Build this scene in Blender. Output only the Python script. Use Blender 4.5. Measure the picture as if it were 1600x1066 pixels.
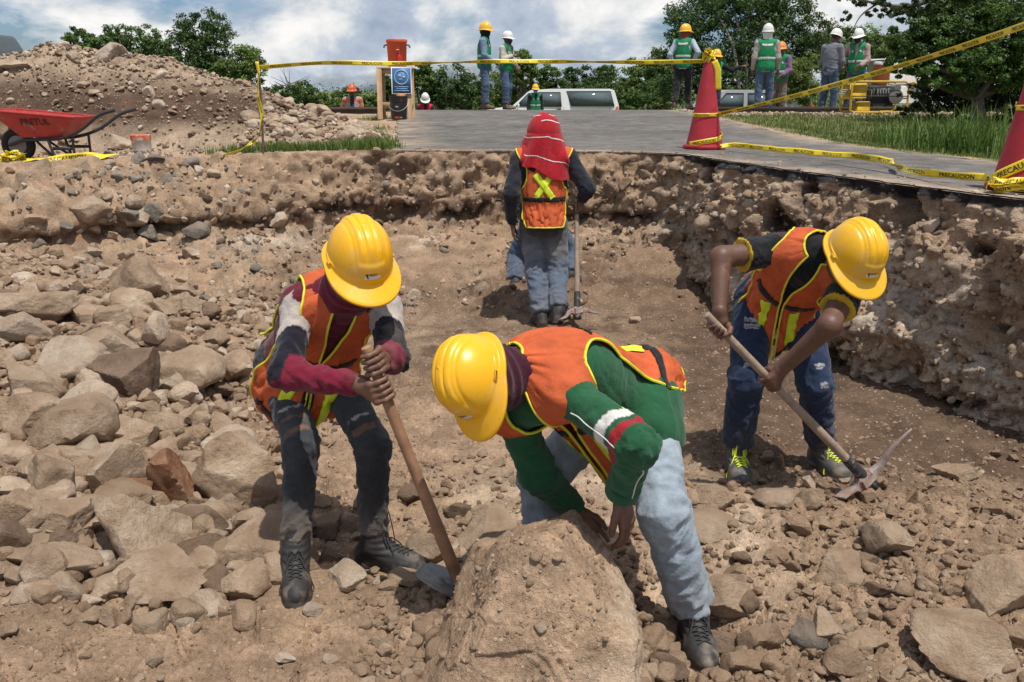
import bpy, math, random
import numpy as np

# ---------------------------------------------------------------- scene, camera, light
for o in list(bpy.data.objects):
    bpy.data.objects.remove(o)
SC = bpy.context.scene
COL = SC.collection
F_PX, CX, CY = 1400.0, 800.0, 533.0          # focal length and centre in photograph pixels
CAM = np.array([0.0, 0.0, 1.79])
TILT = math.atan(393.0 / F_PX)
CT, ST = math.cos(TILT), math.sin(TILT)

cam_d = bpy.data.cameras.new('camera')
cam_d.sensor_width = 36.0
cam_d.lens = 36.0 * F_PX / 1600.0
cam_d.clip_start = 0.05
cam_d.clip_end = 3000.0
cam = bpy.data.objects.new('camera', cam_d)
cam.location = CAM
cam.rotation_euler = (math.pi / 2 - TILT, 0, 0)
COL.objects.link(cam)
SC.camera = cam

SUN_EL, SUN_AZ = math.radians(71), math.radians(146)     # azimuth from +y (ahead of the camera) towards +x
sun_dir = np.array([math.cos(SUN_EL) * math.sin(SUN_AZ), math.cos(SUN_EL) * math.cos(SUN_AZ), math.sin(SUN_EL)])
sl = bpy.data.lights.new('sun', 'SUN')
sl.energy = 4.6
sl.angle = math.radians(0.6)
sl.color = (1.0, 0.955, 0.88)
sun = bpy.data.objects.new('sun', sl)
from mathutils import Vector, Matrix
sun.rotation_euler = Vector((-sun_dir).tolist()).to_track_quat('-Z', 'Y').to_euler()
sun.location = (3, 5, 30)
COL.objects.link(sun)

world = bpy.data.worlds.new('World')
SC.world = world
world.use_nodes = True


def build_sky():
    nt = world.node_tree
    n, l = nt.nodes, nt.links
    n.clear()
    out = n.new('ShaderNodeOutputWorld')
    bg = n.new('ShaderNodeBackground')
    sky = n.new('ShaderNodeTexSky')
    sky.sky_type = 'NISHITA'
    sky.sun_disc = False
    sky.sun_elevation = SUN_EL
    sky.sun_rotation = SUN_AZ
    sky.air_density = 1.0
    sky.dust_density = 1.0
    sky.ozone_density = 1.6
    tc = n.new('ShaderNodeTexCoord')

    def noise(scale_xyz, loc, scale, detail, rough, dist=0.0):
        mp = n.new('ShaderNodeMapping')
        mp.inputs['Scale'].default_value = scale_xyz
        mp.inputs['Location'].default_value = loc
        l.new(tc.outputs['Generated'], mp.inputs['Vector'])
        t = n.new('ShaderNodeTexNoise')
        t.inputs['Scale'].default_value = scale
        t.inputs['Detail'].default_value = detail
        t.inputs['Roughness'].default_value = rough
        t.inputs['Distortion'].default_value = dist
        l.new(mp.outputs['Vector'], t.inputs['Vector'])
        return t.outputs['Fac']

    def ramp(fac, stops):
        r = n.new('ShaderNodeValToRGB')
        e = r.color_ramp.elements
        e[0].position, e[0].color = stops[0][0], (*stops[0][1], 1)
        e[1].position, e[1].color = stops[-1][0], (*stops[-1][1], 1)
        for p, c in stops[1:-1]:
            k = e.new(p)
            k.color = (*c, 1)
        l.new(fac, r.inputs['Fac'])
        return r.outputs['Color']
    # where cloud stands, and how bright its billows are
    big = noise((1.0, 1.0, 2.3), SKY_A, 5.2, 8, 0.56, 0.25)
    bil = noise((1.0, 1.0, 1.5), SKY_B, 9.0, 7, 0.60, 0.2)
    mask = ramp(big, [(0.41, (0, 0, 0)), (0.53, (1, 1, 1))])
    ccol = ramp(bil, [(0.31, (5.6, 6.8, 8.8)), (0.44, (8.2, 9.3, 10.9)), (0.52, (12.4, 12.7, 12.9)), (0.63, (16.0, 15.7, 15.3))])
    dim = n.new('ShaderNodeMixRGB')
    dim.blend_type = 'MULTIPLY'
    dim.inputs['Fac'].default_value = 1.0
    dim.inputs['Color2'].default_value = (1.0, 1.24, 1.62, 1)
    l.new(sky.outputs['Color'], dim.inputs['Color1'])
    mx = n.new('ShaderNodeMixRGB')
    l.new(mask, mx.inputs['Fac'])
    l.new(dim.outputs['Color'], mx.inputs['Color1'])
    l.new(ccol, mx.inputs['Color2'])
    l.new(mx.outputs['Color'], bg.inputs['Color'])
    bg.inputs['Strength'].default_value = 0.062
    l.new(bg.outputs['Background'], out.inputs['Surface'])


SKY_A, SKY_B = (3.1, 0.4, 1.7), (0.3, 2.2, 5.1)
build_sky()
SC.view_settings.view_transform = 'Standard'
SC.view_settings.look = 'None'
SC.view_settings.gamma = 1.0
SC.view_settings.use_curve_mapping = False
SC.view_settings.exposure = 0.0
SC.cycles.max_bounces = 6
SC.cycles.transparent_max_bounces = 8

rng = np.random.default_rng(7)
random.seed(7)


# ---------------------------------------------------------------- geometry helpers
def A(*v):
    return np.array(v, dtype=float)


def nrm(v):
    v = np.asarray(v, float)
    return v / (np.linalg.norm(v) + 1e-12)


def ray(px, py):
    xc, yc = (px - CX) / F_PX, (CY - py) / F_PX
    return A(xc, CT + yc * ST, -ST + yc * CT)


def P(px, py, d):
    "the point of the place seen at a photograph pixel, d metres along the optical axis"
    return CAM + ray(px, py) * d


def G(px, py, z):
    r = ray(px, py)
    return CAM + r * ((z - CAM[2]) / r[2])


def camdir(r, u, t):
    "a direction given as right, up, towards the camera"
    return nrm(A(r, 0, 0) + u * A(0, ST, CT) + t * A(0, -CT, ST))


def chain(parent, px, py, L, near):
    "the point on the pixel's ray that lies one bone length from the parent joint"
    r = ray(px, py)
    q = CAM - parent
    a, b, c = r @ r, 2 * (r @ q), q @ q - L * L
    D = b * b - 4 * a * c
    if D <= 0:
        p = CAM + r * (-b / (2 * a))
        return parent + nrm(p - parent) * L
    s = math.sqrt(D)
    return CAM + r * ((-b - s if near else -b + s) / (2 * a))


def _hash(i, j, k, seed):
    n = (i.astype(np.int64) * 374761393 + j.astype(np.int64) * 668265263 + k.astype(np.int64) * 2147483647 + seed * 1274126177) & 0xFFFFFFFF
    n = ((n ^ (n >> 13)) * 1274126177) & 0xFFFFFFFF
    n = ((n ^ (n >> 16)) * 2246822519) & 0xFFFFFFFF
    return ((n ^ (n >> 15)) & 0xFFFFFF) / float(0xFFFFFF)


def vnoise(p, seed=0):
    p = np.asarray(p, float)
    i = np.floor(p).astype(np.int64)
    f = p - i
    f = f * f * (3 - 2 * f)
    x, y, z = i[..., 0], i[..., 1], i[..., 2]
    r = 0
    for dx in (0, 1):
        wx = f[..., 0] if dx else 1 - f[..., 0]
        for dy in (0, 1):
            wy = f[..., 1] if dy else 1 - f[..., 1]
            for dz in (0, 1):
                wz = f[..., 2] if dz else 1 - f[..., 2]
                r = r + wx * wy * wz * _hash(x + dx, y + dy, z + dz, seed)
    return r * 2 - 1


def fbm(p, oct=4, seed=0, gain=0.5):
    a, s, r = 1.0, 0.0, 0.0
    p = np.asarray(p, float)
    for o in range(oct):
        r = r + a * vnoise(p, seed + o * 17)
        s += a
        a *= gain
        p = p * 2.03 + 11.3
    return r / s


def xyz(x, y, z=None):
    x = np.asarray(x, float)
    return np.stack([x, np.broadcast_to(y, x.shape), np.zeros_like(x) if z is None else np.broadcast_to(z, x.shape)], -1)


def worley(p, seed=0, jit=0.9):
    "F1, F2 distance and cell id, 3D"
    p = np.asarray(p, float)
    i = np.floor(p).astype(np.int64)
    f1 = np.full(p.shape[:-1], 9.0)
    f2 = f1.copy()
    idv = np.zeros(p.shape[:-1])
    flat = bool(np.all(p[..., 2] == 0))
    for dx in (-1, 0, 1):
        for dy in (-1, 0, 1):
            for dz in ((0,) if flat else (-1, 0, 1)):
                c = i + np.array([dx, dy, dz])
                h = [0.5 + jit * (_hash(c[..., 0], c[..., 1], c[..., 2], seed + s) - 0.5) for s in (1, 2, 3)]
                q = c + np.stack(h, -1)
                d = np.linalg.norm(q - p, axis=-1)
                m = d < f1
                f2 = np.where(m, f1, np.minimum(f2, d))
                idv = np.where(m, _hash(c[..., 0], c[..., 1], c[..., 2], seed + 9), idv)
                f1 = np.where(m, d, f1)
    return f1, f2, idv


def sstep(a, b, x):
    t = np.clip((x - a) / (b - a), 0, 1)
    return t * t * (3 - 2 * t)


def mixc(a, b, t):
    t = np.asarray(t)[..., None]
    return np.asarray(a) * (1 - t) + np.asarray(b) * t


# ---------------------------------------------------------------- mesh helpers
def mesh_np(name, V, Fs, mat=None, smooth=True, col=None, mats=None, midx=None):
    "Fs: array (n,3) or (n,4), or a list of such arrays / of index lists"
    me = bpy.data.meshes.new(name)
    V = np.asarray(V, np.float32)
    if isinstance(Fs, np.ndarray):
        Fs = [Fs]
    if Fs and not isinstance(Fs[0], np.ndarray):
        by = {}
        for f in Fs:
            by.setdefault(len(f), []).append(f)
        Fs = [np.array(v) for v in by.values()]
    Fs = [f for f in Fs if len(f)]
    loops = np.concatenate([f.reshape(-1) for f in Fs]).astype(np.int32)
    sizes = np.concatenate([np.full(len(f), f.shape[1]) for f in Fs]).astype(np.int32)
    starts = np.concatenate([[0], np.cumsum(sizes)[:-1]]).astype(np.int32)
    me.vertices.add(len(V))
    me.vertices.foreach_set('co', V.reshape(-1))
    me.loops.add(len(loops))
    me.loops.foreach_set('vertex_index', loops)
    me.polygons.add(len(sizes))
    me.polygons.foreach_set('loop_start', starts)
    me.polygons.foreach_set('loop_total', sizes)
    if smooth:
        me.polygons.foreach_set('use_smooth', np.ones(len(sizes), bool))
    if midx is not None:
        me.polygons.foreach_set('material_index', np.asarray(midx, np.int32))
    me.update(calc_edges=True)
    if col is not None:
        c = np.ones((len(V), 4), np.float32)
        c[:, :3] = col
        at = me.color_attributes.new('Col', 'FLOAT_COLOR', 'POINT')
        at.data.foreach_set('color', c.reshape(-1))
    for m in (mats or ([mat] if mat else [])):
        me.materials.append(m)
    return me


def obj(name, me, parent=None, label=None, cat=None, group=None, kind=None):
    o = bpy.data.objects.new(name, me)
    COL.objects.link(o)
    if parent is not None:
        o.parent = parent
        o.matrix_parent_inverse = parent.matrix_basis.inverted()
    return tag(o, label, cat, group, kind)


def tag(o, label=None, cat=None, group=None, kind=None):
    if label: o['label'] = label
    if cat: o['category'] = cat
    if group: o['group'] = group
    if kind: o['kind'] = kind
    return o


def empty(name, loc, label=None, cat=None, group=None, rz=0.0):
    o = bpy.data.objects.new(name, None)
    o.empty_display_size = 0.1
    COL.objects.link(o)
    o.matrix_basis = Matrix.Translation(Vector([float(c) for c in loc])) @ Matrix.Rotation(rz, 4, 'Z')
    return tag(o, label, cat, group)


class MB:
    "collects shapes, then becomes one mesh object"
    def __init__(s):
        s.V, s.F, s.n = [], [], 0

    def add(s, V, Fl):
        V = np.asarray(V, float)
        s.V.append(V)
        for f in Fl:
            s.F.append([int(i) + s.n for i in f])
        s.n += len(V)
        return s

    def box(s, c, size, R=None, bev=0.0):
        hx, hy, hz = [k / 2 for k in size]
        R = np.eye(3) if R is None else np.asarray(R)
        if bev <= 0:
            V = np.array([[x, y, z] for x in (-hx, hx) for y in (-hy, hy) for z in (-hz, hz)])
            Fl = [(0, 1, 3, 2), (4, 6, 7, 5), (0, 4, 5, 1), (2, 3, 7, 6), (0, 2, 6, 4), (1, 5, 7, 3)]
        else:
            b = min(bev, hx * .9, hy * .9, hz * .9)
            V, idx = [], {}
            for sx in (-1, 1):
                for sy in (-1, 1):
                    for sz in (-1, 1):
                        for ax in range(3):
                            p = [sx * (hx - b), sy * (hy - b), sz * (hz - b)]
                            p[ax] = (sx, sy, sz)[ax] * (hx, hy, hz)[ax]
                            idx[(sx, sy, sz, ax)] = len(V)
                            V.append(p)
            V = np.array(V)
            g = lambda sx, sy, sz, ax: idx[(sx, sy, sz, ax)]
            Fl = []
            for q in (-1, 1):
                Fl.append([g(q, -1, -1, 0), g(q, 1, -1, 0), g(q, 1, 1, 0), g(q, -1, 1, 0)][::q])
                Fl.append([g(-1, q, -1, 1), g(-1, q, 1, 1), g(1, q, 1, 1), g(1, q, -1, 1)][::q])
                Fl.append([g(-1, -1, q, 2), g(1, -1, q, 2), g(1, 1, q, 2), g(-1, 1, q, 2)][::q])
            for a in (-1, 1):
                for c2 in (-1, 1):
                    Fl.append([g(a, c2, -1, 0), g(a, c2, 1, 0), g(a, c2, 1, 1), g(a, c2, -1, 1)])
                    Fl.append([g(a, -1, c2, 0), g(a, 1, c2, 0), g(a, 1, c2, 2), g(a, -1, c2, 2)])
                    Fl.append([g(-1, a, c2, 1), g(1, a, c2, 1), g(1, a, c2, 2), g(-1, a, c2, 2)])
            for a in (-1, 1):
                for b2 in (-1, 1):
                    for c2 in (-1, 1):
                        Fl.append([g(a, b2, c2, 0), g(a, b2, c2, 1), g(a, b2, c2, 2)])
        return s.add(V @ R.T + np.asarray(c), Fl)

    def bar(s, a, b, w, h, up=(0, 0, 1), bev=0.0):
        a, b = np.asarray(a, float), np.asarray(b, float)
        z = nrm(b - a)
        x = np.cross(np.asarray(up, float), z)
        x = nrm(x) if np.linalg.norm(x) > 1e-6 else A(1, 0, 0)
        y = np.cross(z, x)
        return s.box((a + b) / 2, (w, h, np.linalg.norm(b - a)), np.stack([x, y, z], 1), bev)

    def tube(s, pts, r, n=10, closed=False, cap=True, flat=1.0, up=None):
        pts = np.asarray(pts, float)
        m = len(pts)
        r = np.broadcast_to(np.asarray(r, float), (m,))
        if closed:
            T = np.roll(pts, -1, 0) - np.roll(pts, 1, 0)
        else:
            T = np.gradient(pts, axis=0)
        T = T / (np.linalg.norm(T, axis=1)[:, None] + 1e-12)
        u = np.asarray(up, float) if up is not None else (A(0, 0, 1) if abs(T[0][2]) < .9 else A(1, 0, 0))
        rings = []
        for i in range(m):
            x = u - T[i] * (u @ T[i])
            x = nrm(x)
            if up is None:
                u = x
            y = np.cross(T[i], x)
            a = np.linspace(0, 2 * np.pi, n, endpoint=False)
            rings.append(pts[i] + r[i] * (np.cos(a)[:, None] * x * flat + np.sin(a)[:, None] * y))
        V = np.concatenate(rings)
        Fl = []
        for i in range(m if closed else m - 1):
            j = (i + 1) % m
            for k in range(n):
                Fl.append((i * n + k, i * n + (k + 1) % n, j * n + (k + 1) % n, j * n + k))
        if cap and not closed:
            Fl.append(list(range(n))[::-1])
            Fl.append([(m - 1) * n + k for k in range(n)])
        return s.add(V, Fl)

    def lathe(s, c, prof, n=28, axis=(0, 0, 1), cap=True):
        z = nrm(axis)
        x = nrm(np.cross(A(0, 1, 0) if abs(z[1]) < .9 else A(1, 0, 0), z))
        y = np.cross(z, x)
        a = np.linspace(0, 2 * np.pi, n, endpoint=False)
        V = np.concatenate([np.asarray(c) + z * h + r * (np.cos(a)[:, None] * x + np.sin(a)[:, None] * y) for r, h in prof])
        Fl = []
        for i in range(len(prof) - 1):
            for k in range(n):
                Fl.append((i * n + k, i * n + (k + 1) % n, (i + 1) * n + (k + 1) % n, (i + 1) * n + k))
        if cap:
            Fl.append(list(range(n))[::-1])
            Fl.append([(len(prof) - 1) * n + k for k in range(n)])
        return s.add(V, Fl)

    def prism(s, poly, a, b):
        "poly: list of 2D -> f(a, u, v) given by two frames: a and b map (u,v) to 3D"
        m = len(poly)
        V = [a(*p) for p in poly] + [b(*p) for p in poly]
        Fl = [list(range(m))[::-1], [m + i for i in range(m)]]
        for i in range(m):
            Fl.append((i, (i + 1) % m, m + (i + 1) % m, m + i))
        return s.add(np.array(V), Fl)

    def mesh(s, name, mat, smooth=False, col=None):
        return mesh_np(name, np.concatenate(s.V), s.F, mat, smooth, col)

    def build(s, name, mat, parent=None, smooth=False, bevel=0.0, **k):
        me = s.mesh(name, mat, smooth)
        o = obj(name, me, parent, **k)
        if smooth:
            me.set_sharp_from_angle(angle=math.radians(40))
        if bevel:
            m = o.modifiers.new('bevel', 'BEVEL')
            m.width = bevel
            m.segments = 2
            m.limit_method = 'ANGLE'
        return o


def grid_faces(nu, nv, wrap=False):
    i = np.arange(nu * nv).reshape(nu, nv)
    if wrap:
        i = np.concatenate([i, i[:1]], 0)
    return np.stack([i[:-1, :-1], i[1:, :-1], i[1:, 1:], i[:-1, 1:]], -1).reshape(-1, 4)


def vert_normals(V, Fq):
    N = np.zeros_like(V)
    a, b, c, d = [V[Fq[:, k]] for k in range(4)]
    n = np.cross(c - a, d - b)
    for k in range(4):
        np.add.at(N, Fq[:, k], n)
    return N / (np.linalg.norm(N, axis=1)[:, None] + 1e-12)


# ---------------------------------------------------------------- materials
MATS = {}


def pbr(name, color=(.5, .5, .5), rough=.7, attr=False, var=0.0, vscale=8.0, bump=0.0, bscale=60.0, metal=0.0, spec=0.4,
        spot=None, coords='Object', bdetail=6, sheen=0.0, coat=0.0, trans=0.0, rnd=0.0, bdist=0.01, alpha=None):
    if name in MATS:
        return MATS[name]
    m = bpy.data.materials.new(name)
    m.use_nodes = True
    nt = m.node_tree
    n, l = nt.nodes, nt.links
    b = n['Principled BSDF']
    b.inputs['Roughness'].default_value = rough
    b.inputs['Metallic'].default_value = metal
    b.inputs['Specular IOR Level'].default_value = spec
    if sheen: b.inputs['Sheen Weight'].default_value = sheen
    if coat:
        b.inputs['Coat Weight'].default_value = coat
        b.inputs['Coat Roughness'].default_value = 0.25
    tc = n.new('ShaderNodeTexCoord')

    def noise(sc, det, rg=.6):
        t = n.new('ShaderNodeTexNoise')
        t.inputs['Scale'].default_value = sc
        t.inputs['Detail'].default_value = det
        t.inputs['Roughness'].default_value = rg
        l.new(tc.outputs[coords], t.inputs['Vector'])
        return t.outputs['Fac']
    if attr:
        at = n.new('ShaderNodeVertexColor')
        at.layer_name = 'Col'
        c = at.outputs['Color']
    else:
        rgb = n.new('ShaderNodeRGB')
        rgb.outputs[0].default_value = (*color, 1)
        c = rgb.outputs[0]
    if var:
        mr = n.new('ShaderNodeMapRange')
        mr.inputs['From Min'].default_value = .3
        mr.inputs['From Max'].default_value = .7
        mr.inputs['To Min'].default_value = 1 - var
        mr.inputs['To Max'].default_value = 1 + var
        l.new(noise(vscale, 6, .65), mr.inputs['Value'])
        mu = n.new('ShaderNodeMixRGB')
        mu.blend_type = 'MULTIPLY'
        mu.inputs['Fac'].default_value = 1
        l.new(c, mu.inputs['Color1'])
        l.new(mr.outputs['Result'], mu.inputs['Color2'])
        c = mu.outputs['Color']
    if rnd:
        oi = n.new('ShaderNodeObjectInfo')
        mr = n.new('ShaderNodeMapRange')
        mr.inputs['To Min'].default_value = 1 - rnd
        mr.inputs['To Max'].default_value = 1 + rnd
        l.new(oi.outputs['Random'], mr.inputs['Value'])
        mu = n.new('ShaderNodeMixRGB')
        mu.blend_type = 'MULTIPLY'
        mu.inputs['Fac'].default_value = 1
        l.new(c, mu.inputs['Color1'])
        l.new(mr.outputs['Result'], mu.inputs['Color2'])
        c = mu.outputs['Color']
    for sp in (spot or []):                                # (colour, scale, lo, hi, detail): blotches of dirt, rust, dust
        r = n.new('ShaderNodeMapRange')
        r.inputs['From Min'].default_value = sp[2]
        r.inputs['From Max'].default_value = sp[3]
        l.new(noise(sp[1], sp[4] if len(sp) > 4 else 8, .7), r.inputs['Value'])
        mi = n.new('ShaderNodeMixRGB')
        l.new(r.outputs['Result'], mi.inputs['Fac'])
        l.new(c, mi.inputs['Color1'])
        mi.inputs['Color2'].default_value = (*sp[0], 1)
        c = mi.outputs['Color']
    l.new(c, b.inputs['Base Color'])
    if bump:
        bp = n.new('ShaderNodeBump')
        bp.inputs['Strength'].default_value = bump
        bp.inputs['Distance'].default_value = bdist
        l.new(noise(bscale, bdetail, .7), bp.inputs['Height'])
        l.new(bp.outputs['Normal'], b.inputs['Normal'])
    if trans:
        tr = n.new('ShaderNodeBsdfTranslucent')
        l.new(c, tr.inputs['Color'])
        ms = n.new('ShaderNodeMixShader')
        ms.inputs['Fac'].default_value = trans
        l.new(b.outputs['BSDF'], ms.inputs[1])
        l.new(tr.outputs['BSDF'], ms.inputs[2])
        l.new(ms.outputs['Shader'], n['Material Output'].inputs['Surface'])
    if alpha is not None:
        b.inputs['Alpha'].default_value = alpha
    MATS[name] = m
    return m


def earth(name, scale=1.0, pebble=0.5, bump=0.6):
    "soil: the mesh's own colour with grain, pale grit and fine relief"
    if name in MATS:
        return MATS[name]
    m = bpy.data.materials.new(name)
    m.use_nodes = True
    nt = m.node_tree
    n, l = nt.nodes, nt.links
    b = n['Principled BSDF']
    b.inputs['Roughness'].default_value = .95
    b.inputs['Specular IOR Level'].default_value = .15
    tc = n.new('ShaderNodeTexCoord')
    at = n.new('ShaderNodeVertexColor')
    at.layer_name = 'Col'

    def tex(kind, sc, **k):
        t = n.new(kind)
        t.inputs['Scale'].default_value = sc * scale
        for a, v in k.items():
            t.inputs[a].default_value = v
        l.new(tc.outputs['Object'], t.inputs['Vector'])
        return t

    def mrange(x, a, b_, c, d):
        r = n.new('ShaderNodeMapRange')
        for q, v in zip(('From Min', 'From Max', 'To Min', 'To Max'), (a, b_, c, d)):
            r.inputs[q].default_value = v
        l.new(x, r.inputs['Value'])
        return r.outputs['Result']

    def mixrgb(mode, fac, c1, c2):
        k = n.new('ShaderNodeMixRGB')
        k.blend_type = mode
        for s, v in ((k.inputs['Fac'], fac), (k.inputs['Color1'], c1), (k.inputs['Color2'], c2)):
            if isinstance(v, (int, float)): s.default_value = v
            elif isinstance(v, tuple): s.default_value = (*v, 1)
            else: l.new(v, s)
        return k.outputs['Color']
    n1 = tex('ShaderNodeTexNoise', 5, Detail=8, Roughness=.65).outputs['Fac']
    n2 = tex('ShaderNodeTexNoise', 55, Detail=6, Roughness=.75).outputs['Fac']
    vo = tex('ShaderNodeTexVoronoi', 42, Randomness=1.0)
    vo2 = tex('ShaderNodeTexVoronoi', 110, Randomness=1.0)
    c = mixrgb('MULTIPLY', 1.0, at.outputs['Color'], mrange(n1, .3, .7, .62, 1.38))
    c = mixrgb('MULTIPLY', 1.0, c, mrange(n2, .25, .75, .58, 1.42))
    # pale grit: a share of the small cells
    sep = n.new('ShaderNodeSeparateColor')
    l.new(vo.outputs['Color'], sep.inputs['Color'])
    g = n.new('ShaderNodeMath')
    g.operation = 'MULTIPLY'
    l.new(mrange(sep.outputs['Red'], .80, .84, 0, 1), g.inputs[0])
    l.new(mrange(vo.outputs['Distance'], .28, .40, 1, 0), g.inputs[1])
    g2 = n.new('ShaderNodeMath')
    g2.operation = 'MULTIPLY'
    l.new(g.outputs[0], g2.inputs[0])
    g2.inputs[1].default_value = pebble
    c = mixrgb('MIX', g2.outputs[0], c, (.46, .36, .265))
    l.new(c, b.inputs['Base Color'])
    h1 = n.new('ShaderNodeMath')
    h1.operation = 'MULTIPLY_ADD'
    l.new(n2, h1.inputs[0])
    h1.inputs[1].default_value = 1.2
    h2 = n.new('ShaderNodeMath')
    h2.operation = 'MULTIPLY'
    l.new(mrange(vo2.outputs['Distance'], 0, .6, 1, 0), h2.inputs[0])
    h2.inputs[1].default_value = .45
    l.new(h2.outputs[0], h1.inputs[2])
    h3 = n.new('ShaderNodeMath')
    h3.operation = 'MULTIPLY_ADD'
    l.new(g.outputs[0], h3.inputs[0])
    h3.inputs[1].default_value = .7
    l.new(h1.outputs[0], h3.inputs[2])
    bp = n.new('ShaderNodeBump')
    bp.inputs['Strength'].default_value = bump
    bp.inputs['Distance'].default_value = .014 / scale
    l.new(h3.outputs[0], bp.inputs['Height'])
    l.new(bp.outputs['Normal'], b.inputs['Normal'])
    MATS[name] = m
    return m


def emit_free_glass(name, color=(.02, .025, .03)):
    return pbr(name, color, rough=.08, spec=.6)


def text_geo(body, size=1.0, bold=True):
    "lettering as flat geometry: vertices (x,y) and faces, left edge at 0, baseline 0"
    cu = bpy.data.curves.new('lettering_curve', 'FONT')
    cu.body = body
    cu.size = size
    cu.resolution_u = 2
    if bold:
        cu.offset = size * 0.018
    o = bpy.data.objects.new('lettering_tmp', cu)
    COL.objects.link(o)
    dg = bpy.context.evaluated_depsgraph_get()
    me = o.evaluated_get(dg).to_mesh()
    V = np.array([v.co[:2] for v in me.vertices])
    Fl = [list(p.vertices) for p in me.polygons]
    o.evaluated_get(dg).to_mesh_clear()
    bpy.data.objects.remove(o)
    bpy.data.curves.remove(cu)
    V[:, 0] -= V[:, 0].min()
    return V, Fl


# ---------------------------------------------------------------- where the four diggers stand (joints)
def pose_w1():
    J = {}
    J['pelvis'] = P(474, 572, 3.52)
    lat = camdir(-1, .10, .10)                       # towards the person's right
    J['hipR'], J['hipL'] = J['pelvis'] + lat * .105, J['pelvis'] - lat * .105
    J['kneeR'] = chain(J['hipR'], 470, 694, .385, True)
    J['ankR'] = chain(J['kneeR'], 462, 866, .40, False)
    J['kneeL'] = chain(J['hipL'], 582, 696, .385, True)
    J['ankL'] = chain(J['kneeL'], 584, 848, .395, False)
    J['neck'] = chain(J['pelvis'], 538, 456, .50, True)
    J['shR'] = chain(J['neck'], 468, 478, .175, False)
    J['shL'] = chain(J['neck'], 600, 478, .165, False)
    J['elR'] = chain(J['shR'], 446, 584, .285, True)
    J['wrR'] = chain(J['elR'], 551, 604, .25, True)
    J['elL'] = chain(J['shL'], 612, 560, .27, True)
    J['wrL'] = chain(J['elL'], 590, 572, .20, True)
    J['head'] = chain(J['neck'], 560, 418, .17, True)
    J['hfwd'], J['hup'] = camdir(.42, -.62, .62), camdir(.22, .66, .66)
    J['toeR'], J['toeL'] = camdir(.22, -.1, 1), camdir(1, -.1, .35)
    return J


def pose_w2():
    J = {}
    J['pelvis'] = P(990, 628, 3.22)
    lat = -camdir(.30, -.12, .95)                    # his right, away from the camera
    J['hipR'], J['hipL'] = J['pelvis'] + lat * .092, J['pelvis'] - lat * .092
    J['kneeL'] = chain(J['hipL'], 1038, 800, .405, True)
    J['ankL'] = chain(J['kneeL'], 1083, 958, .415, False)
    J['kneeR'] = chain(J['hipR'], 838, 752, .42, True)
    J['ankR'] = chain(J['kneeR'], 850, 890, .42, False)
    J['neck'] = chain(J['pelvis'], 822, 572, .53, True)
    J['shL'] = chain(J['neck'], 886, 612, .18, True)
    J['shR'] = chain(J['neck'], 800, 640, .18, False)
    J['elL'] = chain(J['shL'], 994, 694, .30, True)
    J['wrL'] = chain(J['elL'], 971, 772, .26, False)
    J['elR'] = chain(J['shR'], 842, 742, .28, False)
    J['wrR'] = chain(J['elR'], 900, 800, .24, False)
    J['head'] = chain(J['neck'], 757, 594, .175, True)
    J['hfwd'], J['hup'] = camdir(-.12, -.93, .30), camdir(-.72, .20, .66)
    J['toeL'], J['toeR'] = camdir(.05, -.2, 1), camdir(-.6, 0, .8)
    return J


def pose_w3():
    J = {}
    J['pelvis'] = P(1213, 468, 4.28)
    lat = camdir(-1, .05, -.10)
    J['hipR'], J['hipL'] = J['pelvis'] + lat * .10, J['pelvis'] - lat * .10
    J['kneeR'] = chain(J['hipR'], 1166, 592, .405, True)
    J['ankR'] = chain(J['kneeR'], 1150, 706, .40, False)
    J['kneeL'] = chain(J['hipL'], 1274, 600, .405, True)
    J['ankL'] = chain(J['kneeL'], 1283, 700, .40, False)
    J['neck'] = chain(J['pelvis'], 1278, 396, .49, True)
    J['shR'] = chain(J['neck'], 1210, 392, .19, False)
    J['shL'] = chain(J['neck'], 1330, 446, .18, True)
    J['elR'] = chain(J['shR'], 1127, 402, .275, True)
    J['wrR'] = chain(J['elR'], 1122, 490, .245, True)
    J['elL'] = chain(J['shL'], 1296, 508, .28, True)
    J['wrL'] = chain(J['elL'], 1226, 574, .25, False)
    J['head'] = chain(J['neck'], 1328, 408, .17, True)
    J['hfwd'], J['hup'] = camdir(.22, -.80, .56), camdir(.22, .55, .80)
    J['toeR'], J['toeL'] = camdir(-.05, -.1, 1), camdir(.30, -.1, 1)
    return J


def pose_w4():
    J = {}
    J['pelvis'] = P(850, 352, 6.95)
    lat = camdir(1, 0, .02)                          # back to the camera
    J['hipR'], J['hipL'] = J['pelvis'] + lat * .092, J['pelvis'] - lat * .092
    J['kneeL'] = chain(J['hipL'], 836, 424, .36, False)
    J['ankL'] = chain(J['kneeL'], 846, 492, .37, True)
    J['kneeR'] = chain(J['hipR'], 872, 424, .36, False)
    J['ankR'] = chain(J['kneeR'], 873, 484, .36, True)
    J['neck'] = chain(J['pelvis'], 850, 242, .52, False)
    J['shL'] = chain(J['neck'], 806, 250, .19, True)
    J['shR'] = chain(J['neck'], 898, 248, .19, True)
    J['elL'] = chain(J['shL'], 799, 302, .28, True)
    J['wrL'] = chain(J['elL'], 801, 348, .24, False)
    J['elR'] = chain(J['shR'], 918, 296, .28, True)
    J['wrR'] = chain(J['elR'], 905, 322, .22, False)
    J['head'] = chain(J['neck'], 850, 212, .16, False)
    J['hfwd'], J['hup'] = camdir(0, -.35, -.9), camdir(0, .93, -.35)
    J['toeL'], J['toeR'] = camdir(-.25, 0, -1), camdir(.35, 0, -1)
    return J


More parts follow.
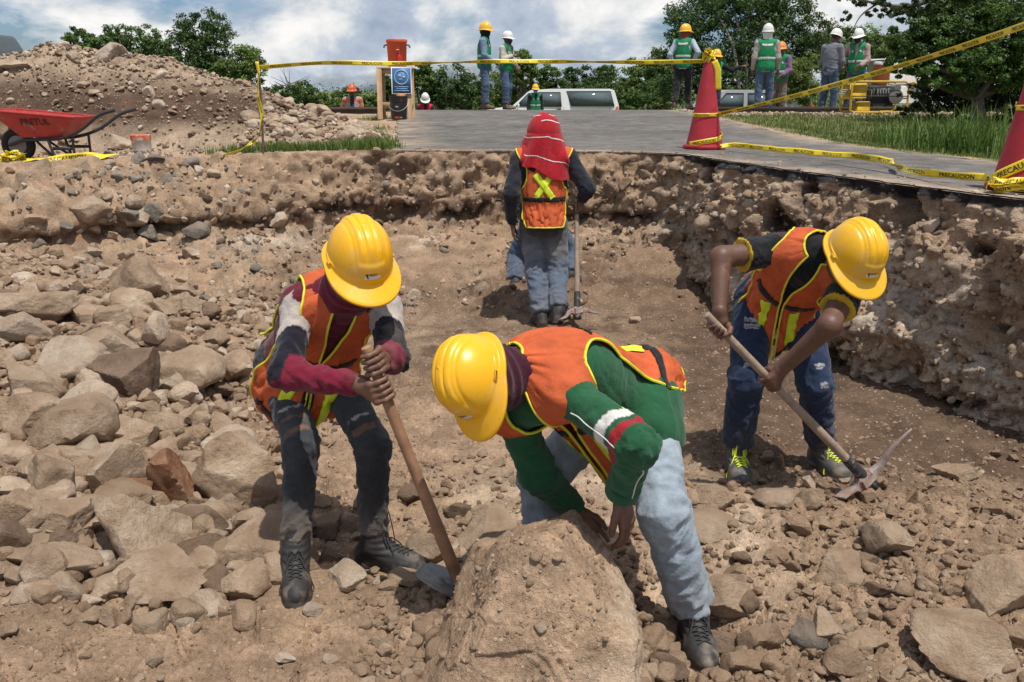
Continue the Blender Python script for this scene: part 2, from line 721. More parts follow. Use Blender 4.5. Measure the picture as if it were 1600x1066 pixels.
def pose_w5():
    "mostly hidden behind the man with the red cloth: bent over, facing the camera's right"
    J = {}
    J['pelvis'] = P(848, 352, 7.75)
    lat = camdir(1, 0, .1)
    J['hipR'], J['hipL'] = J['pelvis'] + lat * .10, J['pelvis'] - lat * .10
    J['kneeL'] = chain(J['hipL'], 808, 400, .33, False)
    J['ankL'] = chain(J['kneeL'], 805, 442, .30, True)
    J['kneeR'] = chain(J['hipR'], 889, 395, .33, False)
    J['ankR'] = chain(J['kneeR'], 891, 430, .28, True)
    J['neck'] = J['pelvis'] + A(0, .42, .18)
    J['shL'], J['shR'] = J['neck'] + A(-.17, -.03, -.02), J['neck'] + A(.17, -.03, -.02)
    J['elL'], J['elR'] = J['shL'] + A(.05, .05, -.27), J['shR'] + A(-.05, .05, -.27)
    J['wrL'], J['wrR'] = J['elL'] + A(.09, .10, -.18), J['elR'] + A(-.09, .10, -.18)
    J['head'] = J['neck'] + A(0, .14, .04)
    J['hfwd'], J['hup'] = nrm(A(0, .6, -.8)), nrm(A(0, .8, .6))
    J['toeL'], J['toeR'] = camdir(.9, 0, -.4), camdir(.9, 0, -.4)
    return J


POSES = {'w1': pose_w1(), 'w2': pose_w2(), 'w3': pose_w3(), 'w4': pose_w4(), 'w5': pose_w5()}
ANK = .095
SOLES = []                                            # (x, y, z) of every sole on the pit floor
for _k, _J in POSES.items():
    for _s in 'RL':
        _a, _t = _J['ank' + _s], nrm(_J['toe' + _s] * A(1, 1, 0))
        for _q in (-.03, .05, .12):
            SOLES.append(np.append((_a + _t * _q)[:2], _a[2] - ANK))
SOLES = np.array(SOLES)

# ---------------------------------------------------------------- the pit, the road and the land round them
PATH_K = np.array([(-11, 5.2), (-7.5, 6.2), (-5.6, 6.95), (-4.2, 7.6), (-3.0, 8.45), (-1.9, 8.8), (-.9, 8.85), (.2, 8.75), (1.1, 8.6), (1.52, 8.32),
                   (1.72, 7.75), (2.05, 6.7), (2.40, 5.75), (2.76, 4.83), (3.15, 3.6), (3.6, 2.2), (4.2, .2), (5.0, -3.0)])


def catmull(K, m):
    K = np.asarray(K, float)
    Q = np.concatenate([[2 * K[0] - K[1]], K, [2 * K[-1] - K[-2]]])
    out = []
    for i in range(1, len(Q) - 2):
        t = np.linspace(0, 1, m, endpoint=False)[:, None]
        p0, p1, p2, p3 = Q[i - 1], Q[i], Q[i + 1], Q[i + 2]
        out.append(.5 * (2 * p1 + (p2 - p0) * t + (2 * p0 - 5 * p1 + 4 * p2 - p3) * t * t + (3 * p1 - p0 - 3 * p2 + p3) * t ** 3))
    return np.concatenate(out + [K[-1:]])


def resample(Pt, step):
    s = np.concatenate([[0], np.cumsum(np.linalg.norm(np.diff(Pt, axis=0), axis=1))])
    t = np.arange(0, s[-1], step)
    return np.stack([np.interp(t, s, Pt[:, k]) for k in range(Pt.shape[1])], 1), t


PATH, PATH_S = resample(catmull(PATH_K, 12), .012)
_T = np.gradient(PATH, axis=0)
_T /= np.linalg.norm(_T, axis=1)[:, None]
_N = np.stack([_T[:, 1], -_T[:, 0]], 1)               # points into the pit
_ns = xyz(PATH_S, 0)
PATH = PATH + _N * (.06 * fbm(_ns * 2.2, 3, 3) + .045 * fbm(_ns * 9, 4, 5, .65) + .30 * sstep(-1.6, -3.2, PATH[:, 0]) * fbm(_ns * .9, 3, 8))[:, None]
PC = PATH[::8]
POLY = np.concatenate([PC, [(8, -9), (-14, -9), (-14, 4.5)]])


def pit_sd(x, y):
    "distance to the rim: negative inside the pit"
    sh = x.shape
    p0 = np.stack([x.ravel(), y.ravel()], 1)
    full = np.full(len(p0), 1.0)
    box = (p0[:, 0] > -13.5) & (p0[:, 0] < 6) & (p0[:, 1] < 9.4)
    p = p0[box]
    out = np.empty(len(p))
    a, b = PC[:-1], PC[1:]
    ba = b - a
    L = (ba ** 2).sum(1)
    nx = np.roll(POLY, -1, 0)
    for s in range(0, len(p), 20000):
        q = p[s:s + 20000]
        d = q[:, None] - a[None]
        t = np.clip((d * ba[None]).sum(2) / L, 0, 1)
        dist = np.sqrt(((d - t[..., None] * ba[None]) ** 2).sum(2).min(1))
        c = (POLY[None, :, 1] > q[:, 1:2]) != (nx[None, :, 1] > q[:, 1:2])
        with np.errstate(divide='ignore', invalid='ignore'):
            xi = (nx[:, 0] - POLY[:, 0])[None] * (q[:, 1:2] - POLY[None, :, 1]) / (nx[:, 1] - POLY[:, 1])[None] + POLY[None, :, 0]
        ins = ((c & (q[:, 0:1] < xi)).sum(1) % 2) == 1
        out[s:s + 20000] = np.where(ins, -dist, dist)
    full[box] = out
    return full.reshape(sh)


TAN, DAMP, PALE, RUST = A(.305, .208, .136), A(.118, .077, .052), A(.45, .345, .248), A(.30, .13, .06)


def floor_z(x, y, fine=True):
    q = xyz(x, y)
    z = .05 * fbm(q * .9, 3, 21) + .035 * fbm(q * 3.1, 3, 22)
    left = sstep(-.9, -2.6, x) * sstep(7.8, 6.4, y)
    z = z + left * (.36 + .16 * sstep(-2.0, -4.5, x)) + .20 * sstep(-2.2, -4.0, x) * sstep(4.0, 7.0, y)
    z = z + .06 * sstep(4.3, 2.2, y)
    z = z + .07 * np.exp(-((x - 1.9) / 1.2) ** 2 - ((y - 3.0) / .55) ** 2)           # loose spoil in front of the right digger
    rub = sstep(.5, 1.2, x) * sstep(4.0, 3.5, y)
    z = z + rub * (.035 * fbm(q * 5.5, 3, 31) + .02)
    z = z + .45 * sstep(6.9, 8.6, y) * sstep(-5, -3, x)
    if fine:
        f1, f2, _ = worley(q * 9 + .6 * vnoise(q * 7, 3)[..., None], 41)
        h1, h2, hid = worley(q * 4.2 + .7 * vnoise(q * 3.1, 8)[..., None], 43)
        am = np.clip(.55 + 1.0 * fbm(q * 1.1, 2, 27) + .6 * rub, .1, 1.6)
        z = z + .050 * am * np.clip(.62 - h1, 0, 1) * (hid > .3) - .03 * am * sstep(.09, .0, h2 - h1)
        z = z + .036 * np.clip(.5 - f1, 0, 1) * (.6 + .8 * rub + .5 * vnoise(q * 1.7, 5)) - .016 * am * sstep(.08, 0, f2 - f1) + .012 * fbm(q * 14, 3, 24) + .006 * fbm(q * 45, 2, 25)
    # trodden level under each boot
    w = np.zeros_like(z)
    t = np.zeros_like(z)
    for sx, sy, sz in SOLES:
        g = np.exp(-((x - sx) ** 2 + (y - sy) ** 2) / .0085)
        w, t = w + g, t + g * sz
    k = np.clip(w * 1.6, 0, 1)
    return z * (1 - k) + (t / (w + 1e-9)) * k


def fz(x, y):
    return float(floor_z(np.array([float(x)]), np.array([float(y)]), False)[0])


def soil_col(x, y, z=None):
    q = xyz(x, y, 0 if z is None else z)
    n1, n2 = fbm(q * 1.3, 4, 61), fbm(q * 5.0, 4, 62)
    damp = sstep(.2, 1.6, x) * sstep(3.55, 4.25, y) * sstep(9, 7, y)                 # freshly opened, still moist earth at the back right
    damp = np.maximum(damp * 1.0, .55 * sstep(-1.6, -.4, x) * sstep(4.6, 6.0, y) * sstep(8.4, 7.4, y))
    damp = np.clip(damp + .5 * n1 * (damp > .05) + .42 * sstep(.12, .5, n2), 0, 1)
    c = mixc(TAN, DAMP, damp)
    pale = sstep(.12, .5, n1 + .35 * n2) * (1 - damp)
    c = mixc(c, PALE, .75 * pale)
    return c * (1 + .13 * n2[..., None])


def make_floor():
    nu, nv = 600, 420
    px = np.linspace(-260, 1860, nu)
    d = 1.15 * (9.4 / 1.15) ** np.linspace(0, 1, nv)
    U, D = np.meshgrid((px - CX) / F_PX, d, indexing='ij')
    X, Y = U * D * 1.02, D
    Z = floor_z(X, Y)
    V = np.stack([X, Y, Z], -1).reshape(-1, 3)
    me = mesh_np('pit_floor', V, grid_faces(nu, nv), earth('soil', 1.0, .6, .75), True, soil_col(X, Y).reshape(-1, 3))
    obj('pit_floor', me, kind='structure')


# profile of the bank: (reach into the pit, height) from the rim down
PR_BACK = np.array([(0, 1.225), (.015, 1.17), (.06, 1.05), (.13, .90), (.17, .76), (.12, .66), (.13, .58), (.26, .47), (.62, .36), (1.05, .22), (1.6, .02), (1.9, -.2)])
PR_RIGHT = np.array([(0, 1.225), (.005, 1.16), (.03, 1.05), (.09, .90), (.12, .74), (.07, .60), (.09, .48), (.17, .38), (.19, .26), (.14, .14), (.10, .04), (.10, -.1), (.12, -.25)])
PR_LEFT = np.array([(0, 1.20), (.14, 1.14), (.40, 1.02), (.66, .88), (.78, .74), (.70, .66), (.80, .57), (1.1, .50), (1.6, .40), (2.3, .26), (2.7, .10), (2.9, -.25)])


def prof(PR, m):
    c = catmull(PR, 8)
    s = np.concatenate([[0], np.cumsum(np.linalg.norm(np.diff(c, axis=0), axis=1))])
    t = np.linspace(0, 1, m) * s[-1]
    return np.stack([np.interp(t, s, c[:, k]) for k in (0, 1)], 1)


BANK = {}


def make_bank():
    m = 125
    sel = (PATH[:, 0] > -9.5) & (PATH[:, 1] > -1.0)
    sel[1::2] = False
    p, nn, ss = PATH[sel], _N[sel], PATH_S[sel]
    # smooth the inward direction so that the sheet does not fold in the corner
    k = np.hanning(61)
    k /= k.sum()
    ns_ = np.stack([np.convolve(np.pad(nn[:, i], 30, 'edge'), k, 'valid') for i in (0, 1)], 1)
    ns_ /= np.linalg.norm(ns_, axis=1)[:, None]
    wl = sstep(-1.4, -3.0, p[:, 0])
    sc = np.array([ss[np.argmin(np.hypot(p[:, 0] - 1.52, p[:, 1] - 8.32))]])[0]
    wr = sstep(sc - .35, sc + .25, ss)
    wb = np.clip(1 - wl - wr, 0, 1)
    pb, pr, pl = prof(PR_BACK, m), prof(PR_RIGHT, m), prof(PR_LEFT, m)
    PRF = wl[:, None, None] * pl + wb[:, None, None] * pb + wr[:, None, None] * pr
    reach = PRF[..., 0]
    pin = 1 - .45 * np.exp(-((ss - sc) / .5) ** 2)
    reach = reach * pin[:, None]
    X = p[:, None, 0] + ns_[:, None, 0] * reach
    Y = p[:, None, 1] + ns_[:, None, 1] * reach
    Z = PRF[..., 1] + .0 * X
    V = np.stack([X, Y, Z], -1)
    nu = len(p)
    Fq = grid_faces(nu, m)
    N = vert_normals(V.reshape(-1, 3), Fq).reshape(V.shape)
    if N[nu // 2, 20, 1] > 0:
        N = -N
        Fq = Fq[:, ::-1]
    depth = sstep(0, .07, 1.225 - Z)                                                    # nothing moves at the rim
    big = .085 * fbm(V * 2.3, 3, 71) + (1 - wr[:, None]) * (.10 * fbm(V * 1.5, 3, 171) + .05 * fbm(V * 5, 3, 172)) * sstep(1.22, 1.05, Z)
    f1, f2, cid = worley(V * A(6, 6, 8) + .5 * vnoise(V * 5, 4)[..., None], 72)
    st = np.clip(.62 - f1, 0, 1) * (cid > .45)
    g1, g2, gid = worley(V * 19, 73)
    gr = np.clip(.55 - g1, 0, 1) * (gid > .35)
    wall = np.clip(1 - sstep(.25, .7, reach), 0, 1)[..., None]
    wallm = wall[..., 0]
    rough = (.85 + .35 * wr[:, None]) * (.55 + .45 * wallm)
    disp = depth * (big * (.35 + .9 * wr[:, None] * wallm + .3 * wallm) + rough * (.15 * st + .06 * gr + .05 * fbm(V * 12, 3, 74) + .018 * fbm(V * 40, 2, 75) - (.05 + .10 * wr[:, None]) * sstep(.18, .5, fbm(V * A(3.2, 3.2, 4.6), 3, 174))))
    e1, e2, eid = worley(V * 4.6 + .6 * vnoise(V * 4, 6)[..., None], 181)
    disp = disp + depth * (1 - wr[:, None]) * (.085 * np.clip(.6 - e1, 0, 1) * (eid > .4) - .03 * sstep(.1, 0, e2 - e1) + .02 * fbm(V * 22, 2, 182))
    V2 = V + N * disp[..., None]
    # colours of the layers
    lay = Z + .13 * fbm(V * A(1.6, 1.6, .6), 3, 76) + .05 * fbm(V * 8, 2, 77)
    asph = (1.225 - Z) < (-.004 + .03 * fbm(V * 3.5, 3, 78) + .028 * fbm(V * 14, 2, 178) + .075 * wr[:, None] * 1)
    road = sstep(-1.3, -.9, p[:, 0])[:, None]
    n1, n2 = fbm(V * 3.3, 4, 79), fbm(V * 11, 3, 80)
    c = np.broadcast_to(TAN * 1.05, V.shape).copy()
    c = mixc(c, PALE * 1.02, np.clip(.42 * wr[:, None] * sstep(-.3, .35, n1) + .32 * sstep(.1, .5, n1), 0, 1) * np.ones_like(Z))
    band = np.exp(-((lay - .66) / .075) ** 2) * (wl[:, None] * .75 + wb[:, None] + .9 * wr[:, None] * sstep(sc + 1.6, sc + .2, ss)[:, None])
    band = np.maximum(band, .8 * wr[:, None] * np.exp(-((lay - .52 - .14 * np.sin(ss * 1.7)[:, None]) / .07) ** 2) * sstep(-.25, .25, n1 + .5 * n2))
    c = mixc(c, A(.052, .037, .028), np.clip(band * 1.1 * sstep(-.35, .25, n2 + .5 * n1), 0, 1))
    low = sstep(.5, .3, lay) * (1 - wr[:, None]) * (1 - .75 * wl[:, None])
    c = mixc(c, DAMP * 1.15, np.clip(low * (.75 + .6 * n1), 0, 1))
    chalk = wr[:, None] * sstep(.42, .30, lay) * sstep(-.2, .25, n1 + .3 * n2)
    c = mixc(c, A(.44, .38, .31), np.clip(chalk, 0, 1) * .85)
    chalk2 = wl[:, None] * np.exp(-((lay - .50) / .05) ** 2) * sstep(-3.2, -2.4, p[:, 0])[:, None]
    c = mixc(c, A(.50, .44, .36), np.clip(chalk2 * 1.2, 0, 1) * .7)
    rust = wl[:, None] * np.exp(-((lay - .60) / .04) ** 2) * sstep(.1, .4, n1)
    c = mixc(c, RUST, np.clip(rust, 0, 1) * .6)
    cav = sstep(.16, .42, fbm(V * A(3.2, 3.2, 4.6), 3, 174))  # same noise as the hollows: their shade is painted into the colour
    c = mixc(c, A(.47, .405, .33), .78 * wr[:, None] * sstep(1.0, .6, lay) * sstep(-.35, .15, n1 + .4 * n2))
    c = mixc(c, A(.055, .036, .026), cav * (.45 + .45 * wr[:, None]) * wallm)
    stc = sstep(.06, .3, st)
    c = mixc(c, mixc(PALE, PALE * .6, cid), stc * .55 * (1 - np.clip(band, 0, 1)))
    c = c * (1 + .22 * n2[..., None])
    c = np.where((asph & (road > .5))[..., None], A(.036, .034, .033) * (1 + .5 * n2[..., None]), c)
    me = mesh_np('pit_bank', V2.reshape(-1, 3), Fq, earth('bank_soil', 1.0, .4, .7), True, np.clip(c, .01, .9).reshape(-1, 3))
    obj('pit_bank', me, kind='structure')
    BANK.update(V=V2, N=N, wall=wallm, wr=np.broadcast_to(wr[:, None], Z.shape), wl=np.broadcast_to(wl[:, None], Z.shape), band=band)


# ---- level ground above the pit
def land_z(x, y):
    z = 1.205 + .13 * sstep(11, 19, y) - (1.32 - .32 * sstep(3.6, 5.5, x)) * sstep(20.9, 23.0, y)
    q = xyz(x, y)
    offr = np.clip(np.maximum(sstep(road_l(y) + .15, road_l(y) - .5, x), sstep(road_r(y) - .1, road_r(y) + .5, x)), 0, 1)
    z = z + offr * (.035 * fbm(q * 1.1, 3, 91) + .015 * fbm(q * 6, 2, 92) - .03)
    z = z - .22 * sstep(-2.0, -7, x) * sstep(11, 8, y)
    z = z - .10 * sstep(road_r(y) + .2, road_r(y) + 1.5, x) * sstep(17.5, 15, y) + 0 * x
    return z


def road_l(y):
    return -1.12 - .12 * (np.minimum(y, 20.5) - 8.8)


def road_r(y):
    return 3.62 + .45 * sstep(10.5, 6.5, y) + 0 * y


def lz(x, y):
    return float(land_z(np.array([float(x)]), np.array([float(y)]))[0])


def grow(a, b, step, far, k=1.16):
    v = list(np.arange(a, b, step))
    s = step
    while v[-1] < far:
        s *= k
        v.append(v[-1] + s)
    return np.array(v)


def cut_sheet(X, Y, Z, keep_fn, lift, name, mat, colf, kind='structure', snap=True):
    nu, nv = X.shape
    sd = keep_fn(X, Y)
    e = .01
    if snap:                                                # pull the vertices nearest the rim onto it
        near = np.abs(sd) < .05
        xn, yn, sn = X[near], Y[near], sd[near]
        gx, gy = (keep_fn(xn + e, yn) - sn) / e, (keep_fn(xn, yn + e) - sn) / e
        X, Y = X.copy(), Y.copy()
        X[near], Y[near] = xn - sn * gx, yn - sn * gy
        sd = np.where(near, .0005, sd)
        Z = land_z(X, Y) + lift
    Fq = grid_faces(nu, nv)
    ok = (sd.reshape(-1)[Fq] > 0).all(1)
    Fq = Fq[ok]
    used = np.unique(Fq)
    rm = np.full(nu * nv, -1)
    rm[used] = np.arange(len(used))
    V = np.stack([X, Y, Z], -1).reshape(-1, 3)[used]
    col = colf(V[:, 0], V[:, 1])
    return obj(name, mesh_np(name, V, rm[Fq], mat, True, col), kind=kind)


def green_amt(x, y):
    "where grass grows on the land"
    q = xyz(x, y)
    n = fbm(q * .9, 4, 95)
    right = sstep(road_r(y) + .05, road_r(y) + .5, x) * sstep(18.3, 17.2, y + .6 * n)
    left = sstep(road_l(y) + .05, road_l(y) - .45, x) * sstep(-3.6, -2.4, x) * sstep(8.95, 9.35, y + .3 * n) * sstep(-.1, .2, n)
    left2 = 0 * x
    left2 = np.maximum(left2, sstep(-3.75, -3.4, x) * sstep(road_l(y) + .1, road_l(y) - .25, x) * sstep(8.95, 9.1, y) * sstep(9.9, 9.5, y) * sstep(-.12, .2, n))
    far = sstep(20.6, 22.0, y)
    return np.clip(np.maximum(np.maximum(right, left * sstep(-.5, .1, n + .25)), np.maximum(far, left2)), 0, 1)


def land_col(x, y):
    q = xyz(x, y)
    n = fbm(q * 2.2, 4, 96)
    c = mixc(TAN * 1.1, PALE, sstep(-.1, .5, n))
    bal = sstep(17.6, 18.2, y) * sstep(22, 21.4, y) * sstep(road_r(y), road_r(y) + .5, x)
    c = mixc(c, A(.33, .29, .25), bal)
    g = green_amt(x, y)
    return mixc(c, A(.085, .115, .03), g * .85)


def make_land():
    xs = np.concatenate([-grow(9.0, 9.01, .5, 420)[::-1], np.arange(-8.95, 9, .055), grow(9.0, 9.01, .5, 420)])
    ys = np.concatenate([np.arange(-3, 3, .25), np.arange(3, 9.6, .045), np.arange(9.6, 24, .14), grow(24, 24.01, .6, 900)])
    X, Y = np.meshgrid(xs, ys, indexing='ij')
    cut_sheet(X, Y, land_z(X, Y), pit_sd, 0, 'ground', earth('land_soil', .8, .5, .5), land_col)
    # the asphalt road
    xs = np.arange(-3.6, 12.5, .05)
    ys = np.concatenate([np.arange(-3, 3, .2), np.arange(3, 9.6, .04), np.arange(9.6, 21.4, .12)])
    X, Y = np.meshgrid(xs, ys, indexing='ij')

    def keep(x, y):
        ed = .06 * fbm(xyz(x * 0, y) * 3, 3, 97) + .03 * fbm(xyz(x, y) * 9, 2, 98)
        r = np.minimum(x - road_l(y) + ed, road_r(y) + 6.5 * sstep(7.2, 5.0, y) - x + ed)
        return np.minimum(pit_sd(x, y) + .012, r)

    def rc(x, y):
        q = xyz(x, y)
        sd = pit_sd(x, y)
        n = fbm(q * 2.5, 4, 99)
        n3 = fbm(q * .8, 3, 199)
        c = A(.128, .119, .111) * (1 + .25 * n[..., None] + .25 * n3[..., None])

        edge = np.clip(np.maximum(sstep(.55, .05, sd), .8 * np.maximum(sstep(.7, .05, x - road_l(y)), sstep(.5, .0, road_r(y) - x))), 0, 1)
        return mixc(c, PALE * .85, np.clip(edge * (.62 + .9 * n), 0, 1) * .8)          # dust and spilt grit along the edges
    m = earth('asphalt', 1.0, .35, .35)
    cut_sheet(X, Y, land_z(X, Y) + .012, keep, .012, 'road', m, rc)


# ---- the spoil heap at the left
def heap_z(x, y):
    q = xyz(x, y)
    rx = np.array([-12, -9, -7.3, -6.4, -5.6, -5.0, -4.55, -4.1, -3.7, -3.3, -2.8, -2.3, -1.8, -1.3, -.8])
    rz = np.array([.7, .85, .90, .95, 1.10, 1.05, 1.12, .98, .80, .66, .54, .36, .14, -.1, -.3])
    ridge = np.interp(x, rx, rz)
    t = (y - 11.3 - .25 * np.sin(x * 1.1)) / np.where(y < 11.3, 1.65, 2.2)
    z = ridge * np.clip(1 - np.abs(t) ** 1.35, -1, 1)
    z = z + (.10 * fbm(q * 1.5, 4, 101) + .045 * fbm(q * 5, 3, 102)) * np.clip(z * 3, 0, 1)
    return z


def make_heap():
    xs, ys = np.arange(-11.5, -.9, .028), np.arange(9.2, 13.4, .03)
    X, Y = np.meshgrid(xs, ys, indexing='ij')
    Z = heap_z(X, Y)
    f1, f2, cid = worley(xyz(X, Y) * 8, 103)
    Z2 = land_z(X, Y) + Z + .02 * np.clip(.5 - f1, 0, 1) * np.clip(Z * 3, 0, 1) + .012 * fbm(xyz(X, Y) * 16, 2, 104) * np.clip(Z * 3, 0, 1) - .03
    n = fbm(xyz(X, Y, Z) * 1.6, 4, 105)
    dark = sstep(.95, .55, Z + .25 * n) * sstep(.12, .40, Z) * sstep(-1.9, -3.3, X + .6 * n)
    c = mixc(A(.36, .27, .19) * np.ones(X.shape + (1,)), A(.098, .062, .042), np.clip(dark * 1.05 + .2 * n, 0, 1))
    c = c * (1 + .2 * fbm(xyz(X, Y) * 6, 3, 106)[..., None])
    me = mesh_np('spoil_heap', np.stack([X, Y, Z2], -1).reshape(-1, 3), grid_faces(*X.shape), earth('heap_soil', .8, .6, .8), True, c.reshape(-1, 3))
    obj('spoil_heap', me, kind='structure')


make_floor()
make_bank()
make_land()
make_heap()


# ---------------------------------------------------------------- solids from distance fields
def sd_rc(p, a, b, ra, rb):
    ba = b - a
    t = np.clip(((p - a) @ ba) / (ba @ ba + 1e-12), 0, 1)
    q = p - a - t[:, None] * ba
    return np.sqrt((q * q).sum(1)) - (ra + (rb - ra) * t)


def sd_ell(p, c, R, r):
    q = (p - c) @ np.asarray(R).T / np.asarray(r)
    k0 = np.sqrt((q * q).sum(1)) + 1e-9
    k1 = np.sqrt(((q / np.asarray(r)) ** 2).sum(1)) + 1e-9
    return k0 * (k0 - 1) / k1


def sd_box(p, c, R, h, rad):
    q = np.abs((p - c) @ np.asarray(R).T) - (np.asarray(h) - rad)
    return np.sqrt((np.maximum(q, 0) ** 2).sum(1)) + np.minimum(q.max(1), 0) - rad


def smin(a, b, k):
    h = np.clip(.5 + .5 * (b - a) / k, 0, 1)
    return b * (1 - h) + a * h - k * h * (1 - h)


def surface(fn, lo, hi, h):
    "surface nets on a sparsely evaluated lattice"
    lo, hi = np.asarray(lo, float), np.asarray(hi, float)
    B = 4
    nb = np.ceil((hi - lo) / (h * B)).astype(int) + 1
    n = nb * B
    ci = np.stack(np.meshgrid(*[np.arange(k) for k in nb], indexing='ij'), -1).reshape(-1, 3)
    cp = lo + (ci * B + (B - 1) / 2) * h
    cv = fn(cp)
    act = np.abs(cv) < h * B * 1.6
    Aa = np.repeat(np.repeat(np.repeat(cv.reshape(nb), B, 0), B, 1), B, 2).astype(np.float32)
    off = np.stack(np.meshgrid(*[np.arange(B)] * 3, indexing='ij'), -1).reshape(-1, 3)
    fi = (ci[act][:, None] * B + off[None]).reshape(-1, 3)
    for s in range(0, len(fi), 400000):
        f = fi[s:s + 400000]
        Aa[f[:, 0], f[:, 1], f[:, 2]] = fn(lo + f * h)
    ins = Aa < 0
    cs = sum(ins[dx:n[0] - 1 + dx, dy:n[1] - 1 + dy, dz:n[2] - 1 + dz].astype(np.int8) for dx in (0, 1) for dy in (0, 1) for dz in (0, 1))
    cell = np.argwhere((cs > 0) & (cs < 8))
    idx = np.full(n - 1, -1, np.int64)
    idx[cell[:, 0], cell[:, 1], cell[:, 2]] = np.arange(len(cell))
    acc, cnt = np.zeros((len(cell), 3)), np.zeros(len(cell))
    cor = [(0, 0, 0), (1, 0, 0), (0, 1, 0), (1, 1, 0), (0, 0, 1), (1, 0, 1), (0, 1, 1), (1, 1, 1)]
    val = [Aa[cell[:, 0] + c[0], cell[:, 1] + c[1], cell[:, 2] + c[2]] for c in cor]
    for i in range(8):
        for j in range(i + 1, 8):
            if sum(abs(x - y) for x, y in zip(cor[i], cor[j])) != 1:
                continue
            m = (val[i] < 0) != (val[j] < 0)
            t = np.clip(np.where(m, val[i] / (val[i] - val[j] + 1e-12), 0), 0, 1)
            q = np.array(cor[i])[None] * (1 - t)[:, None] + np.array(cor[j])[None] * t[:, None]
            acc += q * m[:, None]
            cnt += m
    V = lo + (cell + acc / cnt[:, None]) * h
    quads = []
    for ax in range(3):
        o1, o2 = [(1, 2), (2, 0), (0, 1)][ax]
        sl0, sl1 = [slice(None)] * 3, [slice(None)] * 3
        sl0[ax], sl1[ax] = slice(0, -1), slice(1, None)
        m = ins[tuple(sl0)] != ins[tuple(sl1)]
        e = np.argwhere(m)
        ok = (e[:, o1] > 0) & (e[:, o2] > 0) & (e[:, o1] < n[o1] - 1) & (e[:, o2] < n[o2] - 1)
        e = e[ok]
        if not len(e):
            continue
        fl = ins[e[:, 0], e[:, 1], e[:, 2]]
        def cid(d1, d2):
            c = e.copy()
            c[:, o1] -= d1
            c[:, o2] -= d2
            return idx[c[:, 0], c[:, 1], c[:, 2]]
        q = np.stack([cid(1, 1), cid(0, 1), cid(0, 0), cid(1, 0)], 1)
        q = np.where(fl[:, None], q, q[:, ::-1])
        quads.append(q)
    Q = np.concatenate(quads)
    return V, Q[(Q >= 0).all(1)]


def relax(V, Q, it=1, k=.5):
    for _ in range(it):
        S, c = np.zeros_like(V), np.zeros(len(V))
        for a, b in ((0, 1), (1, 2), (2, 3), (3, 0)):
            np.add.at(S, Q[:, a], V[Q[:, b]])
            np.add.at(S, Q[:, b], V[Q[:, a]])
            np.add.at(c, Q[:, a], 1)
            np.add.at(c, Q[:, b], 1)
        V = V * (1 - k) + k * S / np.maximum(c, 1)[:, None]
    return V


def frame(right, up):
    "rows: right, forward, up"
    u = nrm(up)
    r = nrm(np.asarray(right) - u * (np.asarray(right) @ u))
    return np.stack([r, np.cross(u, r), u])


# ---------------------------------------------------------------- a figure
class Fig:
    def __init__(s, J, size=1.0, bulk=1.0):
        s.J, s.k, s.b = J, size, bulk
        s.lat_h = J['hipR'] - J['hipL']
        s.lat_s = J['shR'] - J['shL']
        s.up = J['neck'] - J['pelvis']
        s.chest = J['pelvis'] + s.up * .66 + .0
        s.Fp = frame(s.lat_h, s.up)
        s.Fc = frame(s.lat_s, s.up)
        s.chest = s.chest - s.Fc[1] * .01
        s.belly = J['pelvis'] + s.up * .30

    def torso(s, p, g=0.0):
        J, k, b = s.J, s.k, s.b
        e = lambda c, R, r: sd_ell(p, c, R, [x * k * b + g for x in r])
        d = e(s.chest, s.Fc, (.162, .112, .20))
        d = smin(d, e(s.belly, s.Fp, (.148, .108, .19)), .07)
        d = smin(d, e(J['pelvis'], s.Fp, (.160, .118, .135)), .06)
        sh = .058 * k + g
        d = smin(d, sd_rc(p, J['shR'] * .92 + J['shL'] * .08, J['shL'] * .92 + J['shR'] * .08, sh, sh), .05)
        tr = J['neck'] - nrm(s.up) * .02
        d = smin(d, sd_rc(p, tr, J['shR'], .05 * k + g, .045 * k + g), .05)
        d = smin(d, sd_rc(p, tr, J['shL'], .05 * k + g, .045 * k + g), .05)
        return d

    def arm(s, p, sd, r, cut=1.0):
        J = s.J
        a, b, c = J['sh' + sd], J['el' + sd], J['wr' + sd]
        d = sd_rc(p, a, b, r[0], r[1])
        if cut > .5:
            d = smin(d, sd_rc(p, b, c, r[1], r[2]), .02)
        return d

    def leg(s, p, sd, r):
        J = s.J
        return smin(sd_rc(p, J['hip' + sd], J['knee' + sd], r[0], r[1]), sd_rc(p, J['knee' + sd], J['ank' + sd], r[1], r[2]), .03)


def limb_coords(p, a, b):
    ba = b - a
    L = np.linalg.norm(ba)
    z = ba / L
    x = nrm(np.cross(z, A(.31, .77, .2)))
    y = np.cross(z, x)
    q = p - a
    t = q @ z
    return t, np.arctan2(q @ y, q @ x), np.linalg.norm(q - t[:, None] * z, axis=1), L


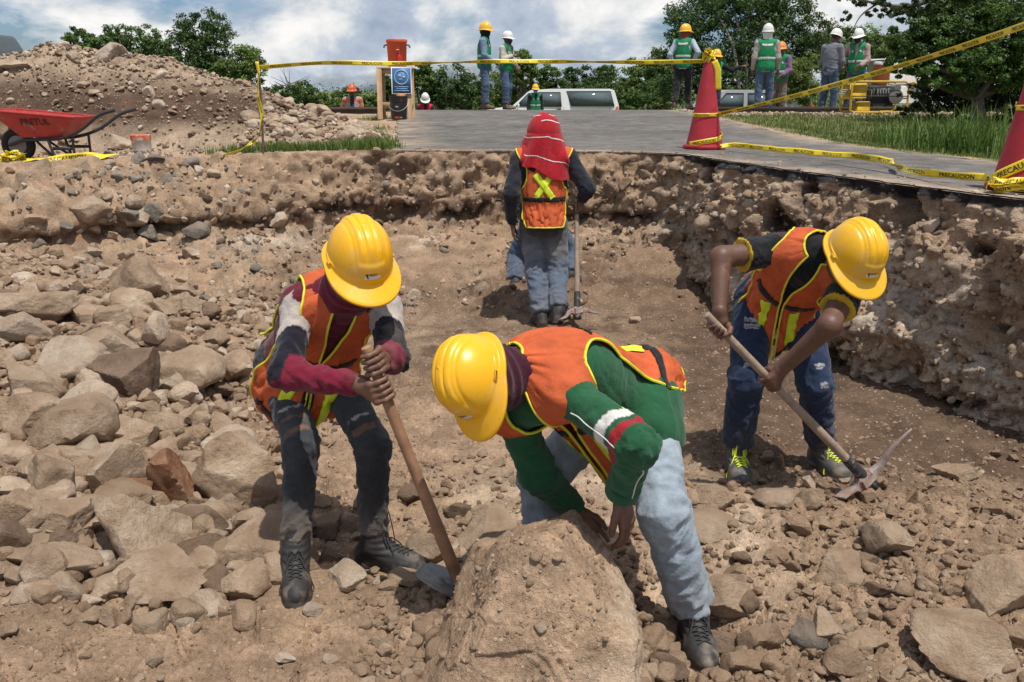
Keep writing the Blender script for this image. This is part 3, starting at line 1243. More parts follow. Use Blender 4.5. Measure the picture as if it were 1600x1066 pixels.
def folds(V, N, segs, amp, seed, sc=1.0):
    "cloth creases: run round the limb, strongest near the joints"
    out = np.zeros(len(V))
    best = np.full(len(V), 9.0)
    for i, (a, b, amps) in enumerate(segs):
        t, th, r, L = limb_coords(V, a, b)
        d = r + np.maximum(0, np.maximum(-t, t - L)) * 1.0
        tt = np.clip(t / L, 0, 1)
        w = np.interp(tt, np.linspace(0, 1, len(amps)), amps)
        skew = .035 * np.sin(th + i * 2.1 + seed)
        q = np.stack([(t + skew) * 24 * sc, np.cos(th) * 1.1 + i * 7, np.sin(th) * 1.1 + seed], 1)
        n = 1 - np.abs(vnoise(q, seed + i)) * 2.6
        q2 = np.stack([(t + 2.2 * skew) * 46 * sc, np.cos(th) * 1.6 + i * 3, np.sin(th) * 1.6 + seed], 1)
        n = np.clip(n, -.9, 1) + .45 * (1 - np.abs(vnoise(q2, seed + 30 + i)) * 2.4)
        m = d < best
        out = np.where(m, n * w, out)
        best = np.where(m, d, best)
    big = fbm(V * 9, 3, seed + 40)
    c1 = np.abs(fbm(V * A(7, 7, 10), 3, seed + 70))
    c2 = np.abs(fbm(V * A(12, 12, 6) + 5, 2, seed + 71))
    cre = -np.exp(-(c1 / .07) ** 2) * 1.0 - .7 * np.exp(-(c2 / .07) ** 2)
    return V + N * ((out * amp + big * amp * .8 + cre * amp * .45)[:, None])


def box_of(pts, pad):
    pts = np.asarray(pts)
    return pts.min(0) - pad, pts.max(0) + pad


# ---- hands
def grip_hand(W, C, Ax, r, thumb_sign=1.0, k=1.0, span=215, start=62):
    "fingers closed round a bar through C along Ax; W is the wrist; the thumb goes the other way round"
    Ax = nrm(Ax)
    e1 = W - C
    e1 = nrm(e1 - Ax * (e1 @ Ax))
    e2 = np.cross(Ax, e1) * thumb_sign
    pt = lambda ang, rad, off: C + Ax * off + (e1 * math.cos(math.radians(ang)) + e2 * math.sin(math.radians(ang))) * rad
    segs, pads = [], []
    lens = [.94, 1.0, .96, .84]
    for i in range(4):
        off = (i - 1.5) * .0215 * k
        a0, a1 = start, start + span * lens[i] * (.0185 / (r + .0105)) ** .45
        R0 = r + .0095 * k
        angs = np.linspace(a0, a1, 4)
        rad = [R0 + .010 * k, R0 + .003 * k, R0 + .001, R0]
        pts = [pt(a, q, off) for a, q in zip(angs, rad)]
        fr = [.0112, .0102, .0094, .0080]
        for j in range(3):
            segs.append((pts[j], pts[j + 1], fr[j] * k * (.97 if i == 3 else 1), fr[j + 1] * k * (.95 if i == 3 else 1)))
        pads.append(pts[0])
    palm = [(W + (C - W) * .08, p_, .021 * k, .0125 * k) for p_ in pads]
    mid = pt(0, r + .020 * k, 0)
    palm.append((W, mid, .024 * k, .021 * k))
    off = -.040 * k
    th = [pt(8, r + .030 * k, off * .55), pt(-42, r + .0145 * k, off * .95), pt(-92, r + .0108 * k, off), pt(-140, r + .0095 * k, off * .8)]
    ths = [(W + (mid - W) * .25, th[0], .018 * k, .015 * k), (th[0], th[1], .0145 * k, .0125 * k), (th[1], th[2], .0125 * k, .0115 * k), (th[2], th[3], .0115 * k, .009 * k)]
    return segs, palm + ths[:1], ths[1:]


def open_hand(W, d, n, thumb, k=1.0, curl=25, spread=5):
    "relaxed hand: d along the fingers, n out of the palm, thumb towards the thumb side"
    d = nrm(d)
    t = nrm(np.asarray(thumb) - d * (np.asarray(thumb) @ d))
    n = np.cross(d, t) * (1 if np.cross(d, t) @ np.asarray(n) > 0 else -1)
    segs, palm = [], []
    for i, (ln, rr) in enumerate(((.075, .0092), (.084, .0095), (.078, .0092), (.062, .0082))):
        o = (1.5 - i) * .021 * k
        base = W + d * (.094 - .004 * abs(i - 1)) * k + t * o
        dirv = nrm(d + t * math.radians(spread) * (1.5 - i))
        pts, ang = [base], 0.
        for j, fr in enumerate((.45, .30, .25)):
            ang += math.radians(curl) * (.6, 1, .8)[j]
            pts.append(pts[-1] + (dirv * math.cos(ang) + n * math.sin(ang)) * ln * fr * k)
        for j in range(3):
            segs.append((pts[j], pts[j + 1], rr * k * (1.06, .98, .92)[j], rr * k * (.98, .92, .8)[j]))
        palm.append((W + d * .012 * k + t * o * .55, base, .0165 * k, .0125 * k))
    b = W + d * .028 * k + t * .028 * k
    m = b + nrm(d * .75 + t * .55 + n * .25) * .036 * k
    e = m + nrm(d * .9 + t * .2 + n * .35) * .030 * k
    f = e + nrm(d * .95 + n * .4) * .024 * k
    palm.append((W + d * .005 * k, b, .019 * k, .017 * k))
    return segs, palm, [(b, m, .0155 * k, .0125 * k), (m, e, .0125 * k, .011 * k), (e, f, .011 * k, .0085 * k)]


def hand_mesh(hand, wr_dir, W, h):
    fing, palm, thumb = hand
    allp = np.array([q for s in fing + palm + thumb for q in s[:2]] + [W - wr_dir * .05])

    def fn(p):
        d = np.full(len(p), 9.)
        for a, b, ra, rb in palm:
            d = smin(d, sd_rc(p, a, b, ra, rb), .014)
        d = smin(d, sd_rc(p, W - wr_dir * .055, W, .027, .025), .02)
        e = np.full(len(p), 9.)
        for i in range(0, len(fing), 3):
            f = np.full(len(p), 9.)
            for a, b, ra, rb in fing[i:i + 3]:
                f = smin(f, sd_rc(p, a, b, ra, rb), .003)
            e = np.minimum(e, f)
        t = np.full(len(p), 9.)
        for a, b, ra, rb in thumb:
            t = smin(t, sd_rc(p, a, b, ra, rb), .004)
        return smin(smin(d, e, .006), t, .006)
    lo, hi = box_of(allp, .035)
    return surface(fn, lo, hi, h)


# ---- head
def head_sdf(c, fw, up, k=1.0):
    R = frame(np.cross(fw, up), up)           # rows right, forward, up
    loc = lambda x, y, z: c + (R[0] * x + R[1] * y + R[2] * z) * k

    def fn(p):
        d = sd_ell(p, loc(0, -.012, .03), R, [.076 * k, .096 * k, .088 * k])
        d = smin(d, sd_ell(p, loc(0, .022, -.045), R, [.058 * k, .066 * k, .070 * k]), .04)
        d = smin(d, sd_rc(p, loc(0, .058, -.098), loc(0, .050, -.085), .020 * k, .03 * k), .03)      # chin
        d = smin(d, sd_rc(p, loc(0, .092, .002), loc(0, .106, -.030), .010 * k, .0135 * k), .012)     # nose
        d = smin(d, sd_rc(p, loc(-.035, .078, .022), loc(.035, .078, .022), .013 * k, .013 * k), .012)  # brow
        for x in (-1, 1):
            d = smin(d, sd_rc(p, loc(x * .040, .060, -.022), loc(x * .034, .064, -.03), .020 * k, .018 * k), .02)
            ey = np.linalg.norm(p - loc(x * .033, .098, .003), axis=1) - .017 * k
            d = -smin(-d, ey, .010)
            d = smin(d, np.linalg.norm(p - loc(x * .032, .077, .001), axis=1) - .0125 * k, .003)
            ear = sd_ell(p, loc(x * .079, -.010, -.010), R, [.012 * k, .022 * k, .034 * k])
            d = smin(d, ear, .008)
        d = smin(d, sd_rc(p, loc(-.018, .086, -.063), loc(.018, .086, -.063), .0085 * k, .0085 * k), .008)  # lips
        return d
    return fn, R, loc


def skin_colour(V, R, c, base, k=1.0):
    q = (V - c) @ R.T / k
    col = np.tile(np.asarray(base), (len(V), 1))
    lip = np.exp(-((q[:, 0] / .024) ** 2 + ((q[:, 2] + .064) / .009) ** 2)) * (q[:, 1] > .07)
    col = mixc(col, np.asarray(base) * A(.9, .55, .55), lip)
    for x in (-1, 1):
        ed = ((q[:, 0] - x * .032) / .0105) ** 2 + ((q[:, 2] - .001) / .0058) ** 2
        w = (ed < 1) & (q[:, 1] > .07)
        col[w] = (.45, .42, .40)
        col[w & (np.abs(q[:, 0] - x * .032) < .005)] = (.02, .012, .01)
        br = np.exp(-(((q[:, 0] - x * .035) / .020) ** 2 + ((q[:, 2] - .023) / .005) ** 2)) * (q[:, 1] > .06)
        col = mixc(col, A(.015, .01, .008), np.clip(br * 1.2, 0, 1))
    hair = sstep(.035, .05, q[:, 2] + .35 * np.clip(-q[:, 1], 0, 1)) * (q[:, 1] < .075)
    hair = np.maximum(hair, sstep(-.005, -.03, q[:, 1]) * sstep(-.06, -.035, q[:, 2]) * (np.abs(q[:, 0]) < .078))
    return mixc(col, A(.012, .010, .009), hair)


# ---- hard hat
HAT = {}


def hat_surf(x, z, a=.112, b=.136, h=.152):
    return b * np.sqrt(np.clip(1 - (x / a) ** 2 - (z / h) ** 2, 0, 1))


def hat_mesh(kind):
    "x right, y forward, z up, origin at the middle of the rim"
    if kind in HAT:
        return HAT[kind]
    nu, nv = (112, 46) if kind in ('ridged',) else (48, 20)
    th = np.linspace(0, 2 * np.pi, nu, endpoint=False)
    ph = np.linspace(0, 1, nv) * np.pi / 2
    T, Ph = np.meshgrid(th, ph, indexing='ij')
    a, b, h = .112, .136, .152
    ce = np.cos(Ph) ** .82
    X, Y, Z = a * np.sin(T) * ce, b * np.cos(T) * ce, h * np.sin(Ph) ** .95
    D = np.stack([X, Y, Z], -1)
    up = sstep(.25, .5, np.sin(Ph)) if kind == 'ridged' else sstep(.3, .6, np.sin(Ph))
    ridge = 0
    for xr, wd, hh in ((0, .0135, .0065), (.030, .0085, .005), (-.030, .0085, .005)):
        ridge = ridge + hh * np.clip(1.6 * np.exp(-(np.abs(X - xr) / wd) ** 4), 0, 1)
    ridge = ridge * up * sstep(-.135, -.10, Y) * np.where(Y > 0, sstep(.125, .085, Y), 1)
    seam = -.003 * np.exp(-((np.abs(X) - .056) / .004) ** 2) * up
    plate = .0035 * sstep(.050, .042, np.abs(X)) * (Y > 0) * sstep(.012, .02, Z) * sstep(.085, .07, Z)     # flat badge panel
    N = D / np.array([a * a, b * b, h * h])
    N /= np.linalg.norm(N, axis=-1)[..., None] + 1e-9
    D = D + N * (ridge + seam + plate)[..., None]
    # brim: an outward lip, long in front
    fr = np.clip(np.cos(T[:, 0]), 0, 1)
    full = kind == 'wide'
    w = .014 + .052 * fr ** 1.4 + (.03 if full else 0)
    rows = []
    for t in (1.0, .97, .85, .65, .42, .2, .07):
        wx = t * w
        e = np.stack([(a + wx) * np.sin(th), (b + wx) * np.cos(th), -.010 * t - .022 * fr ** 1.3 * t - .002 * (t == 1.0)], 1)
        rows.append(e)
    # outer edge turned down a little
    e0 = rows[0].copy()
    e0[:, 2] -= .006
    rows.insert(0, e0)
    V = np.concatenate([np.stack(rows, 1), D[:, 1:]], 1)
    # rim rises slightly at the sides
    V[..., 2] += .006 * (np.abs(np.sin(T[:, :1])) ** 2) * (V[..., 2] < .02)
    m = V.shape[1]
    me = mesh_np('hard_hat', V.reshape(-1, 3), grid_faces(nu, m, True)[:, ::-1], None, True)
    HAT[kind] = me
    return me


def add_hat(root, c, fw, up, colour, kind='ridged', badge=False, size=1.0, matname=None):
    R = frame(np.cross(fw, up), up)
    base = c + R[2] * .022 * size - R[1] * .004
    M = Matrix(((*(R[0] * size), 0), (*(R[1] * size), 0), (*(R[2] * size), 0), (0, 0, 0, 1))).transposed()
    M.translation = Vector(base.tolist())
    m = pbr(matname or 'hat_%02x%02x%02x' % tuple(int(x * 255) for x in colour), colour, rough=.34, spec=.5, var=.05, vscale=14,
            spot=[(tuple(x * .5 for x in colour), 26, .64, .74, 9), ((.52, .36, .15), 8, .50, .80, 10), ((.25, .16, .07), 70, .66, .72, 4)], bump=.06, bscale=90)
    me = hat_mesh(kind).copy()
    me.materials.append(m)
    o = bpy.data.objects.new('hard_hat', me)
    COL.objects.link(o)
    o.parent = root
    o.matrix_parent_inverse = root.matrix_basis.inverted()
    o.matrix_basis = M
    sol = o.modifiers.new('thickness', 'SOLIDIFY')
    sol.thickness = .003
    sol.offset = -1
    wl = lambda q: base + (q @ R) * size

    if kind == 'ridged' and badge is not None:
        hatparts = []
        for x in (-1, 1):                                # accessory slots at the sides
            mb = MB()
            yy, zz = .012, .020
            xx = .112 * math.sqrt(1 - (yy / .136) ** 2 - (zz / .152) ** 2) + .002
            mb.box((x * xx, yy, zz), (.008, .034, .014), bev=.003)
            mb.box((x * (xx + .003), yy, zz - .003), (.006, .026, .005), bev=.002)
            hatparts.append(('accessory_slot', mb.V, mb.F, m))
        if badge:
            xs, zs = np.meshgrid(np.linspace(-.029, .029, 11), np.linspace(.030, .063, 6), indexing='ij')
            lift = lambda x, z, e: np.stack([x, hat_surf(x, z) + .0052 + e, z], -1)
            hatparts.append(('badge', [lift(xs, zs, 0).reshape(-1, 3)], grid_faces(11, 6), pbr('badge_white', (.62, .60, .57), rough=.5)))
            TV, TF = text_geo('CARSO', .0145)
            TV = TV * A(.9, 1)
            x = -(TV[:, 0] - TV[:, 0].mean()) * 0 + (TV[:, 0] - TV[:, 0].mean()) * 1.0 - .0
            # read from the front: image right is the wearer's left, so x is mirrored
            vx, vz = -(x - .0045), .0425 + TV[:, 1]
            hatparts.append(('badge_lettering', [lift(vx, vz, .0006)], TF, pbr('badge_black', (.02, .02, .022), rough=.6)))
            t = np.linspace(-1.15, 1.0, 12)
            sw = []
            for s_ in (0, 1):
                rr = .0150 if s_ == 0 else .0130
                cx = -.0120 + (.0 if s_ == 0 else .0032)
                sw.append(np.stack([-(cx - rr * np.cos(t) * .75), .0460 + rr * np.sin(t)], 1))
            S2 = np.stack(sw, 1).reshape(-1, 2)
            hatparts.append(('badge_emblem', [lift(S2[:, 0], S2[:, 1], .0006)], grid_faces(12, 2), pbr('badge_black')))
        for nm, Vl, Fl, mt in hatparts:
            me2 = mesh_np(nm, wl(np.concatenate([np.asarray(v) for v in Vl])), Fl, mt, False)
            q = bpy.data.objects.new(nm, me2)
            COL.objects.link(q)
            q.parent = o
            q.matrix_parent_inverse = (root.matrix_basis @ root.matrix_basis.inverted() @ M).inverted()
    return o


# ---- vest
class Vest:
    def __init__(s, fig, off=.022, hem=-.13, nu=150, nv=110, drape=None, seed=0, wr=.006, extra=None, vm=.56, maxr=.55):
        s.f, s.vm = fig, vm
        J = fig.J
        upn = nrm(fig.up)
        O0, O1 = J['pelvis'] + upn * hem, J['neck'] - upn * .165
        u = np.linspace(-np.pi, np.pi, nu)
        v = np.linspace(0, 1, nv)
        U, Vv = np.meshgrid(u, v, indexing='ij')
        a = np.clip(Vv / vm, 0, 1)[..., None]
        org = O0 * (1 - a) + O1 * a
        Rr = fig.Fp[0] * (1 - a) + fig.Fc[0] * a
        Ff = fig.Fp[1] * (1 - a) + fig.Fc[1] * a
        el = np.clip((Vv - vm) / (1 - vm), 0, 1) * np.pi / 2
        d = (np.cos(U)[..., None] * Ff + np.sin(U)[..., None] * Rr) * np.cos(el)[..., None] + upn * np.sin(el)[..., None]
        d = d / np.linalg.norm(d, axis=-1)[..., None]
        org, d = org.reshape(-1, 3), d.reshape(-1, 3)
        fn = lambda p: np.minimum(fig.torso(p), extra(p)) if extra else fig.torso(p)
        lo, hi = np.zeros(len(d)), np.full(len(d), maxr)
        for _ in range(15):
            m = (lo + hi) / 2
            ins = fn(org + d * m[:, None]) < off
            lo, hi = np.where(ins, m, lo), np.where(ins, hi, m)
        X = (org + d * ((lo + hi) / 2)[:, None]).reshape(nu, nv, 3)
        for _ in range(3):                                   # cloth spans hollows
            Y = X.copy()
            Y[:, 1:-1] = (X[:, 2:] + X[:, :-2] + 2 * X[:, 1:-1]) / 4
            Y[1:-1] = (Y[2:] + Y[:-2] + 2 * Y[1:-1]) / 4
            Y[0] = Y[-1] = (X[0] + X[-2] + X[1]) / 3
            X = Y
        D = d.reshape(nu, nv, 3)
        cu = np.stack([np.cos(U) * 2.4, np.sin(U) * 2.4, Vv * 4.2], -1)
        w = (1 - np.abs(vnoise(cu * A(1.5, 1.5, .8) + seed, seed)) * 2) * .8 + fbm(cu * 2.2, 3, seed + 3)
        w = w - 1.1 * np.exp(-(np.abs(fbm(cu * A(1.6, 1.6, 1.1) + seed, 3, seed + 9)) / .07) ** 2)
        X = X + D * (w * wr * (.35 + 1.1 * sstep(.6, 0, Vv)))[..., None]
        if drape is not None:
            X = X + drape(U, Vv, s)
        s.U, s.V, s.X, s.D, s.u, s.v, s.nu, s.nv = U, Vv, X, D, u, v, nu, nv

    def at(s, u, v, lift=0.0):
        u = (np.asarray(u, float) + np.pi) % (2 * np.pi) - np.pi
        fu = np.clip((u + np.pi) / (2 * np.pi) * (s.nu - 1), 0, s.nu - 1.001)
        fv = np.clip(np.asarray(v, float) * (s.nv - 1), 0, s.nv - 1.001)
        i, j = fu.astype(int), fv.astype(int)
        a, b = (fu - i)[..., None], (fv - j)[..., None]
        g = lambda Q: (Q[i, j] * (1 - a) + Q[i + 1, j] * a) * (1 - b) + (Q[i, j + 1] * (1 - a) + Q[i + 1, j + 1] * a) * b
        n = g(s.D)
        return g(s.X) + n / np.linalg.norm(n, axis=-1)[..., None] * np.asarray(lift)[..., None]

    def shape(s, fn, name, mat, parent, trim=None, trim_mat=None, trim_r=.008, thick=.002, seam=True):
        nu, nv = s.nu, s.nv
        f = fn(s.U, s.V)
        Fq = grid_faces(nu, nv)
        keep = (f.reshape(-1)[Fq] > 0).sum(1) >= 2
        Fq = Fq[keep]
        # slide border vertices onto the cut line
        ed = {}
        for q in Fq:
            for k in range(4):
                e = (q[k], q[(k + 1) % 4])
                if (e[1], e[0]) in ed:
                    del ed[(e[1], e[0])]
                else:
                    ed[e] = 1
        bv = np.array(sorted({i for e in ed for i in e}))
        uu, vv = s.U.reshape(-1)[bv].copy(), s.V.reshape(-1)[bv].copy()
        h = 1e-3
        for _ in range(3):
            f0 = fn(uu, vv)
            gu, gv = (fn(uu + h, vv) - f0) / h, (fn(uu, vv + h) - f0) / h
            g2 = gu * gu + gv * gv + 1e-6
            st = np.clip(f0 / g2, -.2, .2)
            du, dv = np.clip(-st * gu, -.06, .06), np.clip(-st * gv, -.015, .015)
            on = np.abs(np.abs(s.U.reshape(-1)[bv]) - np.pi) < 1e-6
            du = np.where(on, 0, du)
            uu, vv = uu + du, np.clip(vv + dv, 0, 1)
        X = s.X.reshape(-1, 3).copy()
        X[bv] = s.at(uu, vv)
        used = np.unique(Fq)
        rm = np.full(nu * nv, -1)
        rm[used] = np.arange(len(used))
        me = mesh_np(name, X[used], rm[Fq][:, ::1], mat, True)
        o = obj(name, me, parent)
        m = o.modifiers.new('thickness', 'SOLIDIFY')
        m.thickness = thick
        m.offset = 0
        if trim_mat:
            nxt = {}
            for a, b in ed:
                nxt.setdefault(a, []).append(b)
            seen = set()
            mb = MB()
            D = s.D.reshape(-1, 3)
            for a in list(nxt):
                if a in seen:
                    continue
                loop = [a]
                seen.add(a)
                while True:
                    c = [b for b in nxt.get(loop[-1], []) if b not in seen]
                    if not c:
                        break
                    loop.append(c[0])
                    seen.add(c[0])
                if len(loop) < 12:
                    continue
                runs, cur = [], []
                for i in loop:                               # skip the sewn back column
                    if seam and abs(abs(s.U.reshape(-1)[i]) - np.pi) < 1e-6 and 0.03 < s.V.reshape(-1)[i] < .97:
                        if len(cur) > 5: runs.append(cur)
                        cur = []
                    else:
                        cur.append(i)
                if len(cur) > 5: runs.append(cur)
                for rr_ in runs:
                    pts = X[rr_] + D[rr_] * .001
                    for _ in range(2):
                        pts[1:-1] = (pts[:-2] + pts[2:] + 2 * pts[1:-1]) / 4
                    mb.tube(pts, trim_r, 6, flat=1.0)
            if mb.V:
                t = mb.build('trim', trim_mat, o, smooth=True)
        return o

    def strip(s, name, uv, width, mat, parent, lift=.0045, n=40):
        uv = np.asarray(uv, float)
        L = np.concatenate([[0], np.cumsum(np.linalg.norm(np.diff(uv, axis=0) * A(.15, .7), axis=1))])
        t = np.linspace(0, L[-1], n)
        c = np.stack([np.interp(t, L, uv[:, k]) for k in (0, 1)], 1)
        p = s.at(c[:, 0], c[:, 1])
        T = np.gradient(p, axis=0)
        T /= np.linalg.norm(T, axis=1)[:, None] + 1e-9
        # metric of the surface in u and v, to set the width across in uv
        e = .01
        pu = (s.at(c[:, 0] + e, c[:, 1]) - p) / e
        pv = (s.at(c[:, 0], np.clip(c[:, 1] + e, 0, 1)) - p) / e
        N = np.cross(pu, pv)
        N /= np.linalg.norm(N, axis=1)[:, None] + 1e-9
        B = np.cross(N, T)
        G11, G12, G22 = (pu * pu).sum(1), (pu * pv).sum(1), (pv * pv).sum(1)
        b1, b2 = (pu * B).sum(1), (pv * B).sum(1)
        det = G11 * G22 - G12 * G12 + 1e-12
        du, dv = (G22 * b1 - G12 * b2) / det, (G11 * b2 - G12 * b1) / det
        rows = [s.at(c[:, 0] + du * q * width, np.clip(c[:, 1] + dv * q * width, 0, 1), np.full(n, lift)) for q in (-.5, -.25, 0, .25, .5)]
        V = np.stack(rows, 1)
        o = obj(name, mesh_np(name, V.reshape(-1, 3), grid_faces(n, 5), mat, True), parent)
        m = o.modifiers.new('thickness', 'SOLIDIFY')
        m.thickness = .0015
        return o


def vest_fn(gap=.05, vneck=.95, arm_c=.60, arm_v=.145, arm_u=.62, neck=.885, hem=.02, side=.36, gap_v0=.45, hem_curve=.0, back=.0):
    def fn(U, V):
        au = np.abs(U)
        fa = np.sqrt(((au - 1.57) / arm_u) ** 2 + ((V - arm_c) / arm_v) ** 2) - 1
        fs = (np.abs(au - 1.57) - side - .22 * sstep(.2, 0, V)) * 1.0
        fs = np.where(V < arm_c, fs, 9.)
        fa = np.minimum(fa, fs)
        ff = au - (gap + np.maximum(0, V - gap_v0) * vneck)
        fn_ = (neck - V) * 6
        fh = (V - hem - back * sstep(1.5, 2.2, au)) * 6
        return np.minimum(np.minimum(fa * .6, ff), np.minimum(fn_, fh))
    return fn


# ---- fabrics
def cloth_mat(name, color=None, attr=False, weave=380, bump=.25, rough=.9, var=.16, spot=None, sheen=.15):
    return pbr(name, color or (.5, .5, .5), rough=rough, attr=attr, var=var, vscale=22, bump=.55, bscale=48, bdetail=6, spec=.15, sheen=sheen, spot=spot or [((.25, .18, .125), 7, .66, .96, 9)], bdist=.012)


def mesh_fabric(name, color, holes=420):
    "open knitted mesh: small see-through holes"
    if name in MATS:
        return MATS[name]
    m = pbr(name, color, rough=.75, var=.22, vscale=9, spec=.2, bump=.5, bscale=42, bdist=.012, trans=.2,
            spot=[(tuple(np.array(color) * A(.62, .7, .8)), 7, .58, .8, 7)])
    return m


VIS_ORANGE, VIS_LIME, VIS_GREEN = (.62, .130, .046), (.62, .74, .03), (.012, .20, .075)


def bboxJ(J, names, pad):
    return box_of([J[n] for n in names], pad)


def make_boot(root, fig, sd, colour, sole, h, laces=None, size=1.0, name='boot', high=.13):
    J = fig.J
    a = J['ank' + sd]
    t = nrm(J['toe' + sd] * A(1, 1, 0))
    r = np.cross(t, A(0, 0, 1))
    R = np.stack([r, t, A(0, 0, 1)])
    g = a[2] - ANK
    loc = lambda x, y, z: A(a[0], a[1], g) + (r * x + t * y) * size + A(0, 0, z) * size
    sh = nrm(J['knee' + sd] - a)

    def fn(p):
        d = sd_ell(p, loc(0, .135, .032), R, [.052 * size, .085 * size, .052 * size])
        d = smin(d, sd_ell(p, loc(0, -.025, .04), R, [.040 * size, .058 * size, .062 * size]), .03)
        d = smin(d, sd_rc(p, loc(0, .05, .045), loc(0, .1, .042), .046 * size, .045 * size), .03)
        d = smin(d, sd_rc(p, loc(0, .055, .075), loc(0, .015, .10), .034 * size, .044 * size), .03)
        d = smin(d, sd_rc(p, a - sh * .01, a + sh * high, .048 * size, .054 * size), .03)
        cut = (p - (a + sh * high)) @ sh
        d = np.maximum(d, cut)
        sole_ = np.maximum(smin(sd_ell(p, loc(0, .13, .0), R, [.056 * size, .094 * size, .05 * size]), sd_ell(p, loc(0, -.025, .0), R, [.045 * size, .064 * size, .05 * size]), .05), np.abs(p[:, 2] - g - .011) - .011)
        d = np.minimum(d, sole_)
        return np.maximum(d, g - p[:, 2])
    lo, hi = box_of([loc(0, -.11, -.02), loc(0, .25, .05), a + sh * (high + .03)], .075 * size)
    V, Q = surface(fn, lo, hi, h)
    V = relax(V, Q, 1, .4)
    N = vert_normals(V, Q)
    z = (V[:, 2] - g) / size
    fw = (V - a) @ t / size
    V = V + N * (.0022 * fbm(V * 38, 3, 5) + .0022 * np.sin(z * 260) * np.exp(-((fw - .06) / .04) ** 2) * (z > .06))[:, None]
    n = fbm(V * 24, 4, 9)
    col = mixc(np.tile(colour, (len(V), 1)), A(.30, .24, .18), np.clip(sstep(.14, .0, z) * (.16 + .8 * n) + sstep(.09, .2, fw) * (.10 + .8 * n), 0, .6))
    col = mixc(col, sole, (z < .021).astype(float))
    o = obj(name, mesh_np(name, V, Q, pbr('boot_leather', rough=.62, attr=True, bump=.15, bscale=120, var=.12, vscale=40), True, col), root)
    if laces:
        mb = MB()
        surf = lambda x, y: loc(x, y, .0)
        def onb(x, y):
            p0, p1 = loc(x, y, .25), loc(x, y, .02)
            tt = np.linspace(0, 1, 90)[:, None]
            pp = p0 * (1 - tt) + p1 * tt
            dd = fn(pp)
            k = np.argmax(dd < .002)
            return pp[k]
        for i in range(5):
            y = .062 + i * .019
            w = .026 - .001 * i
            for s_ in (1, -1):
                pts = [onb(-w * s_ + 2 * w * s_ * q, y + .019 * q) for q in np.linspace(0, 1, 7)]
                mb.tube(np.array(pts) + A(0, 0, .003), .0026, 5)
        for s_ in (-1, 1):
            pts = [onb(.004 * s_, .062) + A(0, 0, .004), onb(.02 * s_, .075) + A(0, 0, .014), onb(.034 * s_, .10) + A(0, 0, .006), loc(.056 * s_, .11, .03), loc(.060 * s_, .118, .012)]
            mb.tube(catmull(np.array(pts), 5), .0026, 5)
            pts = [onb(0, .058), onb(.018 * s_, .055) + A(0, 0, .016), onb(.03 * s_, .075) + A(0, 0, .01), onb(.0, .064) + A(0, 0, .004)]
            mb.tube(catmull(np.array(pts), 5), .0024, 5)
        mb.build('lace', laces, o, smooth=True)
    return o


def build_body(root, fig, skin, h, hands, head=True, hh=None, armr=(.050, .042, .029), torso_in=True):
    "one skin: head, neck, chest under the shirt, arms; hands welded on at the wrists"
    J = fig.J
    c = J['head']
    hf, R, loc = head_sdf(c, J['hfwd'], J['hup'])
    nk0 = loc(0, -.02, -.06)

    def fn(p):
        d = hf(p)
        d = smin(d, sd_rc(p, nk0, J['neck'] - nrm(fig.up) * .03, .052, .060), .03)
        d = smin(d, fig.torso(p, -.022), .03)
        for sd in 'RL':
            d = smin(d, fig.arm(p, sd, armr), .02)
        return d
    pts = [J[k] for k in ('pelvis', 'shR', 'shL', 'elR', 'elL', 'wrR', 'wrL', 'neck', 'head')]
    lo, hi = box_of(pts, .19)
    V, Q = surface(fn, lo, hi, h)
    V = relax(V, Q, 1, .4)
    Vs, Qs, n = [V], [Q], len(V)
    for sd in 'RL':
        if sd in hands and hands[sd] is not None:
            wd = nrm(J['wr' + sd] - J['el' + sd])
            v, q = hand_mesh(hands[sd], wd, J['wr' + sd], hh or h)
            Vs.append(v)
            Qs.append(q + n)
            n += len(v)
    V, Q = np.concatenate(Vs), np.concatenate(Qs)
    col = skin_colour(V, R, c, skin)
    far = np.linalg.norm(V - c, axis=1) > .18
    col[far] = skin
    nz = fbm(V * 18, 3, 4)
    col = col * (1 + .16 * nz[:, None])
    return obj('body', mesh_np('body', V, Q, pbr('skin', rough=.5, attr=True, bump=.3, bscale=110, spec=.45, var=.14, vscale=26, bdist=.004, spot=[((.26, .185, .13), 13, .60, .82, 9)]), True, np.clip(col, 0, 1)), root), R, loc


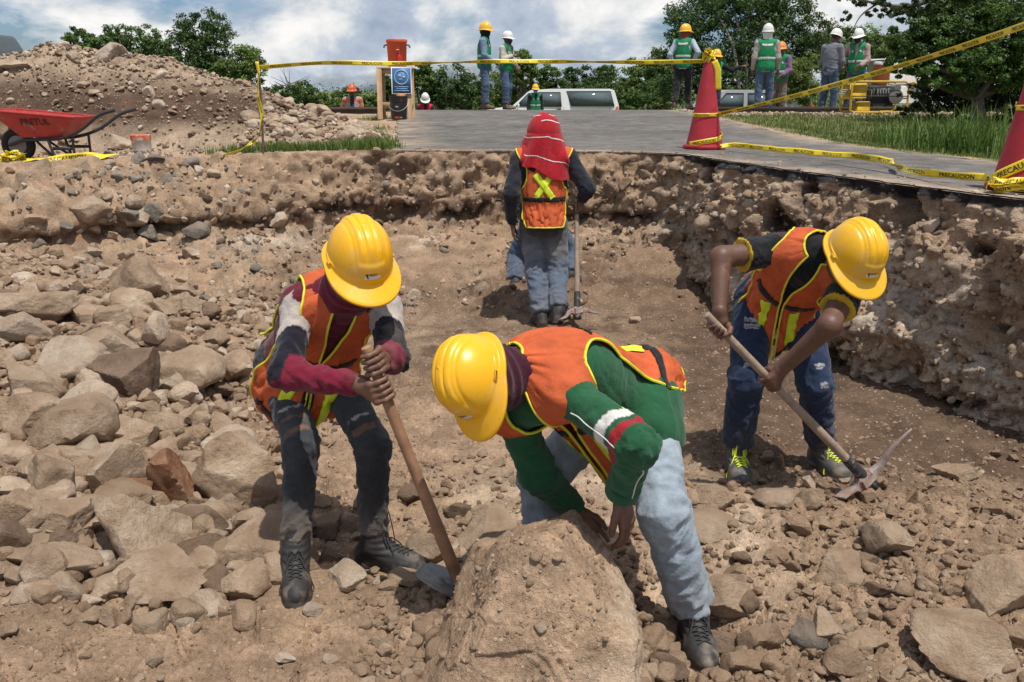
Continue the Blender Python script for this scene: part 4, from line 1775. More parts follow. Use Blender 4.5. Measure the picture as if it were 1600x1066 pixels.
def build_shirt(root, fig, h, colf, sleeve=('long', 'long'), g=.012, amp=.006, seed=1, mat=None, armr=(.058, .052, .040), hemcut=-.12, hips=0.0, name='shirt', cuff=.0, collar=True, upper_end=.62):
    J = fig.J
    upn = nrm(fig.up)

    def fn(p):
        d = fig.torso(p, g)
        if hips:
            for sd in 'RL':
                d = smin(d, sd_rc(p, J['hip' + sd], J['hip' + sd] + nrm(J['knee' + sd] - J['hip' + sd]) * .10, hips, hips), .04)
        d = np.maximum(d, -((p - (J['pelvis'] + upn * hemcut)) @ upn))
        for sd, sl in zip('RL', sleeve):
            a, b, c = J['sh' + sd], J['el' + sd], J['wr' + sd]
            if sl == 'long':
                e = smin(sd_rc(p, a, b, armr[0], armr[1]), sd_rc(p, b, c, armr[1], armr[2]), .03)
                w = nrm(c - b)
                e = np.maximum(e, np.where(sd_rc(p, b, c, .10, .10) < .0, (p - (c - w * cuff)) @ w, -9))
            else:
                w = nrm(b - a)
                en = a + (b - a) * upper_end
                e = sd_rc(p, a, en + w * .08, armr[0] + .004, armr[0] + .010)
                e = np.maximum(e, (p - en) @ w)
            d = smin(d, e, .035)
        if collar:
            d = smin(d, sd_rc(p, J['neck'] - upn * .03, J['neck'] + nrm(J['head'] - J['neck']) * .035, .070, .064), .03)
        return d
    pts = [J[k] for k in ('pelvis', 'shR', 'shL', 'elR', 'elL', 'wrR', 'wrL', 'neck')]
    lo, hi = box_of(pts, .21)
    V, Q = surface(fn, lo, hi, h)
    V = relax(V, Q, 1, .4)
    N = vert_normals(V, Q)
    segs = [(J['pelvis'], J['neck'], (.9, .8, .5, .3))]
    for sd in 'RL':
        segs += [(J['sh' + sd], J['el' + sd], (.3, .5, 1.0)), (J['el' + sd], J['wr' + sd], (1.1, .6, .9))]
    V = folds(V, N, segs, amp, seed)
    col = colf(V, fig)
    o = obj(name, mesh_np(name, V, Q, mat or cloth_mat('shirt_cloth', attr=True), True, np.clip(col, 0, 1)), root)
    return o


def build_trousers(root, fig, h, colf, r=(.098, .076, .066), amp=.006, seed=2, mat=None, hem=.05, rise=.115):
    J = fig.J
    upn = nrm(fig.up)
    upp = nrm(fig.up * .5 + (J['pelvis'] - (J['kneeR'] + J['kneeL']) / 2) * .5)
    hemz = {}
    for sd in 'RL':
        w = nrm(J['knee' + sd] - J['ank' + sd])
        hemz[sd] = (J['ank' + sd] + w * hem, w)

    def fn(p):
        e = lambda c, R, q: sd_ell(p, c, R, q)
        R = frame(fig.lat_h, upp)
        d = e(J['pelvis'] + upp * .03, R, [.168 * fig.b, .128 * fig.b, .145])
        d = np.maximum(d, (p - (J['pelvis'] + upn * rise)) @ upn)
        for sd in 'RL':
            l_ = fig.leg(p, sd, r)
            c, w = hemz[sd]
            l_ = np.maximum(l_, -((p - c) @ w))
            d = smin(d, l_, .035)
        return d
    pts = [J[k] for k in ('pelvis', 'hipR', 'hipL', 'kneeR', 'kneeL', 'ankR', 'ankL')]
    lo, hi = box_of(pts, .19)
    V, Q = surface(fn, lo, hi, h)
    V = relax(V, Q, 1, .4)
    N = vert_normals(V, Q)
    segs = []
    for sd in 'RL':
        segs += [(J['hip' + sd], J['knee' + sd], (.6, .45, .9)), (J['knee' + sd], J['ank' + sd], (.9, .6, 1.0, 1.7))]
    V = folds(V, N, segs, amp, seed)
    col = colf(V, fig)
    return obj('trousers', mesh_np('trousers', V, Q, mat or cloth_mat('denim', attr=True, weave=520, bump=.3), True, np.clip(col, 0, 1)), root)


def denim(base, fade, dirt=.25, rips=(), seed=0):
    "worn denim: faded on the thighs and knees, dusty at the hems, torn where listed (px, py, half width, half height, along)"
    base, fade = np.asarray(base), np.asarray(fade)

    def f(V, fig):
        J = fig.J
        col = np.tile(base, (len(V), 1))
        n = fbm(V * 7, 4, seed + 50)
        for sd in 'RL':
            t, th, r, L = limb_coords(V, J['hip' + sd], J['knee' + sd])
            near = np.exp(-(np.linalg.norm(V - (J['hip' + sd] * .4 + J['knee' + sd] * .6), axis=1) / .17) ** 2)
            near = near + .8 * np.exp(-(np.linalg.norm(V - J['knee' + sd], axis=1) / .10) ** 2)
            col = mixc(col, fade, np.clip(near * (.55 + .8 * n), 0, .8))
            z = V[:, 2] - (J['ank' + sd][2])
            c = np.linalg.norm((V - J['ank' + sd])[:, :2], axis=1) < .2
            col = mixc(col, A(.27, .21, .155), np.clip(dirt * sstep(.30, .0, z) * (1 + 1.4 * n) * c, 0, .6))
        col = col * (1 + .15 * fbm(V * 40, 2, seed + 60)[:, None])
        for (c, ax, hw, hh_, colr) in rips:
            q = V - c
            a = q @ ax
            rest = np.linalg.norm(q - a[:, None] * ax, axis=1)
            m = (np.abs(a + .006 * vnoise(V * 60, 7)) < hh_) & (rest < hw)
            col[m] = colr
        return col
    return f


# ---------------------------------------------------------------- the tools and the diggers
STEEL = lambda: pbr('worn_steel', (.23, .23, .235), rough=.55, metal=.6, var=.25, vscale=30, spot=[(( .33, .27, .2), 18, .52, .66, 8)], bump=.15, bscale=90)
WOOD = lambda: pbr('tool_wood', (.30, .165, .092), rough=.72, var=.3, vscale=16, bump=.25, bscale=60, spot=[((.40, .33, .26), 12, .62, .72, 8), ((.12, .07, .05), 9, .60, .72, 8)])
WOODG = lambda: pbr('tool_wood_grey', (.28, .21, .155), rough=.75, var=.28, vscale=18, bump=.25, bscale=70, spot=[((.42, .36, .29), 14, .60, .72, 8)])


def handle(root, a, b, r0, r1, mat, name='handle', ov=1.0):
    t = np.linspace(0, 1, 24)[:, None]
    pts = a * (1 - t) + b * t
    rr = (r0 * (1 - t) + r1 * t)[:, 0] * (1 + .03 * np.sin(t[:, 0] * 9))
    rr = np.concatenate([[rr[0] * .6], rr, [rr[-1] * .7]])
    d = nrm(b - a)
    pts = np.concatenate([[a - d * .004], pts, [b + d * .004]])
    return MB().tube(pts, rr, 16, flat=ov).build(name, mat, root, smooth=True)


# hoe
HOE_A, HOE_B = P(572, 543, 2.90), P(717, 908, 3.20)
PICK_A, PICK_B = P(1104, 492, 3.74), P(1352, 748, 4.06)
SPK_A, SPK_B = P(901, 318, 6.92), P(902, 486, 6.80)


def on_axis(a, b, py):
    lo, hi = 0., 1.
    for _ in range(40):
        m = (lo + hi) / 2
        p = a + (b - a) * m - CAM
        yc = p @ A(0, ST, CT)
        d = p @ A(0, CT, -ST)
        if CY - F_PX * yc / d < py: lo = m
        else: hi = m
    return a + (b - a) * lo


def make_hoe():
    a, b = HOE_A, HOE_B
    root = empty('hoe', b, 'wooden handled steel hoe held by the digger in torn black jeans', 'hoe')
    handle(root, a, b, .0175, .023, WOOD())
    d = nrm(b - a)
    mb = MB()
    mb.lathe(b - d * .012, [(.026, 0), (.030, .004), (.030, .020), (.026, .035), (.021, .075), (.012, .088)], 20, d)
    mb.build('socket', STEEL(), root, smooth=True)
    rim = [(741, 912, 3.22), (728, 900, 3.235), (700, 889, 3.24), (672, 880, 3.23), (660, 884, 3.20), (648, 896, 3.15), (654, 905, 3.12), (676, 920, 3.10), (700, 932, 3.11), (722, 934, 3.15), (738, 928, 3.19)]
    q = np.array([P(*k) for k in rim])
    c = q.mean(0) + d * .012
    rows = np.stack([c * (1 - t) + q * t for t in (.02, .35, .7, 1.0)], 1)
    o = obj('blade', mesh_np('blade', rows.reshape(-1, 3), grid_faces(len(q), 4, True), STEEL(), True), root)
    m = o.modifiers.new('thickness', 'SOLIDIFY')
    m.thickness = .005


def tine(mb, pts, w, h, up):
    pts = np.asarray(pts)
    m = len(pts)
    T = np.gradient(pts, axis=0)
    V = []
    for i in range(m):
        t = nrm(T[i])
        x = nrm(np.cross(t, up))
        y = np.cross(x, t)
        for sx, sy in ((-1, -1), (1, -1), (1, 1), (-1, 1)):
            V.append(pts[i] + x * sx * w[i] + y * sy * h[i])
    Fl = [(i * 4 + k, i * 4 + (k + 1) % 4, i * 4 + 4 + (k + 1) % 4, i * 4 + 4 + k) for i in range(m - 1) for k in range(4)]
    mb.add(V, Fl + [(3, 2, 1, 0), tuple((m - 1) * 4 + k for k in range(4))])


def make_pick(a, b, label, tip, adze, full=True):
    root = empty('pickaxe', b, label, 'pickaxe')
    d = nrm(b - a)
    L = np.linalg.norm(b - a)
    handle(root, a, b - d * .135, .0165, .0205, WOODG())
    handle(root, b - d * .150, b + d * .02, .0225, .029, pbr('grip_sleeve', (.035, .036, .038), rough=.6, spot=[((.32, .29, .26), 22, .55, .66, 8)], bump=.2, bscale=80), 'sleeve')
    paint = pbr('pick_paint', (.25, .165, .135), rough=.7, var=.25, vscale=20, spot=[((.30, .27, .25), 16, .46, .58, 9), ((.10, .06, .045), 30, .6, .7, 8)], bump=.2, bscale=80)
    mb = MB()
    ax = nrm(tip - adze)
    side = nrm(np.cross(d, ax))
    R = np.stack([side, nrm(np.cross(ax, side)), ax], 1)
    mb.box(b, (.062, .066, .090), R, bev=.014)
    n = nrm(np.cross(ax, side))
    if n @ d < 0: n = -n
    p = [b + ax * .03, b + ax * .09 + n * .004, b + (tip - b) * .62 - n * .006, tip]
    tine(mb, catmull(np.array(p), 4), np.linspace(.019, .004, 13), np.linspace(.021, .004, 13), n)
    p = [b - ax * .03, b - ax * .07, b + (adze - b) * .65, adze]
    tine(mb, catmull(np.array(p), 4), np.linspace(.020, .034, 13), np.linspace(.022, .004, 13), n)
    mb.build('pick_head', paint, root, bevel=.003)
    mb = MB()
    mb.lathe(b + d * .02, [(.029, 0), (.030, .03), (.027, .045), (.012, .047)], 20, d)
    for i in range(8):
        t_ = i * math.pi / 4
        u = side * math.cos(t_) + np.cross(d, side) * math.sin(t_)
        mb.bar(b + d * .026 + u * .030, b + d * .062 + u * .029, .008, .006, u)
    mb.build('handle_end', pbr('grip_sleeve'), root, smooth=False)
    return root


make_hoe()
make_pick(PICK_A, PICK_B, 'pickaxe with orange-brown rusty head in the hands of the right digger', P(1425, 670, 4.02), P(1312, 778, 3.98))
make_pick(SPK_A, SPK_B, 'pickaxe standing head down beside the man under the red cloth', SPK_B + A(.20, .10, -.05), SPK_B + A(-.14, -.08, -.05))


def wrist_on(J, sd, C, dist=.075):
    J['wr' + sd] = C + nrm(J['el' + sd] - C) * dist


SKIN1, SKIN2, SKIN3 = (.150, .074, .046), (.135, .062, .038), (.120, .058, .037)
LEATHER, SOLEC = (.028, .026, .025), (.05, .045, .04)


def hood(root, fig, R, loc, h, color, edge=None, name='hood', drop=.06, hole=(.0, .13, -.035), hr=(.062, .085, .085), seed=4, neckr=.098):
    J = fig.J

    def fn(p):
        d = sd_ell(p, loc(0, -.008, .012), R, [.098, .118, .118])
        d = smin(d, sd_rc(p, loc(0, -.01, -.06), J['neck'] - nrm(fig.up) * drop, .088, neckr), .05)
        return -smin(-d, sd_ell(p, loc(*hole), R, list(hr)), .012)
    lo, hi = box_of([loc(0, 0, .12), J['neck'], loc(0, .1, -.1)], .17)
    V, Q = surface(fn, lo, hi, h)
    V = relax(V, Q, 1, .4)
    N = vert_normals(V, Q)
    q = (V - J['head']) @ R.T
    w = 1 - np.abs(vnoise(np.stack([q[:, 0] * 8, q[:, 2] * 26 + q[:, 1] * 12, q[:, 1] * 8], 1), seed)) * 2
    V = V + N * (.006 * w + .004 * fbm(V * 20, 2, seed))[:, None]
    col = np.tile(color, (len(V), 1)) * (1 + .15 * fbm(V * 12, 3, seed + 1)[:, None])
    if edge is not None:
        e = np.abs(sd_ell(V, loc(*hole), R, list(hr)))
        col[(e < .010)] = edge
    return obj(name, mesh_np(name, V, Q, cloth_mat('shirt_cloth', attr=True), True, np.clip(col, 0, 1)), root)


LIME_M = lambda: pbr('lime_reflective', VIS_LIME, rough=.42, spec=.5, var=.10, vscale=40, bump=.12, bscale=300)
BLACK_M = lambda: cloth_mat('black_webbing', (.018, .017, .018), weave=500)
TRIM_M = lambda: pbr('lime_binding', (.66, .62, .04), rough=.7, var=.15, vscale=40, spec=.25)
OR_M = lambda: mesh_fabric('orange_mesh', VIS_ORANGE)


def person(label, base, cat='person', group=None):
    return empty('person', base, label, cat, group)


def digger1():
    J = POSES['w1']
    CR, CL = on_axis(HOE_A, HOE_B, 606), on_axis(HOE_A, HOE_B, 566)
    wrist_on(J, 'R', CR, .078)
    wrist_on(J, 'L', CL, .078)
    fig = Fig(J, 1.0, 1.0)
    root = person('digger in torn black jeans, maroon hood and orange vest leaning on a hoe', (J['ankR'] + J['ankL']) / 2 - A(0, 0, ANK))
    ax = HOE_B - HOE_A
    hands = {'R': grip_hand(J['wrR'], CR, -ax, .0185, 1), 'L': grip_hand(J['wrL'], CL, -ax, .0180, -1)}
    _, R, loc = build_body(root, fig, SKIN1, .009, hands, hh=.0034)
    MAR, GREY, NAVY, RED = A(.105, .008, .020), A(.40, .35, .31), A(.012, .011, .018), A(.155, .010, .028)

    def sc(V, f):
        col = np.tile(MAR, (len(V), 1))
        for sd in 'RL':
            t, th, r, L = limb_coords(V, J['sh' + sd], J['el' + sd])
            s_ = t / L + .16 * np.sin(th + 1.2) + .03 * vnoise(V * 20, 2)
            on = (r < .075) & (t > -.05) & (t < L + .05)
            t2, th2, r2, L2 = limb_coords(V, J['el' + sd], J['wr' + sd])
            fore = (r2 < .07) & (t2 > .015)
            col[on & (s_ > .10)] = GREY
            col[on & (s_ > .58)] = NAVY
            col[fore] = RED
        dirt = sstep(.1, .5, fbm(V * 10, 3, 7))
        return mixc(col, A(.3, .24, .18), .16 * dirt)
    build_shirt(root, fig, .0075, sc, amp=.0065, seed=11, cuff=.012)
    rips = []
    for sd, ts in (('R', (.30, .42, .54, .66, .80)), ('L', (.62, .76))):
        a, k = J['hip' + sd], J['knee' + sd]
        ax_ = nrm(k - a)
        for i, t in enumerate(ts):
            c = a + (k - a) * t + nrm(CAM - a) * .085
            colr = (.15, .085, .06) if i in (1, 3, 4) else (.30, .28, .26)
            rips.append((c, ax_, .050 if t > .5 else .042, .0045 + .010 * (t > .75), colr))
    build_trousers(root, fig, .0075, denim((.030, .032, .036), (.062, .066, .072), .35, rips, 3), r=(.084, .063, .051), amp=.0065, seed=12)
    make_boot(root, fig, 'R', LEATHER, SOLEC, .006, pbr('black_lace', (.03, .03, .03), rough=.8))
    make_boot(root, fig, 'L', LEATHER, SOLEC, .006, pbr('black_lace'))
    hood(root, fig, R, loc, .0075, MAR * 1.1, A(.45, .40, .36))
    extra = lambda p: np.minimum(fig.leg(p, 'R', (.10, .09, .07)), fig.leg(p, 'L', (.10, .09, .07)))

    def drape(U, V, s):
        hang = np.exp(-(U / 1.1) ** 2) * sstep(.46, .0, V)
        return hang[..., None] * A(.02, -.02, -.06) + (.03 * np.exp(-((np.abs(U) - 2.6) / .7) ** 2) * sstep(.3, 0, V))[..., None] * s_dir(s)

    def s_dir(s):
        return fig.Fp[1] * -1
    v = Vest(fig, .024, -.15, drape=drape, seed=3, wr=.011, extra=extra, maxr=.195)
    o = v.shape(vest_fn(gap=.05, vneck=.9, arm_c=.62, arm_v=.165, arm_u=.66, neck=.90, back=.25), 'vest', OR_M(), root, trim_mat=TRIM_M(), trim_r=.0046)
    for s_ in (-1, 1):
        v.strip('reflective_strip', [(s_ * .42, .14), (s_ * .42, .40)], .045, LIME_M(), o)
        v.strip('webbing', [(s_ * .08, .425), (s_ * .45, .43), (s_ * .92, .46)], .032, BLACK_M(), o)
        v.strip('webbing', [(s_ * .08, .09), (s_ * .5, .09), (s_ * .9, .10)], .03, BLACK_M(), o)
        v.strip('zip', [(s_ * .085, .05), (s_ * .085, .45)], .016, BLACK_M(), o, lift=.003)
        v.strip('reflective_strip', [(s_ * (np.pi - .3), .34), (s_ * (np.pi + .3), .60)], .045, LIME_M(), o)
    add_hat(root, J['head'] + nrm(J['hup']) * .012, J['hfwd'], J['hup'], (.82, .41, .005), badge=True, size=.97, matname='hat_yellow_plastic')


def digger2():
    J = POSES['w2']
    fig = Fig(J, 1.0, 1.04)
    root = person('digger in green sweatshirt, pale blue jeans and orange vest stooping over the boulder', (J['ankR'] + J['ankL']) / 2 - A(0, 0, ANK))
    dL = nrm(J['wrL'] - J['elL'])
    hands = {'L': open_hand(J['wrL'] + dL * .0, camdir(.20, -.95, -.10), camdir(-.7, 0, -.7), camdir(-.5, -.3, .8), 1.06, 26, 4),
             'R': open_hand(J['wrR'], camdir(.5, -.7, .1), camdir(.2, 0, .9), camdir(.6, .6, 0), 1.0, 30)}
    _, R, loc = build_body(root, fig, SKIN2, .009, hands, hh=.0032)
    GRN, WHT, RED = A(.016, .085, .036), A(.60, .57, .53), A(.30, .012, .018)

    def sc(V, f):
        col = np.tile(GRN, (len(V), 1))
        for sd in 'L':
            t, th, r, L = limb_coords(V, J['sh' + sd], J['el' + sd])
            on = (r < .085) & (t > 0)
            s_ = t / L + .05 * np.sin(th)
            col[on & (np.abs(s_ - .74) < .060)] = WHT
            col[on & (np.abs(s_ - .92) < .055)] = RED
        return col * (1 + .14 * fbm(V * 9, 3, 8)[:, None])
    sh = build_shirt(root, fig, .0072, sc, amp=.0062, seed=21, armr=(.066, .062, .048), g=.016, hemcut=-.14, cuff=.02, hips=.122)
    # piping: along the sleeve and round the side panel
    mb = MB()
    a, e, w = J['shL'], J['elL'], J['wrL']
    out = camdir(-.35, -.45, .85)
    p1 = [a * (1 - t) + e * t + nrm(out - nrm(e - a) * (out @ nrm(e - a))) * (.0715 - .001 * t) for t in np.linspace(.30, 1, 12)]
    o2 = camdir(.35, -.1, .9)
    p2 = [e * (1 - t) + w * t + nrm(o2 - nrm(w - e) * (o2 @ nrm(w - e))) * (.066 - .014 * t) for t in np.linspace(.12, .9, 10)]
    SV = np.array([v_.co[:] for v_ in sh.data.vertices])
    snap = []
    for q_ in p1 + p2:
        k_ = np.argmin(((SV - q_) ** 2).sum(1))
        snap.append(SV[k_] + (q_ - SV[k_]) * .0 + out * .002)
    snap = np.array(snap)
    snap[1:-1] = (snap[:-2] + snap[2:] + 2 * snap[1:-1]) / 4
    mb.tube(catmull(snap, 3), .0022, 6)
    mb.build('piping', pbr('white_piping', (.62, .60, .56), rough=.7), sh, smooth=True)
    cuff_c, wd = w - dL * .035, dL
    mb = MB()
    mb.lathe(cuff_c - wd * .025, [(.047, 0), (.0545, .004), (.0565, .02), (.055, .046), (.049, .052), (.040, .052)], 28, wd)
    mb.build('rolled_cuff', cloth_mat('green_knit', tuple(GRN), weave=300), sh, smooth=True)
    build_trousers(root, fig, .0075, denim((.235, .285, .335), (.35, .395, .43), .30, (), 5), r=(.100, .080, .070), amp=.0075, seed=22, hem=.03, rise=.05)
    make_boot(root, fig, 'L', (.035, .035, .036), SOLEC, .006, pbr('black_lace'), high=.10)
    make_boot(root, fig, 'R', (.035, .035, .036), SOLEC, .008, None, high=.10)
    hood(root, fig, R, loc, .0075, A(.045, .008, .018), None, 'neck_cloth', .05, hole=(0, .14, .0), hr=(.066, .085, .10), neckr=.105, seed=9)
    dwn = A(0, 0, -1)

    def drape(U, V, s):
        fr = np.exp(-((U + .1) / 1.15) ** 2)
        hang = fr * sstep(.60, .05, V)
        back = np.exp(-((np.abs(U) - np.pi) / 1.25) ** 2) * sstep(.35, 0, V)
        wob = .3 * np.sin(U * 5 + 1)
        return (hang * (.22 + .04 * wob))[..., None] * dwn + (hang * .06)[..., None] * A(.3, -.3, 0) - back[..., None] * fig.Fp[1] * .05 * (1 + .5 * np.sin(U * 4))[..., None]
    v = Vest(fig, .034, -.12, drape=drape, seed=5, wr=.014, vm=.56)
    o = v.shape(vest_fn(gap=.10, vneck=.8, arm_c=.53, arm_v=.150, arm_u=.52, neck=.93, side=.40), 'vest', OR_M(), root, trim_mat=TRIM_M(), trim_r=.0050)
    for s_ in (-1, 1):
        v.strip('webbing', [(s_ * 3.12, .56), (s_ * 2.6, .56), (s_ * 2.25, .60)], .032, BLACK_M(), o)
        v.strip('webbing', [(s_ * 3.12, .19), (s_ * 2.6, .19), (s_ * 1.95, .19)], .030, BLACK_M(), o)
        v.strip('reflective_strip', [(s_ * (np.pi - .32), .54), (s_ * (np.pi + .32), .22)], .045, LIME_M(), o, lift=.005 + .0015 * s_)
        v.strip('reflective_strip', [(s_ * .50, .20), (s_ * .50, .46)], .046, LIME_M(), o)
        v.strip('webbing', [(s_ * .14, .485), (s_ * .5, .49), (s_ * .85, .50)], .030, BLACK_M(), o)
        v.strip('webbing', [(s_ * .14, .17), (s_ * .5, .17), (s_ * 1.0, .18)], .028, BLACK_M(), o)
    # paper tag at the nape
    tg = v.at(np.full((2, 2), 3.05) + A([-.28, .0])[..., None].reshape(2, 1) if False else np.array([[2.86, 2.86], [3.2, 3.2]]), np.array([[.70, .62], [.70, .62]]), np.full((2, 2), .012))
    q = tg.reshape(-1, 3)
    obj('size_tag', mesh_np('size_tag', q, np.array([[0, 1, 3, 2]]), pbr('tag_green', (.10, .33, .10), rough=.5), False), o)
    q2 = q.copy()
    mid = lambda a_, b_, t: a_ * (1 - t) + b_ * t
    up_ = nrm(np.cross(q[1] - q[0], q[2] - q[0]))
    if up_ @ A(0, 0, 1) < 0: up_ = -up_
    q2 = np.array([q[0], mid(q[0], q[1], .45), q[2], mid(q[2], q[3], .45)]) + up_ * .001
    obj('tag_print', mesh_np('tag_print', q2, np.array([[0, 1, 3, 2]]), pbr('tag_white', (.66, .66, .62), rough=.5), False), o)
    add_hat(root, J['head'] + nrm(J['hup']) * .012, J['hfwd'], J['hup'], (.82, .41, .005), badge=True, size=.97, matname='hat_yellow_plastic')


def digger3():
    J = POSES['w3']
    CR, CL = on_axis(PICK_A, PICK_B, 512), on_axis(PICK_A, PICK_B, 594)
    wrist_on(J, 'R', CR, .078)
    wrist_on(J, 'L', CL, .078)
    fig = Fig(J, 1.0, 1.03)
    root = person('digger in black short sleeves and lime-laced boots swinging a pickaxe', (J['ankR'] + J['ankL']) / 2 - A(0, 0, ANK))
    ax = PICK_B - PICK_A
    hands = {'R': grip_hand(J['wrR'], CR, -ax, .0172, 1), 'L': grip_hand(J['wrL'], CL, ax, .0182, 1)}
    _, R, loc = build_body(root, fig, SKIN3, .009, hands, hh=.0038, armr=(.054, .046, .031))
    BLK, MRN, CRM, YEL = A(.010, .010, .011), A(.045, .018, .028), A(.16, .006, .020), A(.50, .33, .02)

    def sc(V, f):
        col = np.tile(BLK, (len(V), 1))
        q = (V - f.chest) @ f.Fc.T
        tz = (V - J['pelvis']) @ nrm(f.up)
        side = np.abs(q[:, 0])
        col[tz < .26] = CRM
        for sd in 'RL':
            t, th, r, L = limb_coords(V, J['sh' + sd], J['el' + sd])
            on = (r < .11)
            s_ = t / L
            top = (V - J['sh' + sd]) @ camdir(0, 1, .2) > -.002
            m = on & (s_ > -.22) & (s_ < .04)
            col[m & top] = MRN
            col[m & ~top] = CRM
            col[on & (s_ > .598)] = YEL
        hem = tz < -.065
        col[hem] = YEL
        return col
    build_shirt(root, fig, .0075, sc, sleeve=('short', 'short'), amp=.0065, seed=31, armr=(.066, .06, .05), hemcut=-.10, upper_end=.62)
    rips = []
    W = A(.36, .36, .36)
    for sd, lst in (('R', ((.28, .9), (.36, .8), (.75, .5), (.82, .4))), ('L', ((.18, .7), (.78, .6), (1.0, .5)))):
        a, k = J['hip' + sd], J['knee' + sd]
        ax_ = nrm(k - a)
        for t, w_ in lst:
            c = a + (k - a) * t + nrm(CAM - a) * .08 + A(.035 if sd == 'L' else .0, 0, 0)
            rips.append((c, ax_, .045 * w_, .011, W))
            rips.append((c + ax_ * .004, ax_, .042 * w_, .003, A(.10, .12, .16)))
    build_trousers(root, fig, .0078, denim((.012, .023, .055), (.032, .052, .100), .14, rips, 7), r=(.100, .080, .070), amp=.0062, seed=32, hem=.055)
    lace = pbr('lime_lace', (.62, .72, .03), rough=.6)
    make_boot(root, fig, 'R', (.075, .078, .080), (.13, .12, .11), .006, lace, 1.04)
    make_boot(root, fig, 'L', (.060, .062, .064), (.11, .10, .09), .006, lace, 1.04)
    extra = lambda p: np.minimum(fig.leg(p, 'R', (.10, .09, .07)), fig.leg(p, 'L', (.10, .09, .07)))

    def drape(U, V, s):
        hang = np.exp(-(U / 1.0) ** 2) * sstep(.45, .0, V)
        return hang[..., None] * A(.0, -.05, -.11)
    v = Vest(fig, .026, -.12, drape=drape, seed=8, wr=.012)
    o = v.shape(vest_fn(gap=.06, vneck=.75, arm_c=.62, arm_v=.175, arm_u=.68, neck=.90), 'vest', OR_M(), root, trim_mat=TRIM_M(), trim_r=.0046)
    for s_ in (-1, 1):
        v.strip('reflective_strip', [(s_ * .45, .16), (s_ * .45, .40)], .046, LIME_M(), o)
        v.strip('webbing', [(s_ * .10, .43), (s_ * .5, .44), (s_ * .95, .46)], .032, BLACK_M(), o)
        v.strip('webbing', [(s_ * .10, .12), (s_ * .5, .12), (s_ * 1.2, .13)], .030, BLACK_M(), o)
    add_hat(root, J['head'] + nrm(J['hup']) * .012, J['hfwd'], J['hup'], (.78, .41, .008), badge=True, size=1.0, matname='hat_yellow_dusty')


